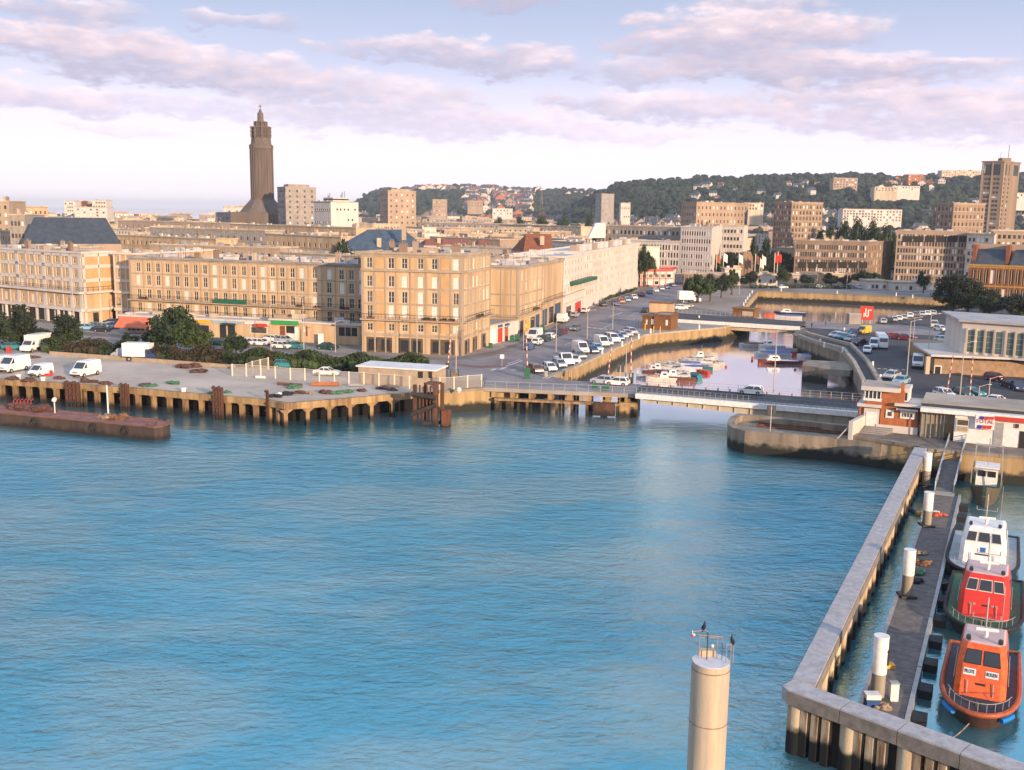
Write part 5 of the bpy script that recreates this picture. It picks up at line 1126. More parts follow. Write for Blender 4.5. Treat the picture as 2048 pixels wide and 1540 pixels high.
mb.poly([P3(a + dG * 1.0, zb - 1.15), P3(a2, zb - 1.15), P3(e2, zb - 2.0), P3(e, zb - 2.0)])
for i in range(14):
    c_ = a + dG * (lG * (i + .5) / 14); zz_ = 1.15 + .85 * (i + .5) / 14; mb.bar(P3(c_ + nG * .12, zb - .5), P3(c_ + nG * .12, zb - zz_), .12)
mb.build('main_girder', br)
def thinrail(root, p, q, z, n, m_=METG, h=1.05):
    b = MB().m(m_); p, q = v2(p), v2(q)
    for hh in (h, h * .6, h * .25): b.bar(P3(p, z + hh), P3(q, z + hh), .035)
    for i in range(n + 1): a = p.lerp(q, i / n); b.bar(P3(a, z), P3(a, z + h), .05)
    return b.build('railing', root)
thinrail(br, g3, g2, zb, 22); thinrail(br, g0 - nG * .2, g1 - nG * .2, zb + .1, 40, mat('thin_grey_rail', (.24, .23, .22), .5, .1))
for i in range(18):
    c_ = g3.lerp(g2, (i + .5) / 18); mb = MB().m(BRICKD); mb.bar(P3(c_, zb), P3(c_, zb + .35), .16); mb.build('rail_foot', br)
ip = [xy(*a, z=3.0) for a in ((1457, 849), (1456, 842), (1462, 833), (1477, 827), (1520, 830), (1700, 850), (1790, 868), (1812, 892), (1762, 889), (1675, 876), (1562, 868), (1490, 861), (1466, 855))]
isl = MB().m(STONEG); isl.prism(ip[::1], -2.5, 2.1)
def polyarea(p): return sum(p[i][0] * p[(i + 1) % len(p)][1] - p[(i + 1) % len(p)][0] * p[i][1] for i in range(len(p)))
if polyarea(ip) < 0: ip = ip[::-1]
isl = MB().m(STONEG); isl.prism(ip, -2.5, 2.1); it_ = isl.build('island_pier'); tag(it_, kind='structure')
for i in range(len(ip)):
    p, q = v2(ip[i]), v2(ip[(i + 1) % len(ip)]); d = q - p; ln = d.length; d.normalize(); n = Vector((d.y, -d.x)); k = max(1, round(ln / 2.2))
    for j in range(k):
        a, e = p + d * (ln * j / k + .012), p + d * (ln * (j + 1) / k - .012); mb = MB().m(STONEG); mb.hexa([tuple(a + n * .06), tuple(e + n * .06), tuple(e - n * .9), tuple(a - n * .9)], 2.05, 3.0 + random.uniform(-.02, .02)); mb.build('parapet_stone', it_)
mb = MB().m(RUST); c_ = v2(xy(1590, 858, z=2.1)); dd = (g1 - g0).normalized()
for k in range(3): a = c_ + Vector((dd.y, -dd.x)) * (-1.2 + k * 1.2); mb.bar(P3(a - dd * 5, 2.25), P3(a + dd * 7, 2.25), .18)
mb.build('rusty_rails', it_)
def pxpanel(root, name, p, q, xa, xb, yt, yb, m_, proud=.05, back=.03, zt=None, zb_=None, yref=850):
    p, q = v2(p), v2(q); d = (q - p).normalized(); n = Vector((d.y, -d.x)); ua, ub = upx(p, q, xa, yref), upx(p, q, xb, yref); A, B = p.lerp(q, ua), p.lerp(q, ub)
    M = A.lerp(B, .5); mb = MB().m(m_); z0_, z1_ = (zat(M, yb) if zb_ is None else zb_), (zat(M, yt) if zt is None else zt)
    mb.hexa([tuple(A + n * proud), tuple(B + n * proud), tuple(B - n * back), tuple(A - n * back)], z0_, z1_); return mb.build(name, root)
w0, w1 = v2(xy(1752, 862)), v2(xy(1841, 871)); dW = (w1 - w0).normalized(); nW = Vector((dW.y, -dW.x)); mW = -nW
w00 = w0.lerp(w1, upx(w0, w1, 1703, 860))
CH = thing('control_house', 'orange brick bridge control house with a glazed lookout and white concrete slabs', 'building', (w0.x, w0.y, Q))
def wpt(x, off=0): return w0.lerp(w1, upx(w0, w1, x, 850)) + mW * off
def boxw(root, name, xa, xb, o0, o1, yt, yb, m_, zt=None, z0=None):
    A, B = wpt(xa, o0), wpt(xb, o0); M = A.lerp(B, .5); mb = MB().m(m_); z1_ = zat(M, yt) if zt is None else zt; z0_ = zat(M, yb) if z0 is None else z0
    mb.hexa([tuple(A), tuple(B), tuple(wpt(xb, o1)), tuple(wpt(xa, o1))], z0_, z1_); return mb.build(name, root), z0_, z1_
_, _, zbr = boxw(CH, 'white_base', 1752, 1836, -.12, 5, 852, 868, WHITEC, z0=Q)
boxw(CH, 'tower_wall', 1759, 1804, 0, 4.6, 782, 852, BRICK, z0=zbr)
_, _, zwing = boxw(CH, 'wing_wall', 1803, 1834.5, .05, 4.6, 817, 852, BRICK, z0=zbr)
boxw(CH, 'annex_wall', 1716, 1760, .3, 4.6, 814, 862, BRICK, z0=Q)
boxw(CH, 'white_door_surround', 1726, 1757, .05, .4, 817, 862, WHITEC, z0=Q)
boxw(CH, 'garage_door', 1731, 1752, -.02, .1, 824, 862, WHITEP, z0=Q)
boxw(CH, 'annex_roof', 1712, 1760, -.3, 4.8, 808, 814.5, WHITEC)
boxw(CH, 'lookout_base', 1727, 1760, -.35, 4.2, 799, 808, BRICK)
zc0 = zat(wpt(1745), 801); zc1 = zat(wpt(1745), 782)
boxw(CH, 'lookout_sill', 1724, 1760, -.55, 4.3, 797, 802, WHITEP)
boxw(CH, 'lookout_glass', 1727.5, 1758, -.35, 4.0, 782, 798, GLASSD)
for x in (1726.5, 1734, 1742, 1750, 1758): boxw(CH, 'window_post', x - .9, x + .9, -.45, -.25, 782, 798, WHITEP)
for o in (1.2, 2.6, 4.0): A = wpt(1727, o); mb = MB().m(WHITEP); mb.bar(P3(A, zc0), P3(A, zc1), .22); mb.build('window_post', CH)
boxw(CH, 'lookout_roof', 1719, 1796, -.9, 4.8, 775, 783, WHITEC)
boxw(CH, 'roof_felt', 1721, 1794, -.7, 4.6, 774.4, 775.2, ROOFG)
boxw(CH, 'chimney', 1795.5, 1803, -.05, 1.2, 769, 783, BRICK)
boxw(CH, 'side_roof', 1800, 1813, .4, 4.4, 777, 784, WHITEC)
boxw(CH, 'side_window_frame', 1803.5, 1812, .8, 4.0, 784, 804, WHITEP); boxw(CH, 'pane', 1805, 1809, .72, .85, 786, 801, GLASSD)
boxw(CH, 'wing_roof', 1787, 1840, -.7, 4.9, 809, 814, WHITEC); boxw(CH, 'wing_canopy', 1791, 1834, -.6, .2, 818.5, 822, WHITEC)
for xa, xb, ya, yb in ((1770, 1786, 820, 836), (1799, 1829, 823, 838)):
    boxw(CH, 'window_surround', xa, xb, -.12, .05, ya, yb, WHITEP); boxw(CH, 'pane', xa + 4, xb - 4, -.16, .0, ya + 4, yb - 4, GLASSM)
for x in (1806, 1812, 1818, 1824): boxw(CH, 'window_bar', x - .7, x + .7, -.2, -.1, 827, 834, FRAMEW)
A, B = v2(xy(1700, 873)), v2(xy(1727, 858)); mb = MB().m(WHITEC)
dd_ = (B - A).normalized(); nn_ = Vector((-dd_.y, dd_.x)) * .25
mb.hexa([tuple(A - nn_), tuple(B - nn_), tuple(B + nn_), tuple(A + nn_)], Q - 1.0, zat(A, 843)); mb.build('ramp_wall', CH)
mb = MB().m(METG); A_ = v2(xy(1702, 848, z=Q + 1.5)); mb.bar((A_.x, A_.y, Q + 1.5), (*xy(1675, 877, z=3.0), 3.0), .12); mb.build('stay_bar', CH)
mb = MB().m(GREYC)
for i in range(4): boxw(CH, 'step', 1722 + i * 3, 1775 + i * 4, -2.4 + i * .55, -.1, 862, 862, GREYC, zt=Q + .15 * (i + 1), z0=Q)
s0, s1 = v2(xy(1906, 883)), v2(xy(2048, 897)); s0 = s0; ST = thing('fuel_station', 'long white flat roofed fuel depot with a red band and blue and red blocks sign', 'building', (s0.x, s0.y, Q))
sL, sR = s0.lerp(s1, upx(s0, s1, 1838, 860)), s0.lerp(s1, upx(s0, s1, 2300, 900)); dS = (sR - sL).normalized(); mS = Vector((-dS.y, dS.x))
zr0 = zat(s0, 828); mb = MB().m(WHITEP); mb.hexa([tuple(s0), tuple(sR), tuple(sR + mS * 7), tuple(s0 + mS * 7)], Q, zr0); mb.build('wall', ST)
mb = MB().m(WHITEP); mb.hexa([tuple(sL - mS * .5), tuple(sR - mS * .5), tuple(sR + mS * 7), tuple(sL + mS * 7)], zr0, zat(s0, 820)); mb.build('canopy', ST)
zrt = zat(s0, 820); mb = MB().m(METD); mb.hexa([tuple(sL + mS * .8), tuple(sR + mS * .8), tuple(sR + mS * 7.6), tuple(sL + mS * 7.6)], zrt, zrt + .35); mb.build('roof_edge', ST)
mb = MB().m(ROOFG); mb.hexa([tuple(sL + mS * 1.0), tuple(sR + mS * 1.0), tuple(sR + mS * 9.2), tuple(sL + mS * 9.2)], zrt + .35, zrt + .45); mb.build('roof', ST)
FENCEP = mat('ochre_corrugated_panel', (.34, .27, .18), .8, .2, 2, streak=True)
mb = MB().m(FENCEP); mb.hexa([tuple(sL + mS * 1.2), tuple(s0 + mS * 1.2), tuple(s0 + mS * 1.4), tuple(sL + mS * 1.4)], Q, zr0); mb.build('recess_panel', ST)
pq = (sL, sR)
for x in (1843, 1852, 1862, 1872, 1881, 1888): pxpanel(ST, 'recess_post', sL + mS * .8, sR + mS * .8, x - .8, x + .8, 826, 880, METG, zb_=Q)
pxpanel(ST, 'doorway', sL, sR, 1889, 1904, 848, 882, DARKIN, 0.06, zb_=Q)
pxpanel(ST, 'window_frame', sL, sR, 1912, 1939, 837, 864, FRAMEW, .10); pxpanel(ST, 'pane', sL, sR, 1915, 1936, 840, 850, GLASSM, .14); pxpanel(ST, 'pane', sL, sR, 1915, 1936, 853, 862, FENCEP, .14)
pxpanel(ST, 'grey_door', sL, sR, 1989, 2008, 845, 892, METG, .08, zb_=Q); qz = sL.lerp(sR, upx(sL, sR, 2015, 850)); pxpanel(ST, 'red_band', sL, sR, 1988, 2300, 0, 0, REDP, .57, zt=zat(qz, 833), zb_=zat(qz, 841.5))
pxpanel(ST, 'notice_box', sL, sR, 2031, 2038, 848, 856, RUST, .15); pxpanel(ST, 'doorway', sL, sR, 2041, 2060, 863, 897, DARKIN, .06, zb_=Q)
pxpanel(ST, 'sign_board', sL, sR, 1950, 1989, 829, 857, WHITEP, .54)
nblu = mat('sign_blue', (.05, .04, .28), .5, 0)
for row, (ya, yb) in enumerate(((830.5, 836.5), (848, 855))):
    for j in range(3):
        x0 = 1957 + j * 10 - row * 3; A = sL.lerp(sR, upx(sL, sR, x0, 850)); B = sL.lerp(sR, upx(sL, sR, x0 + 8.5, 850)); za, zb2 = zat(A, yb + j * .5), zat(A, ya + j * .5); n = -mS * .60; sk = dS * .1
        mb = MB().m(nblu if j == 0 else REDP); mb.hexa([tuple(A + n), tuple(B + n), tuple(B), tuple(A)], za, zb2, [tuple(A + n + sk), tuple(B + n + sk), tuple(B + sk), tuple(A + sk)]); mb.build('sign_block', ST)
tm = text_mesh('TOTAL', .66, REDP); A = sL.lerp(sR, upx(sL, sR, 1969.5, 850)) - mS * .60; to = kid('lettering', tm, ST, (A.x - s0.x, A.y - s0.y, zat(A, 843.5) - Q)); to.rotation_euler = (R_(90), 0, math.atan2(dS.y, dS.x)); to.scale = (.95, 1, 1)
ZW = 3.9
o1 = v2(xy(1574, 1378, z=ZW)); o0 = v2(xy(1829, 894, z=ZW)); o2 = v2(xy(2013, 1540, z=ZW)); o2 = o1 + (o2 - o1) * 1.9
dA_ = (o0 - o1).normalized(); iA = Vector((dA_.y, -dA_.x)); dB_ = (o2 - o1).normalized(); iB = Vector((-dB_.y, dB_.x))
WT = 1.35
BWM = mat('lavender_grey_concrete', (.42, .39, .38), .9, .22, 2.2, bump=.5, bscale=14)
BWF = mat('breakwater_fascia', (.21, .18, .15), .9, .3, 1.5, bump=.4, bscale=10)
WPILE = tidal('cream_painted_pile', (.55, .47, .33), (.006, .007, .005), 1.1, 1.7, rust=(.33, .20, .10), scale=1.3)
WSHEET = tidal('ochre_sheet_pile', (.55, .44, .30), (.006, .006, .005), 1.2, 1.9, rust=(.13, .065, .03), scale=2.2)
bwk = thing('breakwater_wall', 'long bent breakwater wall of round piles capped with pale concrete slabs', 'wall', (o1.x, o1.y, 0))
def wallseg(p, d, inn, ln, pitch, first):
    k = round(ln / pitch); pitch = ln / k
    for i in range(k):
        a, e = p + d * (i * pitch + .02), p + d * ((i + 1) * pitch - .02)
        j = random.uniform(-.012, .012); a2, e2 = a + inn * WT, e + inn * WT
        if first and i == 0: a2 = p + d * .02 + inn * WT + d * 0
        mb = MB().m(BWM)
        mb.hexa([tuple(a), tuple(e), tuple(e2), tuple(a2)] if polyarea([a, e, e2, a2]) > 0 else [tuple(a2), tuple(e2), tuple(e), tuple(a)], ZW - .28, ZW + j); mb.build('cap_slab', bwk)
        mb = MB().m(BWF)
        for off in (-.06, WT - .14): 
            q_ = [a + inn * off, e + inn * off, e + inn * (off + .2), a + inn * (off + .2)]
            mb.hexa([tuple(x) for x in (q_ if polyarea(q_) > 0 else q_[::-1])], ZW - .85, ZW - .1)
        mb.build('edge_beam', bwk)
        c_ = a + inn * (WT * .5); mb = MB().m(WPILE); mb.cyl((c_ + d * .35), .56, -1.5, ZW - .8, 16); mb.build('round_pile', bwk, smooth=True)
        for s in range(3):
            u = .95 + s * (pitch - 1.25) / 3; c2 = a + d * u + inn * (WT * .5); mb = MB().m(WSHEET)
            for side in (-1, 1):
                q_ = [c2 + inn * side * .42 - d * .2, c2 + inn * side * .42 + d * .22, c2 + inn * side * .1 + d * .3, c2 + inn * side * .1 - d * .28]
                mb.hexa([tuple(x) for x in (q_ if polyarea(q_) > 0 else q_[::-1])], -1.5, ZW - .8)
            mb.build('sheet_pile', bwk)
    q_ = [p + inn * (WT * .5 - .08), p + d * ln + inn * (WT * .5 - .08), p + d * ln + inn * (WT * .5 + .08), p + inn * (WT * .5 + .08)]
    mb = MB().m(mat('dark_rust_web', (.02, .013, .009), .9, .3, 2)); mb.hexa([tuple(x) for x in (q_ if polyarea(q_) > 0 else q_[::-1])], -1.5, ZW - .8); mb.build('web_plate', bwk)
wallseg(o1 + dA_ * WT * .9, dA_, iA, (o0 - o1).length - WT * .9, 2.5, False)
wallseg(o1 , dB_, iB, (o2 - o1).length, 3.3, True)
mb = MB().m(BWM); cA = o1 + dA_ * WT * .9
mb.prism([tuple(o1 + dB_ * .02 + iB * .0), tuple(o1 + iB * WT + dB_ * .3), tuple(cA + iA * WT), tuple(cA), tuple(o1 - dB_ * .35 + dA_ * .2)], ZW - .85, ZW - .006) ; mb.build('corner_slab', bwk)
ZP = .62
pl = [v2(xy(1712, 1420, z=ZP)), v2(xy(1776, 1234, z=ZP)), v2(xy(1797, 1183, z=ZP)), v2(xy(1834, 1049, z=ZP)), v2(xy(1862, 983, z=ZP))]
pr2 = [v2(xy(1820, 1465, z=ZP)), v2(xy(1871, 1224, z=ZP)), v2(xy(1895, 1117, z=ZP)), v2(xy(1916, 1039, z=ZP)), v2(xy(1923, 975, z=ZP))]
pn = v2(xy(1690, 1480, z=ZP)); 
L0, L1 = pl[0], pl[-1]; R0_, R1_ = pr2[0], pr2[-1]
dP = (L1 - L0).normalized(); nP = Vector((dP.y, -dP.x)); wP = abs((R0_ - L0).dot(nP)); wP2 = abs((R1_ - L0).dot(nP)); wP = (wP + wP2) / 2
lP = (L1 - L0).length + 1.5; pst = L0 - dP * 1.5
PT = thing('pontoon', 'long grey boarded pontoon between the breakwater and the pilot boats', 'pontoon', (pst.x, pst.y, 0))
ns = 6
for i in range(ns):
    a, e = pst + dP * (lP * i / ns + .06), pst + dP * (lP * (i + 1) / ns - .06)
    mb = MB().m(GREYC); mb.hexa([tuple(a), tuple(a + nP * wP), tuple(e + nP * wP), tuple(e)], -.3, ZP - .06); mb.build('float', PT)
    mb = MB().m(METG)
    for off in (0, wP - .28): mb.hexa([tuple(a + nP * off), tuple(a + nP * (off + .28)), tuple(e + nP * (off + .28)), tuple(e + nP * off)], ZP - .07, ZP + .09)
    mb.build('edge_strip', PT)
k = int(lP / .42)
for i in range(k):
    a, e = pst + dP * (lP * i / k + .012), pst + dP * (lP * (i + 1) / k - .012); zz_ = ZP + random.uniform(-.008, .008); mb = MB().m(PLANK)
    mb.hexa([tuple(a + nP * .3), tuple(a + nP * (wP - .3)), tuple(e + nP * (wP - .3)), tuple(e + nP * .3)], ZP - .06, zz_); mb.build('deck_board', PT)
for i in range(13):
    a = pst + dP * (2.0 + i * lP / 13.5) + nP * (wP + .05); mb = MB().m(BLACKR); mb.hexa([tuple(a), tuple(a + nP * .85), tuple(a + nP * .85 + dP * 1.3), tuple(a + dP * 1.3)], -.3, ZP - .05); mb.build('fender_block', PT)
def guidepile(x, yt, yb, i, lab):
    b = v2(xy(x, yb, z=ZP)); zt = zat(b, yt); r = thing('guide_pile', lab, 'pile', (b.x, b.y, ZP), 'white topped guide piles of the pontoon')
    zm = ZP + (zt - ZP) * (.47 if i < 3 else .42)
    PLG = mat('worn_grey_pile', (.27, .23, .18), .85, .25, 1.5, streak=True, bump=.2)
    mb = MB().m(PLG); mb.cyl(b, .42, -1.5, zm, 18); mb.build('lower_tube', r, smooth=True)
    mb = MB().m(WHITEP); mb.cyl(b, .45, zm, zt - .06, 18); mb.cyl(b, .47, zt - .08, zt, 18); mb.build('upper_tube', r, smooth=True)
    mb = MB().m(METD); mb.box(b.x - .62, b.x + .62, b.y - .62, b.y + .62, ZP + .02, ZP + .22); mb.build('collar', r)
    return r, b, zt
guidepile(1754, 1271, 1398, 3, 'nearest white topped guide pile with a black tide gauge mark'); guidepile(1813, 1099, 1193, 2, 'second guide pile from the breakwater corner, beside the heap of brown nets'); guidepile(1853, 984, 1052, 1, 'third guide pile, with red and white gear at its foot'); guidepile(1851, 905, 972, 0, 'farthest guide pile, beside the gangway')
r_, b_, zt_ = None, v2(xy(1754, 1398, z=ZP)), 0
mb = MB().m(BLACKR); c_ = b_ + Vector((.38, -.30)); mb.bar((c_.x, c_.y, 3.0), (c_.x, c_.y, 4.0), .1); mb.bar((c_.x - .25, c_.y, 3.9), (c_.x + .05, c_.y - .03, 3.9), .08); tag(mb.build('gauge_mark'), 'small black bracket fixed to the nearest guide pile', 'bracket')
ga, gb_ = v2(xy(1916, 880)), v2(xy(1888, 984, z=ZP + .1)); GWY = thing('gangway', 'sloping grey metal gangway with bluish side plates from quay to pontoon', 'gangway', (ga.x, ga.y, Q))
dg = (gb_ - ga).normalized(); ng = Vector((dg.y, -dg.x)); hw = .95
PA, PB = Vector((ga.x, ga.y, Q + .15)), Vector((gb_.x, gb_.y, ZP + .2)); sv = Vector((ng.x, ng.y, 0))
mb = MB().m(PLANK); mb.v = [tuple(x) for x in (PA - sv * hw, PA + sv * hw, PB + sv * hw, PB - sv * hw)] + [tuple(x - Vector((0, 0, .15))) for x in (PA - sv * hw, PA + sv * hw, PB + sv * hw, PB - sv * hw)]; mb.f = [(0, 1, 2, 3)[::-1], (4, 5, 6, 7), (0, 1, 5, 4), (2, 3, 7, 6)]; mb.k = [0] * 4; mb.build('walkway', GWY)
for s in (-1, 1):
    mb = MB().m(mat('bluish_galvanised_plate', (.42, .46, .52), .45, .1, 2, metal=.3)); a, b = PA + sv * s * hw, PB + sv * s * hw; u = Vector((0, 0, 1))
    for t_ in range(12): q_ = a.lerp(b, t_ / 11); mb.bar(q_, q_ + u * 1.05, .07)
    mb.bar(a + u * 1.05, b + u * 1.05, .09); mb.bar(a + u * .35, b + u * .35, .05, .5); mb.bar(a + u * .75, b + u * .75, .05)
    mb.build('side_rail', GWY)
mb = MB().m(METG); mb.hexa([tuple(gb_ - ng * 1.1), tuple(gb_ + ng * 1.1), tuple(gb_ + ng * 1.1 + dg * 1.3), tuple(gb_ - ng * 1.1 + dg * 1.3)][::-1], ZP + .02, ZP + .16); mb.build('landing_flap', GWY)
def netheap(p, r, m_, label, seed, z=ZP, name='net_heap', n=9, flat=.35, group=None):
    rr = random.Random(seed); mb = MB().m(m_)
    for _ in range(n): mb.blob((p[0] + rr.uniform(-r, r) * .8, p[1] + rr.uniform(-r, r) * .6, z + rr.uniform(0, r * flat)), r * rr.uniform(.3, .55), rr.random(), sq=(1.2, 1, flat * 1.6), jit=.35)
    for _ in range(n):
        a = rr.uniform(0, 6.28); q_ = Vector((p[0], p[1])) + Vector((math.cos(a), math.sin(a))) * r * rr.uniform(.3, 1); mb.tube([(q_.x, q_.y, z + .05), (q_.x + rr.uniform(-.3, .3), q_.y + rr.uniform(-.3, .3), z + r * flat * rr.uniform(.5, 1.3)), (p[0], p[1], z + .05)], .03, 4)
    return tag(mb.build(name, o=(p[0], p[1], z)), label, 'net heap', group)
NETB = mat('brown_net', (.20, .105, .055), .95, .5, 3, bump=.6); NETG = mat('green_net', (.07, .17, .09), .95, .4, 3, bump=.6); NETT = mat('tan_net', (.34, .24, .15), .95, .4, 3, bump=.6); NETR = mat('rusty_chain', (.12, .055, .04), .95, .5, 3, bump=.6)
netheap(xy(1845, 1128, z=ZP), .75, NETB, 'heap of brown fishing nets on the pontoon behind the second guide pile', 1); netheap(xy(1836, 1148, z=ZP), .6, NETG, 'small green net heap below the brown one on the pontoon', 2); netheap(xy(1843, 1108, z=ZP), .5, NETT, 'pale tan net heap at the top of the pontoon pile of gear', 3); netheap(xy(1834, 1165, z=ZP), .5, BLACKR, 'black tangled gear at the foot of the second guide pile', 4)
netheap(xy(1760, 1415, z=ZP), .5, NETT, 'tan rope coil at the near end of the pontoon', 5); netheap(xy(1868, 1028, z=ZP), .6, WHITEP, 'white cover beside the third guide pile', 6, name='cover'); netheap(xy(1878, 1031, z=ZP), .6, mat('orange_red_net', (.55, .10, .05), .9, .3, 3), 'orange red net spread beside the white cover', 7)
for (x, y, m_, lb) in ((1827, 1024, BLUEP, 'blue plastic drum floating gear by the third guide pile'), (1836, 1028, YELLOWP, 'yellow float beside the blue drum')):
    c_ = xy(x, y, z=.1); mb = MB().m(m_); mb.blob((c_[0], c_[1], .15), .32, 1, n=9, m_=7, jit=0); tag(mb.build('float_buoy', o=(c_[0], c_[1], 0), smooth=True), lb, 'buoy')
c_ = xy(1786, 1400, z=ZP); mb = MB().m(WHITEP); mb.box(c_[0] - .25, c_[0] + .25, c_[1] - .2, c_[1] + .2, ZP, ZP + 1.1); mb.m(METG); mb.box(c_[0] - .28, c_[0] + .28, c_[1] - .23, c_[1] + .23, ZP + 1.1, ZP + 1.2); tag(mb.build('service_pillar', o=(*c_, ZP)), 'small white service pillar near the end of the pontoon', 'service pillar')
c_ = xy(1743, 1412, z=ZP); mb = MB().m(BLUEP); mb.box(c_[0] - .4, c_[0] + .4, c_[1] - .3, c_[1] + .3, ZP, ZP + .55); mb.m(WHITEP); mb.box(c_[0] - .45, c_[0] + .45, c_[1] - .33, c_[1] + .33, ZP + .55, ZP + .85); tag(mb.build('box', o=(*c_, ZP)), 'dark blue and white box in front of the nearest guide pile', 'box')
c_ = xy(1773, 1334, z=ZP); mb = MB().m(YELLOWP); mb.box(c_[0] - .5, c_[0] + .5, c_[1] - .3, c_[1] + .3, ZP, ZP + .25); tag(mb.build('mat', o=(*c_, ZP)), 'yellow mat on the pontoon beside the nearest guide pile', 'mat')
c_ = xy(1762, 1345, z=ZP); mb = MB().m(REDP); mb.bar((c_[0], c_[1], ZP), (c_[0] + .1, c_[1] + .1, ZP + 1.9), .13); tag(mb.build('red_post', o=(*c_, ZP)), 'thin red post behind the nearest guide pile', 'post')

def pilotboat(px, py, W, name, label, hullm, deckm, cabm, roofm, Lh=12.5, hd=None, plates=None, emblem=False, nwin=3, blue=False, radar=False):
    bow = v2(xy(px, py, z=1.0)); d = (hd or Vector((.445, .895))).normalized(); rz = math.atan2(d.y, d.x) - math.pi / 2
    r = thing(name, label, 'pilot boat', (bow.x, bow.y, 0), 'pilot boats moored along the pontoon', rz=rz + 1e-6)
    hw = W / 2 - .2
    def outl(k, n=26, z=0):
        pts = []
        for i in range(n + 1):
            t = i / n; a = (t - .5) * math.pi
            pts.append((hw * k * math.sin(a) if False else hw * k * math.sin(a) * 1.0, (1 - math.cos(a) ** .75) * 4.6 * k + (1 - k) * 2.2, z))
        return pts[:-1] + [(hw * k, 5.0, z), (hw * k * .97, Lh - .2, z), (-hw * k * .97, Lh - .2, z), (-hw * k, 5.0, z)]
    b = MB().m(hullm); secs = [outl(.72, z=-.3), outl(.92, z=.5), outl(1.0, z=1.15)]; b.loft(secs, cap=False); b.build('hull', r, smooth=True)
    b = MB().m(deckm); b.poly([(x, y, 1.12) for x, y, z in outl(.985)]); b.build('deck', r)
    b = MB().m(BLACKR if not blue else mat('orange_rim', (.40, .09, .03), .6, .3, 3)); b.tube([(x, y, 1.12) for x, y, z in outl(1.03)], .16, 7, closed=True); b.build('rubber_fender', r, smooth=True)
    b = MB().m(METG); rail = [p for p in outl(.93, z=1.75)]; 
    pts = rail[-2:] + rail[:-4] if False else rail[:27]
    b.tube(pts[4:-4:1], .025, 5)
    for i in range(5, 22, 2): b.tube([pts[i], (pts[i][0], pts[i][1], 1.15)], .02, 4)
    b.build('bow_rail', r)
    c = W * .315; y0 = 2.3                      # cabin
    def sec(z, w, ya, yb, ch=.35): return [(-w + ch, ya, z), (w - ch, ya, z), (w, ya + ch * 1.3, z), (w, yb, z), (-w, yb, z), (-w, ya + ch * 1.3, z)]
    b = MB().m(cabm); S_ = [sec(1.12, c, y0, y0 + 6), sec(2.75, c * .97, y0 + 1.0, y0 + 6), sec(3.75, c * .86, y0 + 1.55, y0 + 5.2), sec(3.95, c * .82, y0 + 1.8, y0 + 5.0)]
    b.loft(S_, cap=False); b.build('cabin', r, smooth=False)
    b = MB().m(roofm); b.loft([sec(3.93, c * .83, y0 + 1.78, y0 + 5.05), sec(4.02, c * .74, y0 + 2.0, y0 + 4.8)]); b.build('cabin_roof', r)
    def fr(u, t, off): 
        w = c * (.97 + (.86 - .97) * t) - .35; y = y0 + 1.0 + .55 * t; z = 2.75 + t
        return (u * w, y - off * .87, z + off * .48)
    sp = [(-.98, -.06), (.06, .98)] if nwin == 2 else [(-1.0, -.42), (-.34, .36), (.44, 1.0)]
    for a, e in sp:
        b = MB().m(FRAMEW if nwin == 3 else BLACKR); q_ = [fr(a, .08, .03), fr(e, .08, .03), fr(e, .9, .03), fr(a, .9, .03)]; b.poly(q_); wf = b.build('windscreen_frame', r)
        k = .035; b = MB().m(GLASSD); b.poly([fr(a + k, .14, .05), fr(e - k, .14, .05), fr(e - k, .84, .05), fr(a + k, .84, .05)]); gk = b.build('pane', None, o=(0, 0, 0)); gk.parent = wf
    for s in (-1, 1):
        for j in range(3):
            yy = y0 + 2.2 + j * 1.3; b = MB().m(GLASSD); x = c * .93 + .03
            b.poly([(s * (x + .02), yy, 2.85), (s * (x + .02), yy + .9, 2.85), (s * (x - .09), yy + .9, 3.5), (s * (x - .09), yy, 3.5)][::s]); b.build('side_window', r)
    b = MB().m(METG)
    for s in (-1, 1): b.tube([(s * c * 1.04, y0 + .8, 1.9), (s * c * 1.04, y0 + 5, 2.2)], .025, 5); b.tube([(s * c * .5, y0 + .05, 1.3), (s * c * .49, y0 + .42, 2.0)], .03, 5)
    b.build('grab_rail', r)
    b = MB().m(METG); b.tube([(0, y0 + 3, 4.0), (0, y0 + 3.1, 6.6)], .05, 6); b.tube([(-.8, y0 + 3.05, 5.2), (.8, y0 + 3.05, 5.2)], .03, 5)
    for s in (-.8, .8): b.tube([(s, y0 + 3.05, 5.2), (s, y0 + 3.05, 5.5)], .04, 5)
    b.tube([(c * .6, y0 + 3.5, 4), (c * .6, y0 + 3.5, 7.4)], .018, 4); b.build('mast', r)
    b = MB().m(WHITEP); b.tube([(-.55, y0 + 2.55, 4.62), (.75, y0 + 2.75, 4.62)], .11, 8); b.tube([(.05, y0 + 2.65, 4.0), (.05, y0 + 2.65, 4.6)], .13, 8); b.build('radar', r)
    b = MB().m(METD)
    for s in (-1, 1): b.tube([(s * c * .62, y0 + 1.95, 4.15), (s * c * .62, y0 + 2.2, 4.2)], .15, 10); b.bar((s * c * .62, y0 + 2.1, 3.9), (s * c * .62, y0 + 2.1, 4.15), .07)
    b.build('searchlight', r)
    b = MB().m(METD); b.tube([(-.15, 1.0, 1.15), (-.15, 1.0, 1.55)], .08, 6); b.tube([(.15, 1.0, 1.15), (.15, 1.0, 1.55)], .08, 6); b.tube([(-.35, 1.0, 1.45), (.35, 1.0, 1.45)], .05, 6); b.build('bow_bitt', r)
    def fl(u, t, off):
        w = c * (1 + (.97 - 1) * t) - .35; return Vector((u * w, y0 + 1.0 * t - off * .85, 1.12 + 1.63 * t + off * .52))
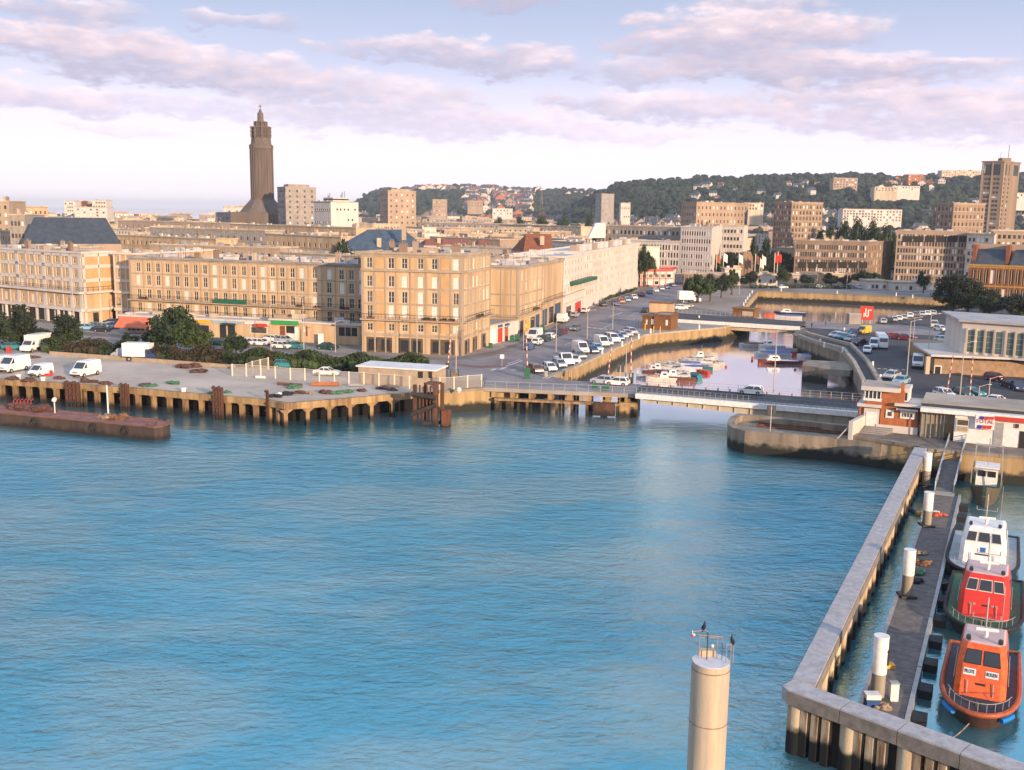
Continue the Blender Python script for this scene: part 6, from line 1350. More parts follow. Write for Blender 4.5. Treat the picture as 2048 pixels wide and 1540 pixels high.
    def plate(u0, u1, t0, t1, m_, off=.03, name='name_plate'):
        b = MB().m(m_); b.poly([fl(u0, t0, off), fl(u1, t0, off), fl(u1, t1, off), fl(u0, t1, off)]); return b.build(name, r)
    if plates:
        for (u0, u1), tx in zip(((-.92, -.28), (.22, .88)), plates):
            plate(u0, u1, .68, .90, WHITEP); cpt = fl((u0 + u1) / 2, .79, .05)
            tmsh = text_mesh(tx, .30, BLACKR); o = kid('lettering', tmsh, r, cpt); o.scale = (.62, 1.15, 1); o.rotation_euler = (math.atan2(1.63, 1.0), 0, 0)
        plate(-.25, .25, .40, .47, BLACKR, name='vent_slot')
    if emblem:
        plate(-.14, .14, .60, .82, mat('emblem_blue', (.03, .12, .33), .4, 0), name='emblem'); plate(-.4, .4, .45, .52, METD, name='faded_lettering')
    if not plates and not emblem:
        for u in (-.75, -.55, .35, .55): plate(u, u + .14, .48, .56, NETT, name='vent')
        plate(-.1, .25, .47, .54, BLACKR, name='vent_slot')
    if blue:
        for s in (-1, 1):
            b = MB().m(mat('bright_blue_fender', (.01, .20, .55), .4, .05)); pts = [p for p in outl(1.07, z=.75)]; seg = pts[5:9] if s < 0 else pts[18:22]; b.tube(seg, .17, 7); b.build('blue_fender', r, smooth=True)
    return r
pilotboat(1954, 1432, 4.75, 'pilot_boat', 'orange pilot boat with white PILOTE and ROUEN plates, nearest to the camera', mat('dark_orange_hull', (.07, .03, .022), .6, .3, 2), DECKK, ORANGEP, mat('pinkish_roof_panel', (.60, .42, .38), .6, .1, 2), plates=('PILOTE', 'ROUEN'), nwin=2, blue=True, radar=True, Lh=11)
pilotboat(1962, 1262, 5.6, 'pilot_boat', 'red pilot boat with a green deck, moored between the orange and the white one', BLACKR, DECKG, mat('bright_red_cabin', (.62, .035, .02), .4, .1, 1.5), mat('pinkish_roof_panel', (.60, .42, .38)))
pilotboat(1960, 1150, 5.9, 'pilot_boat', 'white pilot boat with a pale grey deck and a blue emblem, farthest of the three', BLACKR, mat('pale_grey_deck', (.36, .38, .38), .7, .2, 1), WHITEP, WHITEP, emblem=True)
def rope(a, b, sag, label, r=.035, m_=NETT):
    a, b = Vector(a), Vector(b); pts = [a.lerp(b, t / 8) - Vector((0, 0, sag * 4 * (t / 8) * (1 - t / 8))) for t in range(9)]; mb = MB().m(m_); mb.tube(pts, r, 5); return tag(mb.build('mooring_rope', o=tuple(a)), label, 'rope', 'mooring ropes')
rope((*xy(1938, 1447, z=1.2), 1.2), (*xy(1893, 1478, z=1.0), .9), .15, 'rope from the bow of the orange pilot boat to the pontoon')
rope((*xy(1945, 1262, z=1.2), 1.2), (*xy(1925, 1290, z=1.0), .9), .1, 'rope at the bow of the red pilot boat')
rope((*xy(1930, 1146, z=1.2), 1.2), (*xy(1880, 1168, z=ZP), ZP), .2, 'rope from the white pilot boat to the pontoon')
pc = None; Dp = 48.5
c_ = PD(1422, 1322, Dp); pc = (c_.x, c_.y); rp = 38 * (c_ - CAM).dot(Fv) / FPX
POLEM = mat('cream_concrete_post', (.54, .42, .27), .85, .2, 1.6, streak=True, bump=.3, col2=(.36, .30, .25), bscale=6)
PO = thing('mooring_post', 'tall cream concrete mooring post rising from the water with a small cage on top', 'mooring post', (pc[0], pc[1], -2)); zt = c_.z
mb = MB().m(POLEM); mb.cyl(pc, rp, -2, zt, 40); mb.build('shaft', PO, smooth=True)
for z_ in (zt - .35, zt - 3.2, zt - 6.2): mb = MB().m(mat('rusty_seam', (.27, .17, .10), .9, .4, 3)); mb.cyl(pc, rp + .012, z_, z_ + .05, 40); mb.build('seam_ring', PO, smooth=True)
mb = MB().m(mat('guano_white_top', (.62, .60, .62), .9, .12, 3)); mb.cyl(pc, rp - .02, zt, zt + .03, 40); mb.build('cap', PO)
def pp(x, y, h=0): 
    k = rp / 38; return Vector((pc[0] + (x - 1422) * k, pc[1] + y, zt + h))
mb = MB().m(mat('cream_plinth', (.50, .38, .26), .8, .1)); mb.box(pp(1402, 0).x, pp(1434, 0).x, pc[1] + rp * .45, pc[1] + rp * .8, zt, zt + .35); mb.build('plinth', PO)
mb = MB().m(mat('rusted_rod', (.30, .24, .20), .6, .2, 4)); r_ = .022
k = rp / 38
for (xa, ya, h0, h1) in ((1399, .2, 0, 1.25), (1414, .1, 0, 1.5), (1435, .2, 0, 1.2), (1444, .1, 0, 1.2), (1449, -.3, 0, 1.0), (1457, -.4, 0, 1.05), (1464, -.2, 0, 1.0)):
    mb.tube([pp(xa, ya, h0), pp(xa, ya, h1)], r_, 6)
mb.tube([pp(1395, .1, 1.35), pp(1414, .1, 1.3), pp(1444, .1, 1.25)], r_, 6); mb.tube([pp(1399, .2, 1.15), pp(1435, .2, 1.15), pp(1444, .1, 1.18)], r_, 6); mb.tube([pp(1449, -.3, 1.0), pp(1464, -.2, 1.0)], r_, 6)
mb.tube([pp(1414, .1, 1.5), pp(1408, .1, 1.62), pp(1396, .1, 1.55), pp(1382, .1, 1.5)], r_, 6)
mb.build('rod_cage', PO)
mb = MB().m(WHITEP); q_ = pp(1425, .2, .72); mb.blob(tuple(q_), .09, 1, n=8, m_=6, jit=0); mb.build('lamp', PO, smooth=True)
mb = MB().m(METD); q_ = pp(1414, .1, 0); mb.tube([q_, q_ + Vector((0, 0, 1.5))], .03, 6); mb.build('centre_rod', PO)
def cormorant(p, rz, label, lean=.15):
    t = thing('cormorant', label, 'bird', tuple(p), 'black birds perched on the post', rz=rz + 1e-6); s = 1.0
    b = MB().m(BIRD)
    pts = [(-.0, .12, -.16), (0, .08, -.02), (0, .02, .08), (0, -.02, .22), (0, -.05, .34), (0, -.04, .42), (0, -.06, .47), (0, -.10, .48)]; rs = [.02, .06, .085, .09, .06, .035, .035, .02]
    b.tube(pts, .05, 8, rs=rs); b.build('body', t, smooth=True)
    b = MB().m(mat('bird_beak', (.35, .25, .12), .5, 0)); b.tube([(0, -.10, .48), (0, -.20, .465)], .012, 5, rs=[.014, .005]); b.build('beak', t)
    b = MB().m(BIRD)
    for s_ in (-1, 1): b.loft([[(s_ * .07, -.0, .26), (s_ * .10, .04, .22), (s_ * .07, .08, .2)], [(s_ * .08, .06, .02), (s_ * .1, .1, 0), (s_ * .05, .14, -.02)]], cap=True); b.tube([(s_ * .03, 0, .04), (s_ * .03, -.01, -.04)], .012, 4)
    b.build('wings', t)
cormorant(pp(1405.5, .1, 1.60), .5, 'black cormorant standing highest on the bent rod of the post'); cormorant(pp(1460, -.25, 1.05), -.9, 'black cormorant perched on the right rail of the post')
t = thing('signal_lamp', 'small red and white lamp hanging from the bent rod of the post', 'lamp', tuple(pp(1384, .1, 1.2)))
mb = MB().m(REDP); q_ = pp(1384, .1, 1.28); mb.blob(tuple(q_), .085, 2, n=8, m_=5, jit=0); mb.build('red_lens', t); mb = MB().m(WHITEP); mb.blob(tuple(q_ + Vector((.06, 0, .06))), .07, 2, n=8, m_=5, jit=0); mb.tube([q_, q_ + Vector((-.02, 0, .28))], .02, 5); mb.build('lamp_body', t)
zd = 1.75
bq = [v2(xy(-230, 809, z=zd)), v2(xy(0, 826, z=zd)), v2(xy(290, 853, z=zd)), v2(xy(308, 855, z=zd)), v2(xy(326, 853, z=zd)), v2(xy(340, 847, z=zd)), v2(xy(339, 843, z=zd)), v2(xy(300, 838, z=zd)), v2(xy(0, 811, z=zd)), v2(xy(-230, 796, z=zd))]
BG = thing('barge', 'long low rusty steel barge with a red deck moored off the left quay', 'barge', (bq[0].x, bq[0].y, 0))
mb = MB().m(tidal('barge_hull_rust', (.085, .055, .038), (.025, .015, .012), .1, .9, rust=(.045, .035, .03), scale=.7)); mb.prism([tuple(p) for p in bq], -.5, zd, cap=False); mb.build('hull', BG)
mb = MB().m(mat('red_rusty_deck', (.27, .12, .095), .9, .35, .7, bump=.3)); mb.poly([P3(p, zd - .02) for p in bq]); mb.build('deck', BG)
mb = MB().m(mat('barge_rim', (.20, .09, .06), .8, .3, 1))
for i in range(len(bq)): a, e = bq[i], bq[(i + 1) % len(bq)]; mb.bar(P3(a, zd + .03), P3(e, zd + .03), .16, .16)
mb.build('deck_rim', BG)
for x in (72, 190, 252):
    c_ = bq[1].lerp(bq[2], x / 290); d = (bq[2] - bq[1]).normalized(); n = Vector((d.y, -d.x)); mb = MB().m(BLACKR); pts = [P3(c_ + n * .18 + d * (.5 * math.cos(a * .785)), .95 + .5 * math.sin(a * .785)) for a in range(8)]; mb.tube(pts, .17, 6, closed=True); mb.build('tyre_fender', BG, smooth=True)
rr = random.Random(3)
for (x, y, r, m_, lb) in ((40, 817, 1.6, NETR, 'heap of rusty chain on the left part of the barge deck'), (85, 822, 1.6, NETR, 'second heap of rusty chain on the barge deck, next to the vent'), (208, 836, 1.1, NETT, 'pale brown net heap near the white barge mast'), (236, 838, 1.3, NETB, 'brown net heap right of the white barge mast')):
    netheap(xy(x, y, z=zd), r, m_, lb, int(x), z=zd, group='heaps of gear on the barge')
c_ = xy(217, 832, z=zd); mb = MB().m(WHITEP); mb.bar((*c_, zd), (*c_, zat(c_, 770)), .16); mb.m(METD); mb.bar((c_[0], c_[1], zat(c_, 771)), (c_[0] + .5, c_[1], zat(c_, 770)), .12); tag(mb.build('barge_mast', o=(*c_, zd)), 'thin white mast standing on the rusty barge', 'mast')
c_ = xy(110, 826, z=zd); mb = MB().m(WHITEP); mb.bar((*c_, zd), (*c_, zd + 1.6), .12); mb.blob((c_[0], c_[1], zd + 1.9), .35, 4, n=7, m_=5, jit=.2); tag(mb.build('vent', o=(*c_, zd)), 'short white vent with a round head on the barge', 'vent')
for x, y in ((336, 847), (312, 851), (296, 850)):
    c_ = xy(x, y, z=zd); mb = MB().m(RUST); mb.cyl(c_, .12, zd, zd + .45, 8); mb.cyl(c_, .2, zd + .4, zd + .5, 8); mb.build('bollard', BG)
c_ = xy(30, 815, z=zd)
mb = MB().m(REDP)
for i in range(6): a = Vector(c_) + Vector((i * .5, 0)); mb.tube([(a.x, a.y - .5, zd), (a.x, a.y - .3, zd + 1.1), (a.x, a.y + .5, zd + 1.2)], .05, 5)
tag(mb.build('rack', o=(*c_, zd)), 'red tubular rack at the left end of the barge', 'rack')
dc0, dc1 = v2(xy(830, 850, z=0)), v2(xy(874, 853, z=0)); ztp = zat(dc0, 768); dd = (dc1 - dc0).normalized(); nn = Vector((dd.y, -dd.x)); ln = (dc1 - dc0).length
DO = thing('dolphin', 'rusty steel dolphin of upright bars with two heavy dark timbers across', 'dolphin', (dc0.x, dc0.y, 0))
for i, (u, w, h) in enumerate([(0, .55, 0), (.22, .22, .0), (.38, .22, -.2), (.54, .22, 0), (.70, .22, -.1), (.92, .7, .3)]):
    mb = MB().m(RUSTP); a = dc0 + dd * (u * ln); mb.bar(P3(a, -1.2), P3(a, ztp + h - .1), w); mb.build('upright_bar', DO)
mb = MB().m(RUSTP); a = dc1 + dd * .5 - nn * .8; mb.bar(P3(a, -1.2), P3(a, ztp + .2), .55); mb.bar(P3(dc0 - nn * 1.6 + dd, -1.2), P3(dc0 - nn * 1.6 + dd, ztp), .35); mb.build('back_post', DO)
mb = MB().m(tidal('dolphin_red_block', (.17, .06, .03), (.02, .015, .012), .1, .8, scale=1.5)); a = dc1 + dd * .75; mb.hexa([tuple(a + nn * .3), tuple(a + dd * 1.0 + nn * .3), tuple(a + dd * 1.0 - nn * 1.1), tuple(a - nn * 1.1)], -1.2, 2.4); mb.build('red_block', DO)
TIM = mat('dark_timber', (.045, .038, .034), .9, .4, 2, bump=.4)
for z0_, z1_ in ((zat(dc0, 787), zat(dc0, 792)), (zat(dc0, 828), zat(dc0, 806))):
    mb = MB().m(TIM); a, e = dc0 - dd * .35 + nn * .45, dc1 + nn * .45; mb.tube([P3(a, z0_), P3(e, z1_)], .36, 10); mb.build('timber', DO, smooth=True)
mb = MB().m(RUST); mb.hexa([tuple(dc0 + dd * 1.6 + nn * .3), tuple(dc1 + dd * .2 + nn * .3), tuple(dc1 + dd * .2 - nn * 1.5), tuple(dc0 + dd * 1.6 - nn * 1.5)], ztp + .05, ztp + .3); mb.build('top_plate', DO)
mb = MB().m(TIM); mb.hexa([tuple(dc0 + dd * 1.2 + nn * .3), tuple(dc1 + dd * .2 + nn * .3), tuple(dc1 + dd * .2 - nn * .8), tuple(dc0 + dd * 1.2 - nn * .8)], .2, .7); mb.build('low_platform', DO)
def profile(mb, pts, wf):
    n = len(mb.v); k = len(pts)
    for s in (-1, 1):
        for x, z in pts: mb.v.append((x, s * wf(x, z), z))
    for i in range(k):
        j = (i + 1) % k; mb.f.append((n + i, n + j, n + k + j, n + k + i)); mb.k.append(mb.c)
    mb.f.append(tuple(n + i for i in range(k))[::-1]); mb.k.append(mb.c); mb.f.append(tuple(n + k + i for i in range(k))); mb.k.append(mb.c)
def frust(mb, a, b, sides='fblr'):
    (x0, x1, y, z), (X0, X1, Y, Z) = a, b; P_ = [(x0, -y, z), (x1, -y, z), (x1, y, z), (x0, y, z), (X0, -Y, Z), (X1, -Y, Z), (X1, Y, Z), (X0, Y, Z)]
    n = len(mb.v); mb.v += P_
    for f in ((0, 1, 5, 4), (1, 2, 6, 5), (2, 3, 7, 6), (3, 0, 4, 7), (4, 5, 6, 7)): mb.f.append(tuple(n + i for i in f)); mb.k.append(mb.c)
def wheel_mesh(r, w=.2):
    b = MB().m(TYRE); n = 12
    for s0, s1, rr0, rr1 in ((-w / 2, w / 2, r, r),): b.tube([(0, s0, r), (0, s1, r)], r, n)
    b.m(METG); b.tube([(0, -w / 2 - .01, r), (0, w / 2 + .01, r)], r * .58, 10); return b.mesh('wheel')
VEH = {}
def vehicle_meshes(kind):
    if kind in VEH: return VEH[kind]
    b = MB().m(CARP); g = MB().m(CARG); l = MB().m(LAMPW); t = MB().m(LAMPR); xs = None; wr = .3; extra = None
    def car(L, W, H, base, top, hood, boot):
        h = L / 2; w = W / 2; bz = .9 * H / 1.42
        pr = [(-h + .05, .28), (-h, .5), (-h + .03, boot), (base[0], bz), (base[1], bz), (h - .35, hood), (h - .04, hood - .14), (h, .45), (h - .08, .25), (h * .8, .2), (h * .55, .2), (-h * .5, .2), (-h * .8, .2)]
        profile(b, pr, lambda x, z: w * (1 - .10 * max(0, (abs(x) / h) ** 6)) * (1 - .04 * (z > .7) - .03 * (z < .3)))
        frust(g, (base[0] + .02, base[1] - .02, w * .93, bz - .02), (top[0], top[1], w * .74, H - .05))
        b.m(CARP); n0 = len(b.v); frust(b, (top[0] - .06, top[1] + .08, w * .765, H - .09), (top[0] + .02, top[1] - .02, w * .70, H))
        for s in (-1, 1):
            yb, yt = s * w * .935, s * w * .755
            for x0, x1 in ((base[0] + .06, top[0] + .03), ((base[0] + base[1]) / 2 - .1, (top[0] + top[1]) / 2 - .02), (base[1] - .04, top[1] - .02)): b.bar((x0, yb, bz), (x1, yt, H - .05), .09 if x0 > base[0] + .1 else .2, .05)
            s > 0 and (l.box(h - .16, h + .0, w * .62 - .17, w * .62 + .17, hood - .26, hood - .12), t.box(-h - .01, -h + .1, w * .74 - .12, w * .74 + .12, .55, .8))
        b.m(METD); b.box(h - .1, h + .015, -w * .6, w * .6, .3, .42); b.box(-h - .015, -h + .1, -w * .6, w * .6, .3, .42)
        return (-h * .62, h * .63), w
    if kind == 'hatchback': xs, w = car(3.8, 1.64, 1.40, (-1.82, 1.05), (-1.42, .28), .82, .86)
    elif kind == 'saloon': xs, w = car(4.4, 1.70, 1.38, (-1.55, 1.10), (-.85, .25), .82, .88)
    elif kind == 'estate': xs, w = car(4.3, 1.72, 1.45, (-2.05, 1.05), (-1.8, .30), .84, .9)
    elif kind == 'people carrier': xs, w = car(4.4, 1.8, 1.72, (-2.1, 1.45), (-1.95, .55), .95, 1.0); wr = .32
    elif kind in ('van', 'small van'):
        k = 1 if kind == 'van' else .8; L, W, H = 5.0 * k, 1.95 * (k ** .5), 2.35 * (1 if k == 1 else .82); h, w = L / 2, W / 2; fx_ = h - 1.15 * k
        profile(b, [(-h, .35), (-h, H * .5), (-h + .08, H - .1), (-h + .25, H), (fx_ - .75, H), (fx_ - .55, H - .08), (fx_ + .35, H * .56), (h - .1, H * .45), (h, H * .32), (h - .02, .35), (h * .6, .3), (-h * .7, .3)], lambda x, z: w * (1 - .08 * (z > H * .8) - .05 * (z < .4)) * (1 - .08 * (x > h - .2)))
        a0, a1 = (fx_ - .5, H - .16), (fx_ + .33, H * .58)
        g.poly([(a1[0] + .03, -w * .86, a1[1]), (a1[0] + .03, w * .86, a1[1]), (a0[0] + .06, w * .8, a0[1]), (a0[0] + .06, -w * .8, a0[1])])
        for s in (-1, 1):
            q_ = [(a1[0] - .12, s * (w + .01), a1[1] + .03), (a1[0] - .05 - .75 * k, s * (w + .01), a1[1] + .03), (a1[0] - .05 - .75 * k, s * (w * .955), a0[1] - .08), (a0[0] + .1, s * (w * .955), a0[1] - .08)]; g.poly(q_[::-1] if s > 0 else q_)
            s > 0 and (l.box(h - .12, h + .01, w * .66 - .16, w * .66 + .16, H * .33, H * .41), t.box(-h - .02, -h + .05, w * .9 - .07, w * .9 + .07, .8, 1.2))
        b.m(METD); b.box(h - .08, h + .04, -w * .9, w * .9, .34, .58); b.box(h - .02, h + .02, -w * .45, w * .45, H * .33, H * .39); b.box(-h - .04, -h + .05, -w * .85, w * .85, .35, .5)
        xs = (-h * .6, h * .62); wr = .34 * (k ** .5)
    elif kind == 'box truck':
        w = 1.05; profile(b, [(1.0, .45), (1.0, 1.9), (1.3, 2.15), (1.75, 2.15), (2.35, 1.35), (2.95, 1.15), (3.05, .85), (3.0, .4)], lambda x, z: w * .95)
        g.poly([(2.36, -w * .85, 1.40), (2.36, w * .85, 1.40), (1.83, w * .8, 2.08), (1.83, -w * .8, 2.08)])
        for s in (-1, 1): q_ = [(2.1, s * (w * .96), 1.38), (1.35, s * (w * .96), 1.38), (1.35, s * (w * .96), 2.0), (1.7, s * (w * .96), 2.0)]; g.poly(q_[::-1] if s > 0 else q_); s > 0 and (l.box(2.95, 3.06, .7 - .15, .7 + .15, .8, 1.0), t.box(-3.2, -3.1, .85 - .1, .85 + .1, .6, .8))
        e = MB().m(WHITEP); e.box(-3.1, .95, -1.12, 1.12, .85, 3.15); e.box(.95, 1.7, -1.05, 1.05, 2.2, 3.1); e.m(METD); e.box(-3.1, 1.0, -.5, .5, .55, .85); extra = ('cargo_box', e)
        xs = (-1.9, 2.15); wr = .38; w = 1.05
    elif kind == 'pickup':
        w = .95; profile(b, [(-2.6, .45), (-2.6, 1.05), (-.2, 1.05), (-.2, 1.1), (-.1, 1.85), (.15, 2.0), (1.0, 2.0), (1.55, 1.2), (2.35, 1.0), (2.45, .45), (1.5, .35), (-1.8, .35)], lambda x, z: w)
        g.poly([(1.58, -w * .85, 1.22), (1.58, w * .85, 1.22), (1.08, w * .8, 1.94), (1.08, -w * .8, 1.94)])
        for s in (-1, 1):
            for x0, x1 in ((0, .55), (.62, 1.05)): q_ = [(x1 + .3 * (x1 > 1), s * (w + .01), 1.25), (x0, s * (w + .01), 1.25), (x0, s * (w + .01), 1.82), (x1, s * (w + .01), 1.82)]; g.poly(q_[::-1] if s > 0 else q_)
            s > 0 and (l.box(2.38, 2.47, .6 - .15, .6 + .15, .75, .92), t.box(-2.62, -2.55, .8 - .08, .8 + .08, .7, .95))
        xs = (-1.5, 1.6); wr = .34
    elif kind == 'lorry':
        w = 1.2; profile(b, [(4.2, .6), (4.2, 3.3), (4.6, 3.5), (5.6, 3.3), (6.0, 2.0), (6.05, .6)], lambda x, z: w)
        g.poly([(6.03, -w * .88, 2.05), (6.03, w * .88, 2.05), (5.7, w * .85, 3.05), (5.7, -w * .85, 3.05)])
        for s in (-1, 1): q_ = [(5.7, s * (w + .01), 2.0), (4.9, s * (w + .01), 2.0), (4.9, s * (w + .01), 2.9), (5.5, s * (w + .01), 2.9)]; g.poly(q_[::-1] if s > 0 else q_); s > 0 and (l.box(5.98, 6.08, .9 - .2, .9 + .2, .9, 1.1), t.box(-6.0, -5.9, 1 - .1, 1 + .1, .8, 1))
        e = MB().m(WHITEP); e.box(-5.9, 3.9, -1.22, 1.22, 1.1, 3.6); e.m(REDP); e.box(-5.9, 3.9, -1.24, -1.22, 2.0, 2.8); e.box(-5.9, 3.9, 1.22, 1.24, 2.0, 2.8); extra = ('trailer_box', e); xs = (-4.2, 4.9); wr = .48
    VEH[kind] = dict(body=b.mesh('body', smooth=False), glass=g.mesh('windows'), lamp=l.mesh('headlight'), tail=t.mesh('tail_light'), wheel=wheel_mesh(wr), xs=xs, w=w, extra=extra[1].mesh(extra[0]) if extra else None, en=extra[0] if extra else None)
    return VEH[kind]
COLS = {'white': (.80, .78, .74), 'silver': (.42, .44, .47), 'dark blue': (.025, .05, .13), 'blue': (.05, .14, .32), 'light blue': (.25, .42, .55), 'maroon': (.18, .02, .03), 'red': (.45, .03, .03), 'dark green': (.015, .07, .05), 'teal': (.03, .22, .25),
        'black': (.02, .02, .024), 'grey': (.16, .17, .18), 'bronze': (.28, .12, .05), 'orange': (.65, .18, .04), 'yellow': (.75, .42, .04), 'cream': (.62, .52, .38)}
def vehicle(x, y, kind, col, dirv, label, group=None, sc=1, far=False, z=Q + .04):
    p = xy(x, y); d = Vector(dirv[:2]).normalized(); rz = math.atan2(d.y, d.x); m_ = vehicle_meshes(kind); c = COLS[col]
    t = thing('parked_car' if kind not in ('van', 'small van', 'box truck', 'pickup', 'lorry') else {'van': 'parked_van', 'small van': 'parked_van', 'box truck': 'box_truck', 'pickup': 'pickup_truck', 'lorry': 'lorry'}[kind], label, {'van': 'van', 'small van': 'van', 'box truck': 'truck', 'pickup': 'pickup', 'lorry': 'truck'}.get(kind, 'car'), (p[0], p[1], z), group, rz=rz + 1e-6); t.scale = (sc, sc, sc)
    kid('body', m_['body'], t, color=c); kid('windows', m_['glass'], t)
    if m_['extra']: kid(m_['en'], m_['extra'], t)
    for wx in m_['xs']:
        for s in (-1, 1): kid('wheel', m_['wheel'], t, (wx, s * (m_['w'] - .08), 0))
    if not far:
        for s in (1, -1): kid('headlight', m_['lamp'], t, scale=(1, s, 1)); kid('tail_light', m_['tail'], t, scale=(1, s, 1))
    return t
def wd(x0, y0, x1, y1): a, b = v2(xy(x0, y0)), v2(xy(x1, y1)); return (b - a).normalized()
def row(items, dirv, desc, group, far=False, sc=1):
    for i, (x, y, kind, col) in enumerate(items):
        kn = {'hatchback': 'hatchback', 'saloon': 'saloon car', 'estate': 'estate car'}.get(kind, kind)
        vehicle(x, y, kind, col, dirv, f'{col} {kn}, {ORD[i]} {desc}', group, sc=sc, far=far)
street = sdir
row([(1057, 699, 'hatchback', 'blue'), (1075, 689, 'hatchback', 'white'), (1091, 682, 'hatchback', 'dark green'), (1101, 678, 'hatchback', 'white'), (1112, 672, 'saloon', 'dark blue'), (1124, 668, 'saloon', 'maroon')], street, 'along the near building side kerb', 'cars parked on the building side of the street')
vehicle(1069, 680, 'van', 'white', -street, 'white camper van parked behind the first cars on the building side', None, 1.05)
vehicle(1151, 661, 'saloon', 'grey', -street, 'dark grey car driving down the middle of the street')
vehicle(1126, 645, 'van', 'white', street, 'white van parked by the blue shopfronts'); vehicle(1150, 634, 'hatchback', 'silver', street, 'silver car parked just beyond the van by the blue shopfronts'); vehicle(1171, 625, 'estate', 'white', street, 'white estate car at the kerb below the red shop door')
row([(1206, 612, 'saloon', 'black'), (1231, 611, 'saloon', 'dark blue'), (1243, 606, 'hatchback', 'orange'), (1254, 603, 'hatchback', 'light blue'), (1268, 598, 'hatchback', 'white'), (1283, 593, 'hatchback', 'maroon'), (1298, 588, 'hatchback', 'blue'), (1311, 584, 'hatchback', 'white'), (1322, 580, 'hatchback', 'silver'), (1334, 577, 'hatchback', 'silver'), (1345, 573, 'saloon', 'dark blue')],
    wd(1206, 612, 1225, 620), 'in the row before the long pale block', 'cars parked before the long pale block', True)
dn = wd(1108, 743, 1128, 752)
row([(1072, 745, 'hatchback', 'bronze'), (1099, 741, 'hatchback', 'white'), (1119, 734, 'hatchback', 'silver')], dn, 'from the near end of the basin side row', 'vehicles parked nose to the basin')
vehicle(1128, 729, 'pickup', 'white', dn, 'white double cab pickup with a tan flatbed in the basin side row', 'vehicles parked nose to the basin', 1.1)
row([(1147, 725, 'hatchback', 'silver'), (1157, 716, 'saloon', 'grey')], dn, 'beyond the white pickup on the basin side', 'vehicles parked nose to the basin')
vehicle(1161, 707, 'van', 'white', dn, 'large white van, nearest of the three vans of the basin side row', 'vehicles parked nose to the basin', 1.0)
row([(1184, 706, 'hatchback', 'dark blue'), (1193, 701, 'hatchback', 'light blue')], dn, 'between the two nearest white vans on the basin side', 'vehicles parked nose to the basin')
vehicle(1203, 693, 'van', 'white', dn, 'white van, middle one of the three vans of the basin side row', 'vehicles parked nose to the basin', .95)
row([(1213, 690, 'hatchback', 'silver')], dn, 'just past the middle white van of the basin side', 'vehicles parked nose to the basin')
vehicle(1224, 684, 'people carrier', 'white', dn, 'white high roofed people carrier with dark windows in the basin side row', 'vehicles parked nose to the basin', 1.1)
row([(1236, 680, 'hatchback', 'blue'), (1244, 676, 'hatchback', 'silver'), (1252, 672, 'saloon', 'silver'), (1262, 668, 'estate', 'silver')], dn, 'in the far part of the basin side row', 'vehicles parked nose to the basin')
vehicle(1290, 625, 'saloon', 'black', -street, 'small dark car driving away near the brown cabin', far=True)
for x, y, c, k in ((1362, 619, 'white', 'hatchback'), (1372, 614, 'grey', 'saloon')): vehicle(x, y, k, c, wd(1350, 620, 1380, 620), f'{c} car parked beside the trees behind the brown cabin', far=True)
vehicle(1378, 605, 'box truck', 'white', wd(1350, 606, 1400, 606), 'long white lorry body standing under the plaza trees', None, 1.15, True)
bd = (g0 - g1).normalized(); t = vehicle(1501, 788, 'hatchback', 'white', bd, 'white hatchback driving across the middle of the lifting bridge', z=zb)
c_ = v2(xy(1501, 788, z=zb)); t.location = (c_.x, c_.y, zb)
t = vehicle(1235, 771, 'hatchback', 'white', bd, 'white hatchback at the left end of the lifting bridge'); vehicle(1205, 768, 'hatchback', 'silver', bd, 'silver car hidden behind the white hatchback at the bridge end')
dv = wd(60, 740, 20, 748)
vehicle(28, 743, 'van', 'white', dv, 'white high roofed van, second from the left at the quay', sc=1.1); vehicle(-6, 741, 'van', 'white', dv, 'white van cut by the left edge of the picture'); vehicle(82, 752, 'small van', 'white', dv, 'small white van between the two high vans'); vehicle(172, 752, 'van', 'white', dv, 'white van standing alone at the quay, right of the other vans', sc=1.05)
vehicle(72, 702, 'box truck', 'white', dv, 'white box truck parked before the trees at the far left', sc=1.0)
vehicle(285, 722, 'box truck', 'dark blue', wd(250, 722, 320, 724), 'white box truck with a dark blue cab standing near the hedge', sc=1.02); vehicle(246, 717, 'small van', 'silver', -wd(250, 718, 320, 722), 'silver van half hidden behind the box truck with the blue cab')
vehicle(8, 697, 'saloon', 'blue', wd(0, 700, 40, 700), 'blue car at the far left beside the box truck'); vehicle(30, 699, 'saloon', 'teal', wd(0, 700, 40, 700), 'teal car between the blue one and the box truck')
vehicle(654, 751, 'saloon', 'white', wd(640, 752, 670, 753), 'white car behind the yard fence')
vehicle(573, 735, 'estate', 'teal', wd(560, 735, 600, 736), 'teal car standing in front of the dark hedge')
for i, (x, y, k, c) in enumerate([(503, 690, 'hatchback', 'white'), (523, 691, 'hatchback', 'white'), (548, 683, 'saloon', 'white'), (570, 685, 'hatchback', 'silver'), (564, 697, 'hatchback', 'white'), (590, 697, 'saloon', 'teal'), (655, 699, 'saloon', 'dark green'), (440, 690, 'hatchback', 'dark green')]):
    vehicle(x, y, k, c, wd(500, 690, 560, 694), f'{c} car, {ORD[i]} in the shop front parking', 'cars parked before the shops', far=True)
for i, (x, y, c) in enumerate([(178, 660, 'light blue'), (195, 657, 'teal'), (212, 658, 'light blue'), (230, 650, 'blue'), (205, 664, 'black'), (243, 632, 'white'), (228, 656, 'silver')]):
    vehicle(x, y, 'hatchback', c, wd(160, 662, 230, 664), f'{c} car at the corner of the left block, {ORD[i]} of that cluster', 'cars near the left block', far=True)
dr = wd(1690, 672, 1660, 676)
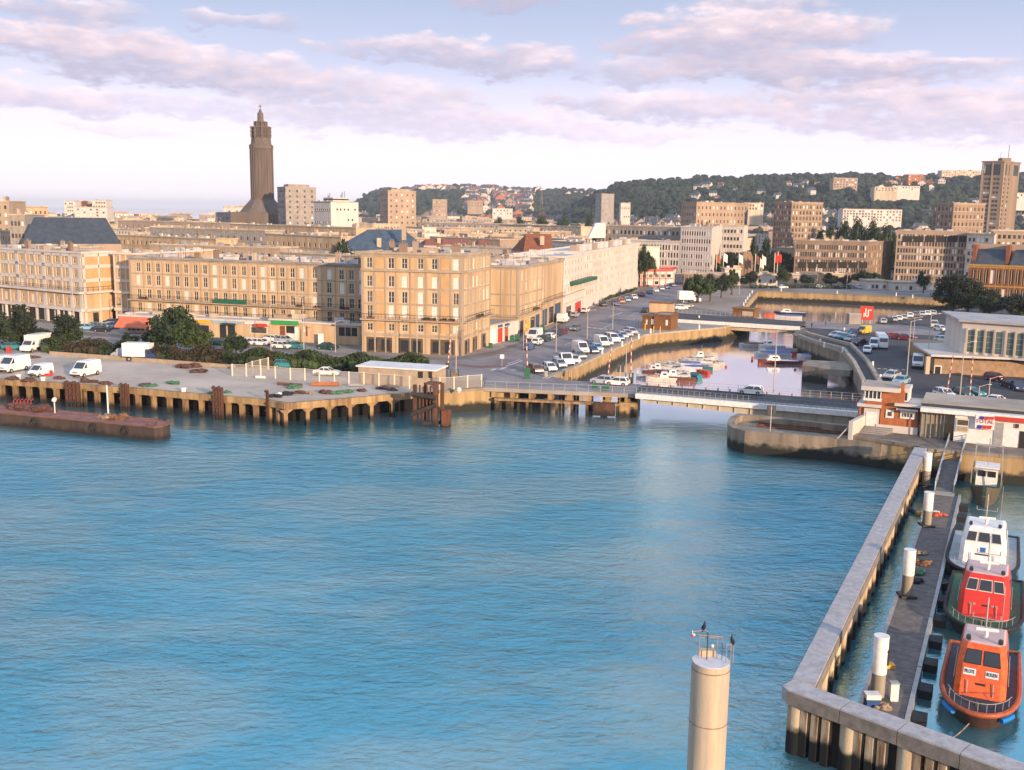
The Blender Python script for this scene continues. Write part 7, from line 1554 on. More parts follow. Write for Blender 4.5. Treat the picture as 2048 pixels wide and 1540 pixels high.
row([(1671, 675, 'hatchback', 'silver'), (1682, 677, 'saloon', 'light blue'), (1692, 679, 'saloon', 'teal'), (1702, 683, 'hatchback', 'silver')], dr, 'from the left of the upper group in the car park', 'cars in the right hand car park')
vehicle(1718, 690, 'saloon', 'black', dr, 'black car beside the pale cars of the upper car park group'); vehicle(1734, 706, 'hatchback', 'white', wd(1740, 690, 1734, 706), 'white car facing the basin, nearest of the pair below the lorry'); vehicle(1748, 697, 'van', 'white', wd(1740, 690, 1730, 704), 'white van behind the nearest white car of the car park', sc=.9)
vehicle(1762, 694, 'lorry', 'white', wd(1740, 668, 1764, 698), 'lorry with a white cab and a red banded trailer in the car park', sc=.75)
vehicle(1727, 668, 'small van', 'yellow', dr, 'yellow van parked near the small bridge'); vehicle(1707, 669, 'saloon', 'dark blue', dr, 'dark blue car left of the yellow van')
vehicle(1794, 678, 'hatchback', 'red', wd(1790, 680, 1815, 682), 'red car in the middle of the right car park'); vehicle(1812, 680, 'saloon', 'maroon', wd(1790, 680, 1815, 682), 'dark maroon car right of the red one')
row([(1765, 647, 'hatchback', 'silver'), (1777, 645, 'hatchback', 'black'), (1787, 643, 'hatchback', 'silver'), (1796, 641, 'hatchback', 'white'), (1806, 639, 'hatchback', 'silver'), (1818, 635, 'hatchback', 'white'), (1830, 633, 'hatchback', 'grey'), (1842, 632, 'hatchback', 'silver'), (1853, 631, 'hatchback', 'white'), (1864, 630, 'hatchback', 'silver')], wd(1765, 648, 1755, 642), 'from the left along the inner basin quay', 'cars parked along the inner basin', True)
vehicle(1868, 655, 'people carrier', 'cream', wd(1868, 648, 1872, 662), 'cream car standing left of the white hall'); vehicle(1881, 662, 'hatchback', 'white', wd(1868, 660, 1890, 664), 'white car close to the corner of the white hall'); vehicle(1886, 684, 'hatchback', 'light blue', wd(1868, 684, 1890, 686), 'light blue car by the wall of the white hall')
vehicle(1829, 706, 'hatchback', 'silver', wd(1830, 690, 1828, 706), 'silver car under the canopy of the hall'); vehicle(1835, 735, 'van', 'white', wd(1836, 715, 1834, 740), 'white van with its front to the camera beside the hall annex')
vehicle(1783, 757, 'saloon', 'silver', wd(1800, 752, 1770, 760), 'silver saloon, farther of two cars behind the control house'); vehicle(1802, 768, 'saloon', 'light blue', wd(1815, 762, 1790, 770), 'pale blue estate nearer the control house chimney')
vehicle(1888, 795, 'hatchback', 'white', wd(1870, 790, 1905, 800), 'white hatchback behind the fuel station roof, left of two'); vehicle(1925, 795, 'hatchback', 'dark green', wd(1910, 790, 1940, 800), 'dark green car between the two striped poles'); vehicle(1942, 792, 'saloon', 'teal', wd(1930, 790, 1960, 796), 'teal car behind the right striped pole'); vehicle(1987, 809, 'saloon', 'white', wd(2000, 806, 1975, 812), 'white saloon behind the fuel station roof, right of two')
vehicle(1990, 762, 'hatchback', 'maroon', wd(1990, 762, 2010, 766), 'dark red car in front of the hall annex wall'); vehicle(2035, 780, 'saloon', 'dark blue', wd(2030, 776, 2050, 790), 'dark blue car at the right edge of the car park'); vehicle(2020, 775, 'saloon', 'black', wd(2010, 770, 2040, 780), 'black car in the dark right part of the car park')
for i, (x, y, c) in enumerate([(1564, 577, 'white'), (1638, 577, 'white'), (1700, 577, 'grey'), (1720, 577, 'white')]): vehicle(x, y, 'saloon', c, wd(1540, 577, 1600, 578), f'{c} car on the far quay road, {ORD[i]} from the left', 'cars on the far quay road', far=True)
def lamppost(x, yb, yt, label, arm=1.2, m_=None, heads=1, w=.16, z=Q, lean=0):
    b = v2(xy(x, yb, z=z)); zt = zat(b, yt); r = thing('street_lamp', label, 'street lamp', (b.x, b.y, z), 'street lamps'); m_ = m_ or mat('lamp_post_paint', (.42, .38, .33), .6, .1, 1)
    mb = MB().m(m_); mb.tube([(b.x, b.y, z), (b.x + lean, b.y, zt)], w / 2, 6, rs=[w * .6, w * .35]); mb.build('pole', r)
    for i in range(heads):
        a = (0 if heads == 1 else i * math.pi / 2 + .4); e = (b.x + lean + arm * math.cos(a), b.y + arm * math.sin(a) * .6, zt + .25)
        mb = MB().m(m_); mb.tube([(b.x + lean, b.y, zt - .1), e], .04, 5); mb.build('arm', r); mb = MB().m(METG); mb.bar(e, (e[0] + .55 * math.cos(a), e[1] + .3 * math.sin(a), e[2] + .03), .22, .1); mb.build('lamp_head', r)
    return r
for x, yb, yt, lb in [(912, 753, 652, 'tall pale lamp post before the arcade of the corner block'), (1046, 743, 641, 'lamp post at the street junction beside the striped pole'), (1112, 707, 640, 'lamp post between the moving lane and the basin side cars'), (1174, 683, 622, 'lamp post on the road edge near the middle vans'), (1225, 658, 606, 'lamp post near the far end of the basin side row'), (1251, 763, 668, 'lamp post at the left end of the lifting bridge'),
                      (22, 692, 638, 'lamp post at the far left edge among the trees'), (150, 682, 540, 'very tall pale pole before the left block'), (245, 655, 588, 'lamp post beside the orange awning'), (542, 708, 610, 'lamp post before the green shop sign'), (671, 705, 643, 'lamp post before the blank shop wall'), (834, 716, 624, 'pole before the arcades of the corner block'),
                      (1813, 760, 642, 'tall lamp post in the car park behind the control house'), (1826, 682, 636, 'lamp post in the far part of the car park'), (1854, 735, 630, 'lamp post by the canopy of the hall'), (1918, 812, 686, 'tall pale lamp post behind the fuel station'), (1938, 625, 578, 'lamp post before the dark trees at the right'), (1956, 806, 772, 'short post with a small box behind the fuel station'), (1976, 806, 756, 'thin pole right of the short post'),
                      (1478, 590, 556, 'lamp post at the plaza edge'), (1693, 580, 540, 'lamp post on the far quay'), (1865, 520 + 60, 518, 'tall column lamp near the far trees')]:
    lamppost(x, yb, yt, lb)
lamppost(608, 712, 597, 'tall lamp post with four arms before the long front block', heads=4)
lp = lamppost(1547, 785, 660, 'tan lamp post on the far side of the lifting bridge', z=zb)
def stripedpole(x, yb, yt, label, xt=None):
    b = v2(xy(x, yb)); zt = zat(b, yt); r = thing('striped_barrier_pole', label, 'barrier pole', (b.x, b.y, Q), 'raised red and white barrier poles'); n = 14; dx = ((xt or x) - x) * b.y / FPX
    for i in range(n):
        mb = MB().m(mat('faded_red', (.42, .08, .05), .6, .2, 3) if i % 2 else FRAMEW); mb.tube([(b.x + dx * i / n, b.y, Q + (zt - Q) * i / n), (b.x + dx * (i + 1) / n, b.y, Q + (zt - Q) * (i + 1) / n)], .1, 8, rs=[.11 - .04 * i / n, .11 - .04 * (i + 1) / n]); mb.build('stripe', r)
    mb = MB().m(METD); mb.box(b.x - .3, b.x + .3, b.y - .25, b.y + .25, Q, Q + 1.1); mb.build('motor_box', r)
stripedpole(895, 738, 662, 'red and white barrier pole before the corner arcade, leftmost of all', 902); stripedpole(1055, 745, 640, 'red and white barrier pole beside the junction lamp post', 1050); stripedpole(1214, 768, 690, 'red and white barrier pole at the bridge end in front of the vans', 1221); stripedpole(1261, 768, 668, 'red and white barrier pole standing against the basin water', 1260)
stripedpole(1889, 810, 711, 'red and white barrier pole behind the fuel station, left of two', 1898); stripedpole(1938, 805, 714, 'red and white barrier pole behind the fuel station, right of two')
BOL = [(1158, 727), (1204, 709), (1244, 693), (1277, 678), (1301, 667), (1398, 659), (1398 + 0, 640), (1487, 612), (1491, 606), (1495, 600), (1499, 594), (1504, 587), (1562, 583), (1674, 588), (1792, 592), (1825, 596), (1688, 665), (1640, 688), (1745, 735), (1760, 762), (1648, 695), (1685, 706)]
for i, (x, y) in enumerate(BOL):
    b = v2(xy(x, y)); mb = MB().m(WHITEP); mb.cyl(b, .22, Q, Q + .95, 10, .19); mb.cyl(b, .24, Q + .95, Q + 1.15, 10, .12)
    tag(mb.build('bollard', o=(b.x, b.y, Q)), f'small white bollard, {ORD[i]} along the basin edges starting from the near left wall', 'bollard', 'white bollards along the basins')
for i, (x, y) in enumerate([(1290, 660), (1307, 665), (1320, 666), (1282, 655), (1277, 652), (1272, 650)]):
    b = v2(xy(x, y)); mb = MB().m(YELLOWP if i < 3 else CONC); mb.bar((b.x, b.y, Q), (b.x, b.y, Q + 1.5), .18); tag(mb.build('post', o=(b.x, b.y, Q)), f'thin post beside the brown cabin, {ORD[i]} counted from its front corner', 'post', 'posts around the brown cabin')
def boxthing(name, label, cat, x, y, w, d, h, m_, top=None, z=Q, group=None):
    b = v2(xy(x, y, z=z)); mb = MB().m(m_); mb.box(b.x - w / 2, b.x + w / 2, b.y - d / 2, b.y + d / 2, z, z + h)
    mb.m(top or m_); mb.box(b.x - w / 2 - .05, b.x + w / 2 + .05, b.y - d / 2 - .05, b.y + d / 2 + .05, z + h, z + h + .1)
    return tag(mb.build(name, o=(b.x, b.y, z)), label, cat, group)
boxthing('switch_cabinet', 'dark green cabinet at the foot of the junction striped pole', 'cabinet', 1054, 757, 1.0, .8, 1.6, GREENP); boxthing('switch_cabinet', 'small dark green cabinet on the bridge approach, left of two', 'cabinet', 1190, 780, .8, .6, .9, GREENP); boxthing('switch_cabinet', 'small dark green cabinet on the bridge approach, right of two', 'cabinet', 1211, 782, 1.0, .6, .9, GREENP)
boxthing('kiosk', 'narrow dark green kiosk with a pointed top at the bridge end', 'kiosk', 1262, 766, .7, .7, 1.5, GREENP, METD); boxthing('litter_bin', 'grey litter bin near the basin wall corner', 'bin', 1092, 754, .5, .5, .9, METG)
boxthing('bin', 'green wheeled bin at the shop podium, left of two', 'bin', 1024, 684, 1, .8, 1.2, GREENP, group='green bins'); boxthing('bin', 'green wheeled bin at the shop podium, right of two', 'bin', 1034, 681, 1, .8, 1.2, GREENP, group='green bins'); boxthing('bin', 'green bin farther along the pavement by the yellow shop front', 'bin', 1085, 661, 1, .8, 1.2, GREENP); boxthing('bin', 'small green bin at the corner of the podium', 'bin', 981, 696, .8, .6, .9, GREENP)
def cage(x, y, label):
    b = v2(xy(x, y)); mb = MB().m(METD)
    for sx_ in (-.65, .65):
        for sy in (-.4, .4): mb.bar((b.x + sx_, b.y + sy, Q), (b.x + sx_, b.y + sy, Q + 1.6), .08)
    for i in range(6): mb.bar((b.x - .65, b.y - .4, Q + .1 + i * .29), (b.x + .65, b.y - .4, Q + .1 + i * .29), .05)
    mb.m(TAN2); mb.box(b.x - .5, b.x + .5, b.y - .3, b.y + .3, Q, Q + .9); tag(mb.build('waste_cage', o=(b.x, b.y, Q)), label, 'cage', 'dark cages by the road')
cage(886, 757, 'dark metal cage by the yard corner, left of two'); cage(909, 757, 'dark metal cage by the yard corner, right of two')
def trafficlight(x, y, label, h=3.2, z=Q):
    b = v2(xy(x, y, z=z)); r = thing('traffic_light', label, 'traffic light', (b.x, b.y, z), 'harbour signals'); mb = MB().m(METG); mb.bar((b.x, b.y, z), (b.x, b.y, z + h), .1); mb.build('post', r)
    for s in (-.35, .35): mb = MB().m(METD); mb.box(b.x + s - .2, b.x + s + .2, b.y - .15, b.y + .15, z + h - 1.1, z + h + .2); mb.build('signal_head', r)
    mb = MB().m(REDP); mb.cyl((b.x - .35, b.y - .17), .08, z + h - .1, z + h, 8); mb.build('lens', r)
trafficlight(1240, 770, 'double dark traffic light at the left end of the bridge'); trafficlight(1540, 869, 'double dark signal on a pale post standing on the island pier', 3.6, 2.6)
b = v2(xy(1004, 735)); mb = MB().m(METG); mb.bar((b.x, b.y, Q), (b.x, b.y, Q + 2.2), .08); mb.m(WHITEP); mb.box(b.x - .35, b.x + .35, b.y - .06, b.y, Q + 1.6, Q + 2.3); tag(mb.build('road_sign', o=(b.x, b.y, Q)), 'small square white road sign on the traffic island', 'sign')
b = v2(xy(918, 786)); mb = MB().m(WHITEP); mb.blob((b.x, b.y, Q + .5), .38, 3, n=8, m_=5, jit=.1); mb.bar((b.x, b.y, Q), (b.x, b.y, Q + .4), .15); tag(mb.build('white_marker', o=(b.x, b.y, Q)), 'round white marker on the quay wall left of the bridge approach', 'marker')
MESHM = bpy.data.materials.new('wire_mesh'); MESHM.use_nodes = True; t_ = MESHM.node_tree; pb = t_.nodes['Principled BSDF']; pb.inputs['Base Color'].default_value = (.55, .47, .38, 1); pb.inputs['Alpha'].default_value = .16
def fence(pts, h, label, post=FRAMEW):
    p0_ = v2(xy(*pts[0])); r = thing('fence', label, 'fence', (p0_.x, p0_.y, Q)); ws = [v2(xy(*p)) for p in pts]
    for p in ws: mb = MB().m(post); mb.bar((p.x, p.y, Q), (p.x, p.y, Q + h + .1), .2); mb.build('fence_post', r)
    for a, b in zip(ws, ws[1:]):
        mb = MB().m(MESHM); mb.hexa([(a.x, a.y - .01), (b.x, b.y - .01), (b.x, b.y + .01), (a.x, a.y + .01)], Q + .05, Q + h); mb.build('mesh_panel', r)
        mb = MB().m(post); mb.bar((a.x, a.y, Q + h), (b.x, b.y, Q + h), .05); mb.build('top_rail', r)
    return r
fence([(465, 752), (493, 753), (522, 755), (551, 757), (581, 760), (610, 761), (639, 764), (669, 766), (698, 768), (728, 769), (758, 772), (789, 774), (819, 777)], 1.9, 'long wire fence with pale concrete posts across the quay yard')
fence([(493, 752), (505, 747), (521, 743), (537, 739)], 2.0, 'short wire fence running back from the long yard fence')
fence([(880, 781), (908, 780), (935, 777), (963, 775)], 2.0, 'wire fence with white posts on the wall left of the bridge')
sh0, sh1 = v2(xy(717, 766)), v2(xy(869, 776)); ds = (sh1 - sh0).normalized(); ns_ = Vector((-ds.y, ds.x)); zs = zat(sh0, 733)
SH = thing('shed', 'low flat roofed shed with a bright white roof behind the yard fence', 'shed', (sh0.x, sh0.y, Q)); mb = MB().m(mat('shed_wall', (.40, .31, .22), .9, .2, .8)); mb.hexa([tuple(sh0), tuple(sh1), tuple(sh1 + ns_ * 5), tuple(sh0 + ns_ * 5)], Q, zs); mb.build('wall', SH)
mb = MB().m(mat('white_roof_sheet', (.72, .69, .66), .7, .12, .5)); mb.hexa([tuple(sh0 - ds * .3 - ns_ * .3), tuple(sh1 + ds * .3 - ns_ * .3), tuple(sh1 + ds * .3 + ns_ * 5.3), tuple(sh0 - ds * .3 + ns_ * 5.3)], zs, zs + .22); mb.build('roof', SH)
for x0, x1, m_ in ((836, 846, DARKIN), (857, 864, DARKIN)): pxpanel(SH, 'doorway', sh0, sh1, x0, x1, 743, 756, m_, .04)
rr = random.Random(12)
for x, y, r, m_, lb in [(378, 736, 2.2, NETR, 'large rusty chain heap in the yard behind the green net'), (345, 768, 1.3, NETG, 'bright green net heap on the yard'), (300, 773, 1.3, NETG, 'green net heap between rusty fenders'), (290, 771, 1.4, NETR, 'rusty chain beside the green net between the fenders'), (180, 764, 1.5, NETR, 'dark rusty chain heap at the quay edge beside the wide fender'), (215, 768, 1.3, NETR, 'rusty chain heap right of the wide fender'), (60, 762, 1.5, NETR, 'dark chain heap in front of the left vans'), (25, 759, 1.4, NETR, 'rusty chain heap at the left end of the quay edge'), (120, 758, .9, NETR, 'small chain heap behind the quay edge, right of the small van'),
                        (552, 794, 1.0, BLACKR, 'black net heap at the quay corner'), (575, 790, 1.0, BLACKR, 'black tarp heap behind the quay corner'), (558, 790, .7, WHITEP, 'white sacks at the quay corner'), (600, 787, 1.0, NETR, 'rusty chain right of the quay corner'), (622, 788, .7, NETT, 'tan rope heap on the angled quay'), (650, 787, 1.1, NETR, 'rusty scrap on the angled quay'), (675, 788, 1.0, NETG, 'green net along the angled quay edge'), (700, 785, 1.0, NETG, 'second green net along the angled quay edge'), (722, 783, .9, NETR, 'rusty chain at the right end of the nets'), (765, 778, 1.0, NETR, 'dark rusty chain heap near the dolphin'), (785, 781, .9, NETR, 'rusty chain tail near the dolphin'), (590, 776, 1.2, NETG, 'long low green net behind the quay corner'), (420, 788, .8, NETG, 'green net beside the flared fender'), (455, 786, .7, NETG, 'small green net right of the flared fender'), (65, 716, 1.4, NETR, 'rusty chain lying behind the vans'), (395, 744, 1.6, NETR, 'flat spread of rusty chain in front of the large heap')]:
    netheap(xy(x, y), r * .8, m_, lb, x, z=Q, group='gear lying on the quay yard', flat=.28 if r > 1.2 else .4)
for x0, y0, x1, y1, m_, lb in [(555, 770, 604, 773, RUST, 'dark rusty pipe lying on the yard'), (622, 772, 676, 772, BRICK, 'orange rusty pipe bundle on the yard'), (697, 773, 728, 774, METG, 'grey pipe on the yard near the shed'), (512, 757, 530, 758, WHITEP, 'white beam by the fence')]:
    a, b = xy(x0, y0), xy(x1, y1); mb = MB().m(m_)
    for k in range(3 if m_ is BRICK else 1): mb.tube([(a[0], a[1] + k * .4, Q + .25 + .12 * (k == 1)), (b[0], b[1] + k * .4, Q + .25 + .12 * (k == 1))], .22, 8)
    tag(mb.build('pipe', o=(*a, Q)), lb, 'pipe', 'pipes lying on the yard')
for i, (x, y) in enumerate([(37, 757), (86, 762), (367, 784)]):
    b = v2(xy(x, y)); mb = MB().m(WHITEP); mb.cyl(b, .35, Q, Q + .5, 10); mb.cyl(b, .45, Q + .5, Q + .65, 10); tag(mb.build('mooring_bollard', o=(b.x, b.y, Q)), f'white mooring bollard on the left quay edge, {ORD[i]} from the left', 'bollard', 'white mooring bollards')
b = v2(xy(95, 752)); mb = MB().m(REDP); mb.box(b.x - .7, b.x + .7, b.y - .4, b.y + .4, Q + .1, Q + .9); mb.m(WHITEP); mb.box(b.x - .2, b.x + .5, b.y - .45, b.y + .3, Q + .5, Q + 1.0); tag(mb.build('cart', o=(b.x, b.y, Q)), 'small red and white cart right of the small van', 'cart')
b = v2(xy(18, 706)); mb = MB().m(REDP); mb.box(b.x - .3, b.x + .3, b.y - .3, b.y + .3, Q, Q + 1.2); tag(mb.build('red_box', o=(b.x, b.y, Q)), 'small red box near the left edge of the yard', 'box')
wl = [v2(xy(100, 710)), v2(xy(330, 727)), v2(xy(470, 738))]
mb = MB().m(mat('low_wall', (.38, .29, .20), .9, .2, 1)); 
for a, b in zip(wl, wl[1:]): mb.bar((a.x, a.y, Q + .35), (b.x, b.y, Q + .35), .3, .7)
tag(mb.build('low_wall', o=(wl[0].x, wl[0].y, Q)), 'low tan wall along the back of the quay yard', 'wall')
def shopbox(x0, yb0, x1, yb1, ytop, dep, label, items, wall=BEIGE, roofm=WHITEC):
    a, b = v2(xy(x0, yb0)), v2(xy(x1, yb1)); z1 = zat(a, ytop); ft = away(a, b, dep); r = building('shop', label, 'shop', ft, z1, wall=wall, roof=roofm, cornm=WHITEC, cornice=(.25, .35), seed=int(x0), clutter=3)
    for nm, xa, xb_, ya, y_b, m_, pr in items: pxpanel(r, nm, a, b, xa, xb_, ya, y_b, m_, pr, yref=660)
    return r
r_ = shopbox(240, 664, 318, 668, 632, 7, 'small cafe with a sloping orange awning roof at the left end of the shops', [('window', 256 + i * 9, 262 + i * 9, 653, 661, GLASSD, .05) for i in range(5)], wall=WHITEC)
a, b = v2(xy(238, 666)), v2(xy(300, 669)); d = (b - a).normalized(); n = Vector((d.y, -d.x)); zA, zB = zat(a, 651), zat(a, 633)
mb = MB().m(mat('orange_awning', (.62, .16, .07), .7, .1, 1)); mb.poly([P3(a + n * 1.6, zA), P3(b + n * 1.6, zA), P3(b - n * .8, zB), P3(a - n * .8, zB)]); mb.poly([P3(a + n * 1.6, zA), P3(a - n * .8, zB), P3(a - n * .8, zA)]); mb.poly([P3(b + n * 1.6, zA), P3(b - n * .8, zA), P3(b - n * .8, zB)]); mb.poly([P3(a + n * 1.6, zA - .25), P3(b + n * 1.6, zA - .25), P3(b + n * 1.6, zA), P3(a + n * 1.6, zA)]); mb.build('awning', r_)
shopbox(318, 669, 540, 681, 635, 6, 'row of small shops with coloured sign boards behind the trees', [('sign_board', 372, 420, 638, 646, YELLOWP, .15), ('sign_board', 426, 484, 639, 647, mat('pale_blue_sign', (.30, .42, .50), .5, .1), .18), ('window', 376, 418, 650, 668, GLASSD, .05), ('sign_board', 490, 538, 642, 649, WHITEP, .12), ('window', 440, 452, 650, 676, GLASSD, .06), ('window', 456, 470, 650, 676, GLASSD, .06), ('awning', 447, 472, 646, 650, METD, .7), ('red_awning', 513, 535, 647, 653, REDP, .9), ('window', 500, 536, 653, 668, FRAMEW, .05), ('window', 503, 533, 655, 666, GLASSM, .08)])
shopbox(541, 681, 600, 684, 640, 6, 'shop with a long bright green sign board', [('green_sign', 545, 598, 641, 649, mat('bright_green_sign', (.04, .30, .08), .5, .1), .5), ('window', 573, 590, 652, 666, GLASSD, .06), ('door', 560, 570, 652, 680, BRICKD, .06), ('white_panel', 574, 596, 668, 680, WHITEP, .05), ('poster', 590, 597, 654, 676, WHITEP, .2)])
shopbox(601, 684, 668, 688, 646, 6.5, 'shop with a blank cream wall and small posters', [('poster', 606, 610, 655, 664, WHITEP, .1), ('poster', 612, 615, 652, 672, TILE, .05)])
shopbox(669, 688, 722, 690, 650, 5, 'shop with a wide dark window next to the corner block', [('window', 678, 714, 655, 672, GLASSD, .06), ('window_bar', 690, 691, 655, 672, FRAMEW, .1), ('window_bar', 702, 703, 655, 672, FRAMEW, .1)])
for x, y, h, w, lb in ((642, 688, 2.0, 1.1, 'white notice board on the pavement before the blank shop wall'), (655, 672, .9, .7, 'round white lamp hanging before the blank shop wall')):
    boxthing('notice_board', lb, 'notice board', x, y, w, .15, h, WHITEP)
z2 = Q + .55
h0, h1, h2, h3 = v2(xy(1352, 640, z=z2)), v2(xy(1600, 655, z=z2)), v2(xy(1612, 643, z=z2)), v2(xy(1356, 626, z=z2))
B2_ = thing('small_bridge', 'smaller lifting bridge with a white edge girder between the two basins', 'bridge', (h0.x, h0.y, z2)); dH = (h1 - h0).normalized(); nH = Vector((dH.y, -dH.x))
mb = MB().m(ASPHD); mb.hexa([tuple(h0), tuple(h1), tuple(h2), tuple(h3)], z2 - .3, z2); mb.build('deck', B2_)
mb = MB().m(WHITEP); mb.hexa([tuple(h0 + nH * .3), tuple(h1 + nH * .3), tuple(h1 - nH * .1), tuple(h0 - nH * .1)], z2 - .75, z2 + .25); mb.build('edge_girder', B2_)
mb = MB().m(CONC); mb.hexa([tuple(h0 - nH * .3), tuple(h1 - nH * .3), tuple(h1 - nH * 9), tuple(h0 - nH * 9)], z2 - 1.7, z2 - .5); mb.build('main_girder', B2_); thinrail(B2_, h3, h2, z2, 26)
mb = MB().m(ASPH); q0, q1 = v2(xy(1600, 655)), v2(xy(1612, 643)); e0, e1 = v2(xy(1870, 672)), v2(xy(1900, 655)); mb.poly([P3(q0, Q + .05), P3(e0, Q + .05), P3(e1, Q + .05), P3(q1, Q + .05)]); tag(mb.build('quay_road'), kind='structure')
def cabin(x0, y0, x1, y1, ytop, dep, label, items, m_=None):
    a, b = v2(xy(x0, y0)), v2(xy(x1, y1)); z1 = zat(a, ytop); ft = away(a, b, dep); r = building('cabin', label, 'cabin', ft, z1, wall=m_ or mat('brown_timber', (.19, .085, .03), .8, .2, 1), roof=GREYC, cornm=mat('brown_timber', (.19, .085, .03)), cornice=(.2, .25), seed=int(x0))
    for nm, xa, xb_, ya, y_b, mm, pr in items: pxpanel(r, nm, a, b, xa, xb_, ya, y_b, mm, pr, yref=640)
    return r
cabin(1284, 657, 1340, 661, 632, 5, 'brown timber cabin with a white banner beside the small bridge', [('banner', 1303, 1336, 639, 650, WHITEP, .08), ('window', 1292, 1295, 639, 649, WHITEP, .06)])
cabin(1341, 661, 1355, 655, 632, 4, 'brown end of the cabin with a white door', [('door', 1345, 1351, 634, 653, WHITEP, .06)])
cabin(1465, 634, 1508, 637, 617, 4, 'small brown cabin at the far side of the small bridge', [('banner', 1484, 1505, 623, 632, CONC, .08)])
cabin(1298, 624, 1345, 626, 606, 3.5, 'low tan wall cabin with a green roof edge behind the brown cabin', [], m_=BEIGE)
a, b = v2(xy(1719, 648)), v2(xy(1745, 649)); zt = zat(a, 612); r_ = thing('red_sign', 'large square red advertising sign with a white figure beside the inner basin', 'sign', (a.x, a.y, Q)); d = (b - a).normalized(); n = Vector((d.y, -d.x))
mb = MB().m(REDP); mb.hexa([tuple(a), tuple(b), tuple(b - n * .3), tuple(a - n * .3)], zat(a, 639), zt); mb.build('panel', r_); mb = MB().m(METG)
for u in (.2, .8): c_ = a.lerp(b, u) - n * .15; mb.bar(P3(c_, Q), P3(c_, zat(a, 639)), .15)
mb.build('leg', r_)
for i, (u, v, w, h) in enumerate([(.42, .55, .09, .55), (.62, .5, .09, .5), (.78, .72, .16, .09), (.55, .25, .18, .09), (.3, .35, .08, .3)]):
    A = a.lerp(b, u - w / 2) + n * .03; Bq = a.lerp(b, u + w / 2) + n * .03; zz0 = zat(a, 639); H_ = zt - zz0; mb = MB().m(WHITEP); mb.hexa([tuple(A), tuple(Bq), tuple(Bq - n * .05), tuple(A - n * .05)], zz0 + H_ * (v - h / 2), zz0 + H_ * (v + h / 2)); mb.build('white_mark', r_)
boxthing('hut', 'small grey hut left of the red sign', 'hut', 1707, 648, 3.0, 2, 2.6, GREYC, ROOFL)
an0 = v2(xy(1867, 747)); an1 = v2(xy(2300, 766)); za = zat(an0, 712); tip = v2(P(1826, 690, za)); dN = (an1 - an0).normalized(); mN = Vector((-dN.y, dN.x))
HA = thing('market_hall', 'white concrete hall with tall glazed bays above a lower ochre annex', 'hall', (an0.x, an0.y, Q))
backd = 30
mb = MB().m(mat('ochre_brick', (.34, .22, .13), .85, .25, 1.5)); mb.hexa([tuple(an0), tuple(an1), tuple(an1 + mN * backd), tuple(an0 + mN * backd)], Q, za - .5); mb.build('annex_wall', HA)
mb = MB().m(WHITEC); mb.hexa([tuple(an0 - mN * 1.0 - dN * .8), tuple(an1 - mN * 1.0), tuple(an1 + mN * backd), tuple(tip + (tip - an0).normalized() * 0)], za, za + .35); mb.build('annex_roof', HA)
mb = MB().m(DARKIN)
for i in range(30): A = an0 + dN * (1.5 + i * 1.35); mb.hexa([tuple(A - mN * .05), tuple(A + dN * 1.1 - mN * .05), tuple(A + dN * 1.1), tuple(A)], za - .5, za - .06)
tag(mb.build('clerestory', HA), kind='stuff')
for x0, x1 in ((1869, 1881),): pxpanel(HA, 'door_frame', an0, an1, x0 - 1, x1 + 2, 731, 749, WHITEP, .05, yref=740, zb_=Q); pxpanel(HA, 'doorway', an0, an1, x0 + 1, x1, 733, 749, DARKIN, .09, yref=740, zb_=Q)
mb = MB().m(CONC); c_ = v2(xy(1853, 748)); mb.bar(P3(c_, Q), P3(c_, za), .7); mb.build('canopy_pillar', HA)
hc = v2(P(1920, 707, za + .35)); hl_ = v2(P(1888, 686, za + .35)); hz = zat(hc, 643); hr = v2(P(2300, 739, za + .35)); dR = (hr - hc).normalized(); nR = Vector((dR.y, -dR.x)); lR = (hr - hc).length
footH = [tuple(hc), tuple(hr), tuple(hr + (hl_ - hc)), tuple(hl_)]
mb = MB().m(WHITEC); mb.prism([hc, hr, hr + (hl_ - hc), hl_], za, hz); mb.build('hall_wall', HA)
mb = MB().m(mat('pale_hall_roof', (.42, .39, .37), .9, .2, .3)); e_ = (hl_ - hc).normalized(); mb.hexa([tuple(hc - e_ * .8 - dR * .8), tuple(hr - e_ * .8), tuple(hr + (hl_ - hc) + e_ * .8), tuple(hl_ + e_ * .8 - dR * .8)], hz, hz + .4); mb.build('hall_roof', HA)
GL = mat('greenish_glazing', (.10, .15, .13), .15, .3, 1.2, spec=.7); zlo, zhi = za + .8, hz - 1.4; u = .9; i = 0
while u < lR - 1.2:
    A = hc + dR * u; Bq = hc + dR * (u + 1.15); mb = MB().m(GL); mb.hexa([tuple(A + nR * .03), tuple(Bq + nR * .03), tuple(Bq - nR * .02), tuple(A - nR * .02)], zlo, zhi); mb.build('glazed_bay', HA)
    mb = MB().m(CONC); C_ = hc + dR * (u - .17); mb.hexa([tuple(C_ + nR * .3), tuple(C_ + dR * .3 + nR * .3), tuple(C_ + dR * .3), tuple(C_)], zlo - .3, zhi + .3); mb.build('fin', HA)
    mb = MB().m(METG)
    for k in (.25, .5, .75): z_ = zlo + (zhi - zlo) * k; mb.hexa([tuple(A + nR * .07), tuple(Bq + nR * .07), tuple(Bq), tuple(A)], z_ - .04, z_ + .04)
    mb.build('glazing_bar', HA)
    u += 1.5 if i % 4 != 3 else 1.8; i += 1
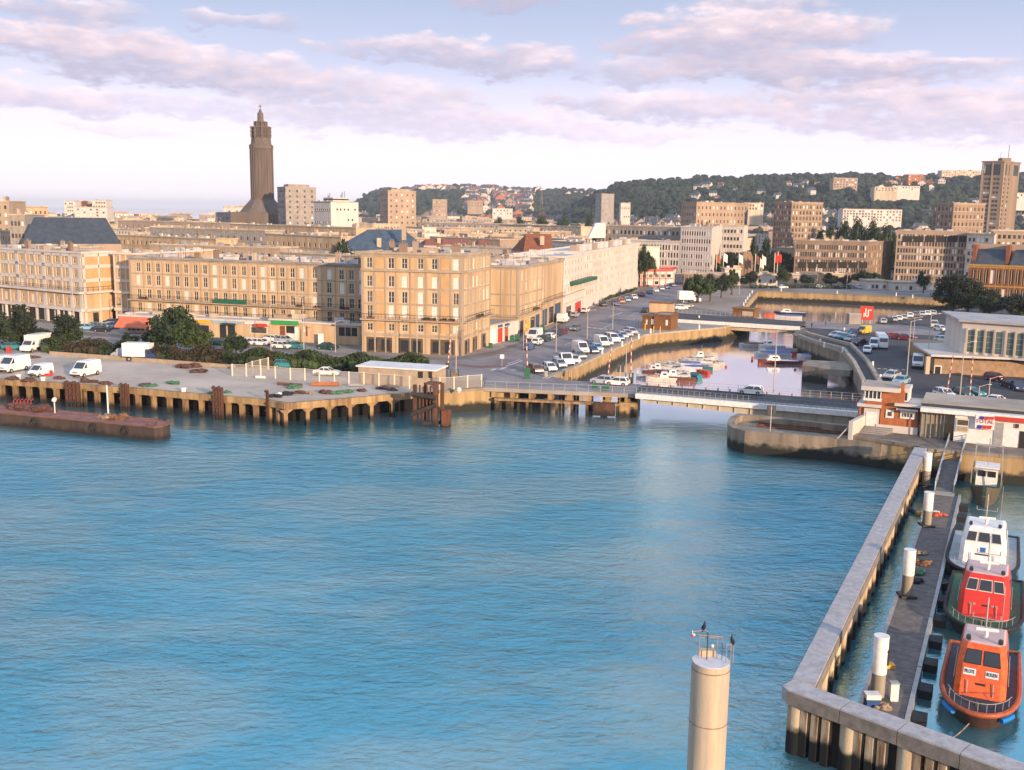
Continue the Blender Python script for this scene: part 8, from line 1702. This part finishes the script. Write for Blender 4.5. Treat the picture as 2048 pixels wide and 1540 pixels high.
f, z = atY(1277, 1332, 530, 352, -6, 12); r_ = simple('red and white two storey pavilion at the end of the street', 'pavilion', [tuple(v2(xy(1268, 573))), tuple(v2(xy(1345, 572))), tuple(v2(xy(1352, 566))), tuple(v2(xy(1275, 566)))], zat(v2(xy(1268, 573)), 541), n=6, rows=2, wall=WHITEC, roof=REDP, name='pavilion', seed=301, fcol=REDP, clutter=0, wh=1.2, ww=2)
simple('grey roofed low hall beyond the red and white pavilion', 'hall', [tuple(v2(XD(1372, 395))), tuple(v2(XD(1455, 388))), tuple(v2(XD(1460, 400))), tuple(v2(XD(1378, 407)))], Q + 4.5, n=10, rows=1, wall=TAN2, roof=ROOFL, name='hall', seed=302, clutter=4, wh=2.2)
for x0, x1, yt, Y, wl_, rf, lb in [(1455, 1487, 538, 400, WHITEC, ROOFL, 'white low building left of the round dark tree'), (1520, 1562, 549, 400, WHITEC, SLATE, 'low white shed with a grey roof behind the far quay'), (1592, 1640, 550, 402, CONC, WHITEC, 'cream low building with a white roof behind the far quay'), (1655, 1700, 548, 410, BEIGE, ROOFG, 'beige low terrace before the galleried block'), (1742, 1785, 562, 385, WHITEC, WHITEP, 'white tent roofed stand on the far quay'), (1795, 1870, 565, 380, WHITEC, WHITEP, 'row of small white stalls on the far quay')]:
    f, z = atY(x0, x1, yt, Y, 0, 8); simple(lb, 'building', f, z, n=5, rows=1, wall=wl_, roof=rf, name='low_building', seed=x0, clutter=2, wh=1.4, shut=.3, pils=False)
mn = v2(XD(1498, 420)); mb = MB().m(mat('monument_brown', (.24, .15, .10), .9, .2, .5)); z_ = zat(mn, 503)
mb.loft([[(mn.x + a * k, mn.y + b_ * k, z) for a, b_ in ((-2.6, -1.5), (2.2, -1.5), (2.2, 1.5), (-2.6, 1.5))] for k, z in ((1.0, Q), (1.05, Q + 6), (.95, z_ - 2.5), (.55, z_))]); tag(mb.build('monument', o=(mn.x, mn.y, Q)), 'rounded brown stone monument among the park trees', 'monument')
for i, (x, y0, y1, m_) in enumerate([(1437, 508, 540, BRICK), (1451, 506, 540, WHITEP), (1482, 508, 540, WHITEP), (1515, 510, 540, TILE), (1529, 511, 540, WHITEP), (1554, 508, 540, REDP), (1560, 506, 540, REDP), (1525, 518, 540, WHITEP)]):
    b = v2(XD(x, 405)); zt = zat(b, y0); r_ = thing('flagpole', f'flagpole with a {"red" if m_ in (REDP, TILE, BRICK) else "white"} flag before the park trees, {ORD[i]} in the group', 'flagpole', (b.x, b.y, Q), 'flagpoles before the park')
    mb = MB().m(FRAMEW); mb.bar((b.x, b.y, Q), (b.x, b.y, zt + .5), .2); mb.build('pole', r_); mb = MB().m(m_); mb.loft([[(b.x + .1, b.y, zt - 3.2), (b.x + .1, b.y + .05, zt - 3.2), (b.x + .1, b.y + .05, zt), (b.x + .1, b.y, zt)], [(b.x + 1.0, b.y - .4, zt - 3.6), (b.x + 1.0, b.y - .35, zt - 3.6), (b.x + 1.0, b.y - .35, zt - .5), (b.x + 1.0, b.y - .4, zt - .5)], [(b.x + 1.5, b.y, zt - 4.0), (b.x + 1.5, b.y + .05, zt - 4.0), (b.x + 1.5, b.y + .05, zt - 1), (b.x + 1.5, b.y, zt - 1)]]); mb.build('flag', r_)
def crown_mesh(seed, n, m_, shape, leaf=.55):
    rr = random.Random(seed); b = MB().m(m_); cl = []
    for _ in range(26):
        while True:
            v = Vector((rr.uniform(-1, 1), rr.uniform(-1, 1), rr.uniform(-1, 1)))
            if v.length < 1: break
        z = v.z; k = 1 if shape == 'round' else (1.1 - .75 * (z + 1) / 2)
        cl.append((Vector((v.x * k * .78, v.y * k * .78, z * .8)), rr.uniform(.18, .34) * (k ** .5)))
    for i in range(n):
        c, r = cl[i % len(cl)]; v = Vector((rr.gauss(0, 1), rr.gauss(0, 1), rr.gauss(0, 1))).normalized() * r * rr.uniform(.5, 1.35); p = c + v
        a = Vector((rr.gauss(0, 1), rr.gauss(0, 1), rr.gauss(0, 1))).normalized(); d = a.cross(v).normalized() if a.cross(v).length > .01 else Vector((1, 0, 0)); e = d.cross((v.normalized() + a * .6).normalized()); s = leaf * rr.uniform(.05, .105)
        b.poly([p - d * s - e * s, p + d * s - e * s * .6, p + d * s + e * s, p - d * s * .6 + e * s])
    for c, r in cl: b.blob(tuple(c), r * .5, rr.random(), n=6, m_=4, jit=.3)
    return b.mesh('crown')
CR = {k: [crown_mesh(10 * i + j, 4200, m_, sh) for j in range(2)] for i, (k, m_, sh) in enumerate((('round', LEAF, 'round'), ('dark', LEAFD, 'round'), ('cone', LEAF, 'cone')))}
def tree(x, yb, yt, wpx, kind, label, group='trees', Y=None, crown0=.22, cat='tree'):
    b = v2(XD(x, Y)) if Y else v2(xy(x, yb)); zt = zat(b, yt); zg = Q; r = thing('tree', label, cat, (b.x, b.y, zg), group); H = zt - zg; w = wpx * b.y / FPX / 2
    mb = MB().m(BARK); mb.tube([(b.x, b.y, zg), (b.x + .1, b.y, zg + H * .35), (b.x, b.y, zg + H * .75)], .2, 6, rs=[.035 * H, .025 * H, .01 * H])
    for k in range(4): a = k * 1.6 + x; mb.tube([(b.x, b.y, zg + H * .3), (b.x + math.cos(a) * w * .6, b.y + math.sin(a) * w * .6, zg + H * .65)], .05, 4, rs=[.014 * H, .005 * H])
    mb.build('trunk', r)
    kid('crown', CR[kind][int(x) % 2], r, (0, 0, H * (crown0 + (1 - crown0) / 2)), rz=(x * 1.3) % 6.28, scale=(w, w, H * (1 - crown0) / 2))
    return r
T = [(28, 697, 606, 95, 'dark', 'dark bushy tree at the left edge of the picture'), (-30, 700, 615, 80, 'dark', 'dark tree cut by the left edge'), (137, 698, 626, 70, 'dark', 'rounded dark tree before the left block'), (75, 696, 655, 60, 'dark', 'low dark tree between the two left trees'), (350, 708, 598, 128, 'cone', 'big green tree with a pointed top before the long block'), (316, 706, 640, 70, 'round', 'bushy left flank of the pointed tree'), (392, 710, 640, 70, 'round', 'bushy right flank of the pointed tree'), (472, 712, 656, 62, 'cone', 'small green tree before the shop signs'),
     (262, 694, 664, 40, 'dark', 'dark shrub in front of the orange awning'),
     (1396, 606, 548, 58, 'round', 'near tree of the plaza clump beside the white lorry'), (1420, 603, 546, 52, 'dark', 'second tree of the plaza clump'), (1442, 596, 545, 42, 'dark', 'third tree of the plaza clump'), (1463, 590, 531, 36, 'cone', 'tall tree at the back of the plaza clump'), (1378, 604, 558, 30, 'dark', 'small dark tree at the street side of the plaza clump'),
     (1500, 574, 540, 40, 'dark', 'round dark tree behind the corner of the far basin'), (1486, 574, 552, 26, 'dark', 'dark bush left of the round tree'), (1566, 574, 537, 36, 'round', 'brownish tree behind the far quay'), (1614, 574, 548, 36, 'dark', 'small dark tree by the cream low building'), (1662, 576, 545, 44, 'dark', 'round dark tree on the far quay'), (1690, 576, 550, 30, 'dark', 'small tree right of the round one on the far quay'), (1722, 572, 540, 44, 'round', 'brown green tree before the galleried block'), (1750, 570, 545, 36, 'round', 'second brown green tree before the galleried block'),
     (1846, 586, 541, 30, 'dark', 'single dark tree with a clear stem on the far quay'), (1288, 574, 478, 34, 'cone', 'tall poplar like tree at the end of the long pale block'), (1300, 572, 505, 30, 'cone', 'shorter poplar like tree beside the tall one'),
     (1905, 625, 545, 84, 'dark', 'large black green tree at the end of the inner basin'), (1935, 628, 560, 70, 'dark', 'second large black green tree left of the brick building'), (1980, 632, 578, 90, 'dark', 'dark tree mass before the brick building, left part'), (2040, 640, 585, 90, 'dark', 'dark tree mass before the brick building, right part'), (2100, 640, 580, 90, 'dark', 'dark tree at the right edge before the brick building'),
     (1800, 556, 528, 40, 'round', 'street tree left of the grey brown block'), (1830, 556, 530, 36, 'round', 'street tree before the grey brown block'), (1868, 556, 528, 38, 'round', 'brown street tree before the grey brown block'), (1900, 556, 532, 34, 'dark', 'street tree near the white stepped building'), (1640, 556, 522, 34, 'round', 'street tree before the galleried block'), (1700, 556, 515, 40, 'dark', 'taller street tree before the galleried block')]
for t_ in T: tree(*t_[:5], t_[5], 'trees along the quays and streets', crown0=.04 if t_[0] < 500 or t_[0] > 1890 else .2)
for i, (x, yt, w) in enumerate([(1440, 507, 34), (1465, 502, 36), (1490, 505, 34), (1520, 498, 40), (1548, 500, 38), (1575, 502, 38), (1535, 474, 24), (1512, 470, 26), (1588, 512, 30), (1455, 525, 40), (1560, 522, 40)]):
    tree(x, 0, yt, w, 'dark', f'dark park tree behind the flagpoles, {ORD[i]} planted from the left', 'park trees behind the flagpoles', Y=430 + (i % 3) * 12, crown0=.1)
for i, (x, yt, w) in enumerate([(1660, 448, 40), (1690, 440, 44), (1720, 436, 46), (1750, 440, 44), (1778, 448, 40), (1640, 458, 34), (1705, 452, 44), (1740, 455, 44), (1792, 462, 30)]):
    tree(x, 0, yt, w, 'round', f'green park tree behind the galleried block, {ORD[i]} of that grove', 'grove behind the galleried block', Y=500 + (i % 3) * 15, crown0=.05)
for i, (x, yt, w, Y) in enumerate([(688, 476, 40, 300), (676, 482, 26, 300), (1000, 433, 30, 900), (1080, 430, 40, 900), (1130, 431, 40, 900), (1180, 432, 30, 900), (1040, 432, 30, 900), (1715, 462, 30, 480)]):
    tree(x, 0, yt, w, 'round', f'green tree rising between the roofs, {ORD[i]} of the town trees', 'trees among the roofs', Y=Y, crown0=.05)
def hedge(pts, h, wd_, label, mats, seed, n=2600):
    rr = random.Random(seed); ws = [v2(xy(*p)) for p in pts]; L_ = [(b - a).length for a, b in zip(ws, ws[1:])]; tot = sum(L_); b = MB()
    for i in range(n + int(tot * 2.2)):
        u = rr.uniform(0, tot); k = 0
        while k < len(L_) - 1 and u > L_[k]: u -= L_[k]; k += 1
        a, c = ws[k], ws[k + 1]; d = (c - a).normalized(); nn = Vector((-d.y, d.x)); q_ = a + d * u + nn * rr.uniform(-wd_ / 2, wd_ / 2); hh = h * (.8 + .25 * math.sin(u * .7 + seed) * math.sin(u * .23)); z = Q + hh * rr.random() ** .6
        b.m(mats[0] if math.sin(q_.x * .35 + seed) > -.2 or len(mats) < 2 else mats[1])
        if i >= n: b.blob((q_.x, q_.y, Q + hh * .35), hh * .28, i, n=6, m_=4, jit=.3); continue
        s = rr.uniform(.10, .22); v = Vector((rr.gauss(0, 1), rr.gauss(0, 1), rr.gauss(0, 1))).normalized(); e = v.orthogonal().normalized(); f_ = v.cross(e); p = Vector((q_.x, q_.y, z))
        b.poly([p - e * s, p - f_ * s, p + e * s, p + f_ * s])
    tag(b.build('hedge', o=(ws[0].x, ws[0].y, Q)), label, 'hedge', kind='stuff')
hedge([(90, 704), (180, 706), (260, 714), (330, 722)], 3.1, 3.0, 'dark green hedge along the back of the left yard', [LEAFD, LEAFR], 1, 9000)
hedge([(330, 722), (430, 729), (545, 735)], 3.2, 2.6, 'brownish green hedge in the middle of the yard edge', [LEAFR, LEAFD], 2, 9000)
hedge([(545, 731), (640, 738), (740, 743), (858, 742)], 3.0, 3.2, 'long dense dark green hedge behind the shed', [LEAF], 3, 11000)
hedge([(1192, 606), (1230, 594), (1272, 580)], 1.2, 1.2, 'low green hedge at the foot of the long pale block', [LEAF], 4, 900)
hedge([(1500, 577), (1600, 577), (1700, 578)], 1.6, 2, 'low dark hedge behind the far quay road', [LEAFD], 5, 1500)
def hullmesh(L_, W_, H_, m_, inner, kind):
    b = MB().m(m_); st = [(0, .75, 0), (.25, .95, 0), (.55, 1, .02), (.8, .7, .12), (.93, .35, .22), (1, .03, .3)]
    secs = [[(-w * W_ / 2 * .55, x * L_ - L_ / 2, -.15), (-w * W_ / 2, x * L_ - L_ / 2, H_ + u * H_), (w * W_ / 2, x * L_ - L_ / 2, H_ + u * H_), (w * W_ / 2 * .55, x * L_ - L_ / 2, -.15)] for x, w, u in st]
    b.loft(secs[::-1]); return b.mesh('hull')
def boat(x, y, L_, W_, rz, hull, top, kind, label, H_=.7):
    p = xy(x, y, z=0); r = thing('small_boat', label, 'boat', (*p, 0), 'small boats moored in the basin', rz=rz + 1e-6)
    kid('hull', hullmesh(L_, W_, H_, hull, None, kind), r)
    b = MB().m(top if kind != 'open' else NETT)
    if kind == 'cover': b.loft([[(-W_ * .42 * w, yy, H_ + .02), (0, yy, H_ + .45 * w), (W_ * .42 * w, yy, H_ + .02)] for yy, w in ((-L_ * .48, .8), (0, 1), (L_ * .35, .6))]); b.build('boat_cover', None, o=(0, 0, 0)).parent = r
    elif kind == 'cabin':
        b.m(WHITEP); b.loft([[(-W_ * k, y0, z), (W_ * k, y0, z), (W_ * k, y1, z), (-W_ * k, y1, z)] for k, y0, y1, z in ((.36, -L_ * .05, L_ * .3, H_), (.32, 0, L_ * .22, H_ + 1.0))]); b.m(GLASSD); b.box(-W_ * .3, W_ * .3, L_ * .25, L_ * .262, H_ + .45, H_ + .8); b.box(-W_ * .35, W_ * .35, L_ * .03, L_ * .16, H_ + .5, H_ + .8); b.build('cabin', None, o=(0, 0, 0)).parent = r
        b = MB().m(top); b.poly([(-W_ * .36, -L_ * .48, H_ + .02), (W_ * .36, -L_ * .48, H_ + .02), (W_ * .4, -L_ * .06, H_ + .02), (-W_ * .4, -L_ * .06, H_ + .02)]); b.build('deck', None, o=(0, 0, 0)).parent = r
    else:
        b.m(top); b.poly([(-W_ * .34, -L_ * .46, H_ + .02), (W_ * .34, -L_ * .46, H_ + .02), (W_ * .42, 0, H_ + .02), (W_ * .3, L_ * .28, H_ + .1), (-W_ * .3, L_ * .28, H_ + .1), (-W_ * .42, 0, H_ + .02)]); b.build('deck', None, o=(0, 0, 0)).parent = r
        b = MB().m(NETT)
        for yy in (-L_ * .25, .1): b.box(-W_ * .44, W_ * .44, yy - .12, yy + .12, H_ + .04, H_ + .12)
        b.build('thwart', None, o=(0, 0, 0)).parent = r
    if kind == 'cover' or kind == 'cabin': b = MB().m(METG); b.bar((0, L_ * .05, H_), (0, L_ * .05, H_ + (2.4 if kind == 'cabin' else 1.2)), .05); b.build('mast', None, o=(0, 0, 0)).parent = r
BT = mat('blue_tarp', (.08, .13, .28), .6, .2, 2); WT_ = mat('pale_tarp', (.60, .56, .52), .6, .15, 2); RB = mat('red_brown_hull', (.20, .06, .04), .6, .2, 2); OT = mat('orange_tan_deck', (.48, .27, .14), .7, .2, 2)
boats = [(1300, 757, 5.2, 1.9, 1.5, WT_, OT, 'open', 'tan open boat nearest the bridge, left of the group'), (1312, 750, 5.0, 1.9, 1.55, RB, RB, 'cover', 'brown covered boat behind the nearest tan one'), (1334, 762, 4.8, 1.9, 1.45, WHITEP, OT, 'cabin', 'white cabin boat tied close to the bridge'), (1350, 757, 5.0, 1.9, 1.6, WHITEP, WT_, 'cabin', 'white boat right of the nearest cabin boat'), (1364, 763, 5.0, 1.8, 1.5, RB, NETB, 'open', 'dark brown open boat at the foot of the bridge'), (1391, 756, 3.6, 1.8, .3, mat('teal_cover', (.02, .17, .20), .6, .1), mat('teal_cover', (.02, .17, .20)), 'cover', 'teal covered dinghy at the right end of the near group'),
         (1336, 735, 5.0, 1.8, 1.5, WT_, OT, 'open', 'tan boat at the left of the middle group'), (1352, 744, 4.6, 1.7, 1.6, WHITEP, WT_, 'open', 'white dinghy in the centre of the near group'), (1372, 745, 5, 1.8, 1.5, WHITEP, WT_, 'cover', 'white covered boat right of the white dinghy'), (1388, 740, 5.4, 1.9, 1.5, WHITEP, BT, 'cover', 'boat with a long blue cover in the middle group'), (1403, 747, 3.4, 1.5, .8, REDP, REDP, 'open', 'small red dinghy beside the teal one'), (1410, 741, 3, 1.4, 1.4, mat('teal_cover', (.02, .17, .20)), BT, 'open', 'tiny blue tender at the edge of the middle group'),
         (1375, 733, 5.2, 1.8, 1.5, WHITEP, BT, 'cover', 'narrow boat with a blue cover behind the middle group'), (1397, 727, 5.2, 1.9, 1.55, WT_, WT_, 'open', 'cream boat at the back left of the group'), (1405, 719, 4.8, 1.9, 1.5, WHITEP, OT, 'cabin', 'white cabin boat with a tan deck, farthest of the left group'), (1422, 729, 5.4, 1.9, 1.5, WT_, OT, 'open', 'cream and tan boat at the right of the left group'), (1385, 722, 4.4, 1.7, 1.5, WT_, NETG, 'open', 'pale boat with a green inside at the back of the group'),
         (1508, 694, 7.0, 2.6, 1.5, WT_, mat('brown_cover', (.13, .06, .035), .7, .2), 'cover', 'large boat under a dark brown cover, farthest out in the basin'), (1543, 696, 6.0, 2.3, 1.5, WHITEP, WHITEP, 'cabin', 'white cabin cruiser right of the brown covered boat'), (1545, 712, 8.0, 2.5, 1.5, WHITEP, BT, 'cover', 'long white yacht with a blue cover'), (1553, 706, 7.4, 2.4, 1.55, WHITEP, BT, 'cover', 'second long yacht with a blue cover behind the first'), (1556, 727, 8.4, 2.7, 1.52, RB, WHITEP, 'cabin', 'long white topped motor boat with a dark red waterline, nearest of the yachts'), (1594, 727, 3.4, 1.6, 1.2, REDP, BT, 'open', 'small red dinghy beside the nearest yacht'), (1578, 709, 3.2, 1.5, 1.2, REDP, RB, 'open', 'red tender between the yachts'),
         (1600, 705, 5.6, 2.0, 1.5, WT_, CONC, 'open', 'cream open boat near the basin side wall'), (1620, 716, 5.6, 2.2, 1.45, WHITEP, BT, 'cover', 'white boat with a blue cover behind the stone pier'),
         (1580, 629, 9.5, 2.8, 1.35, mat('dark_blue_hull', (.03, .03, .07), .4, .1), WHITEP, 'cabin', 'large sailing boat with a dark hull in the inner basin'), (1576, 636, 8.0, 2.6, 1.4, WHITEP, BT, 'cover', 'white boat with a blue cover beside the dark hull'), (1539, 631, 3.6, 1.6, 1.5, ORANGEP, REDP, 'open', 'small orange red dinghy in the inner basin')]
rb_ = random.Random(4)
for i in range(16):
    x, y = rb_.uniform(1300, 1432), 0; y = 766 - (x - 1300) * .22 - rb_.uniform(0, 26)
    hc_, tc_ = rb_.choice([(WHITEP, WT_), (WHITEP, OT), (WT_, CONC), (WHITEP, BT), (CONC, WT_)])
    boats.append((x, y, rb_.uniform(3.6, 5.2), 1.7, 1.5 + rb_.uniform(-.12, .12), hc_, tc_, rb_.choice(['open', 'cover', 'open', 'cabin']), f'pale small boat squeezed into the left group, {ORD[i]} of the fillers'))
for bt in boats: boat(*bt)
for i, (x, y) in enumerate([(1504, 722), (1452, 735), (1505, 716), (1519, 729), (1590, 740)]):
    p = xy(x, y, z=0); mb = MB().m(REDP); mb.blob((*p, .12), .28, i, n=8, m_=5, jit=0); tag(mb.build('mooring_buoy', o=(*p, 0)), f'small red mooring buoy in the basin, {ORD[i]} of five', 'buoy', 'red mooring buoys')
mst = [(1555, 700, 560 + 60), (1537, 704, 640), (1570, 700, 650), (1588, 625, 575)]
def trawler():
    p = xy(1966, 1015, z=0); r = thing('fishing_boat', 'small fishing boat seen bow on, green inside, white gantry, beside the gangway', 'fishing boat', (*p, 0), rz=math.atan2(.895, .445) - math.pi / 2)
    L_, W_, H_ = 9, 3.4, 1.7; b = MB().m(mat('dark_fishing_hull', (.10, .075, .045), .6, .15, 2)); st = [(0, .12, 1.35), (.08, .45, 1.2), (.25, .8, 1.05), (.5, 1, 1), (1, .9, 1)]
    secs = [[(-w * W_ / 2, y * L_, H_ * h), (-w * W_ * .35, y * L_, -.2), (w * W_ * .35, y * L_, -.2), (w * W_ / 2, y * L_, H_ * h)] for y, w, h in st]; b.loft(secs, closed=False, cap=False); b.build('hull', None, o=(0, 0, 0)).parent = r
    b = MB().m(mat('green_inside', (.05, .11, .05), .8, .3, 2)); b.poly([(-w * W_ * .44, y * L_, H_ * .75) for y, w, h in st] + [(w * W_ * .44, y * L_, H_ * .75) for y, w, h in st[::-1]]); b.build('deck', None, o=(0, 0, 0)).parent = r
    b = MB().m(WHITEP); b.loft([[(-1.1 * k, y0, z), (1.1 * k, y0, z), (1.1 * k, y1, z), (-1.1 * k, y1, z)] for k, y0, y1, z in ((1, 4.6, 7.2, 1.3), (.95, 4.8, 7.1, 3.2), (1.1, 4.5, 7.3, 3.25), (1.1, 4.5, 7.3, 3.4))]); b.m(GLASSD); b.box(-.9, -.1, 4.66, 4.72, 2.3, 2.95); b.box(.1, .9, 4.66, 4.72, 2.3, 2.95); b.build('wheelhouse', None, o=(0, 0, 0)).parent = r
    b = MB().m(METG)
    for s in (-1.5, 1.5): b.bar((s, 8, 1.2), (s * .9, 8, 5.2), .14); b.bar((s, 3.6, 1.5), (s, 3.6, 3.4), .1)
    b.bar((-1.4, 8, 5.2), (1.4, 8, 5.2), .16); b.bar((-1.5, 3.6, 3.4), (1.5, 3.6, 3.4), .1); b.bar((0, 6, 3.4), (0, 6, 6.4), .1); b.bar((-.6, 6, 5.4), (.6, 6, 5.4), .06); b.build('gantry', None, o=(0, 0, 0)).parent = r
trawler()
p = xy(2040, 955, z=0); r_ = thing('work_boat', 'long blue open boat moored below the quay at the right edge', 'boat', (*p, 0), rz=-1.2)
kid('hull', hullmesh(11, 3.2, 1.3, mat('blue_boat_hull', (.02, .09, .26), .5, .15, 2), None, ''), r_); b = MB().m(DARKIN); b.poly([(-1.2, -5, 1.33), (1.2, -5, 1.33), (1.35, 0, 1.33), (.9, 3, 1.5), (-.9, 3, 1.5), (-1.35, 0, 1.33)]); b.build('deck', None, o=(0, 0, 0)).parent = r_
pa = [xy(*a, z=3.0) for a in ((1605, 731), (1606, 724), (1620, 720), (1700, 724), (1712, 738), (1700, 741), (1662, 738))]
if polyarea(pa) < 0: pa = pa[::-1]
mb = MB().m(STONEG); mb.prism(pa, 1.9, 3.0, bottom=True); sp_ = mb.build('stone_spur'); tag(sp_, kind='structure')
pb_ = [xy(*a, z=3.0) for a in ((1605, 731), (1606, 724), (1620, 720), (1650, 722), (1657, 737))]
if polyarea(pb_) < 0: pb_ = pb_[::-1]
mb = MB().m(STONEG); mb.prism(pb_, -2, 1.92); mb.build('spur_base', sp_)
for nm, pts in (('ramp_wall', [(1612, 668), (1640, 676), (1702, 692), (1735, 726), (1762, 772)]), ('ramp_wall', [(1597, 673), (1630, 686), (1686, 700), (1708, 728), (1728, 768)])):
    ws = [v2(xy(*p_)) for p_ in pts]; mb = MB().m(mat('coping', (.42, .34, .25)))
    for a, b in zip(ws, ws[1:]): mb.bar((a.x, a.y, Q + .3), (b.x, b.y, Q + .3), .7, .6)
    tag(mb.build(nm, o=(ws[0].x, ws[0].y, Q)), ('long low wall on the car park side of the ramp' if pts[0][0] == 1612 else 'long low wall on the basin side of the ramp'), 'wall')
def person(x, y, label, top, legs, rz=0, stride=.25):
    p = xy(x, y); t = thing('person', label, 'person', (p[0], p[1], Q + .05), 'people walking near the small bridge', rz=rz + 1e-6)
    sk = bpy.data.meshes.new('person_body'); vs = [(0, 0, .92), (0, 0, 1.15), (0, .01, 1.38), (0, 0, 1.50), (0, .02, 1.60), (0, .02, 1.70), (-.19, 0, 1.40), (-.25, .06, 1.14), (-.22, .16, .92), (.19, 0, 1.40), (.25, -.04, 1.14), (.24, .02, .90), (-.09, .0, .88), (-.10, stride * .5, .48), (-.10, stride * .3, .06), (-.10, stride * .3 + .14, .03), (.09, 0, .88), (.10, -stride * .3, .48), (.10, -stride, .08), (.10, -stride + .13, .03)]
    es = [(0, 1), (1, 2), (2, 3), (3, 4), (4, 5), (2, 6), (6, 7), (7, 8), (2, 9), (9, 10), (10, 11), (0, 12), (12, 13), (13, 14), (14, 15), (0, 16), (16, 17), (17, 18), (18, 19)]
    rd = [.15, .14, .16, .06, .10, .085, .065, .05, .035, .065, .05, .035, .09, .065, .045, .04, .09, .065, .045, .04]
    sk.from_pydata(vs, es, []); o = bpy.data.objects.new('body', sk); COL.objects.link(o); sm = o.modifiers.new('s', 'SKIN'); sk.skin_vertices[0].data[0].use_root = True
    for i, r in enumerate(rd): sk.skin_vertices[0].data[i].radius = (r, r * .8)
    ss = o.modifiers.new('u', 'SUBSURF'); ss.levels = 1; ss.render_levels = 1
    me = bpy.data.meshes.new_from_object(o.evaluated_get(bpy.context.evaluated_depsgraph_get())); bpy.data.objects.remove(o)
    me.materials.clear(); [me.materials.append(m_) for m_ in (top, legs, mat('skin', (.45, .26, .18), .6, 0), mat('dark_hair', (.04, .03, .02), .7, 0))]
    for f in me.polygons: z = f.center.z; f.material_index = 1 if z < .9 else (0 if z < 1.48 else (2 if (z < 1.66 and f.center.y > -.02) else 3)); f.use_smooth = True
    kid('body', me, t)
person(1651, 652, 'person in dark blue clothes walking beside the inner basin', BLUEP, METD, 1.2); person(1623, 659, 'person in black clothes near the end of the small bridge', METD, METD, -1.0)

hz_ = MB(); hz_.box(-20500, 20500, -450, 20500, -5, 135); ho = hz_.build('haze'); tag(ho, kind='stuff'); hm = bpy.data.materials.new('haze_air'); hm.use_nodes = True; t_ = hm.node_tree; t_.nodes.clear()
vp = t_.nodes.new('ShaderNodeVolumePrincipled'); vp.inputs['Color'].default_value = (.80, .88, 1, 1); vp.inputs['Density'].default_value = .00008; mo = t_.nodes.new('ShaderNodeOutputMaterial'); t_.links.new(vp.outputs[0], mo.inputs['Volume']); ho.data.materials.append(hm)
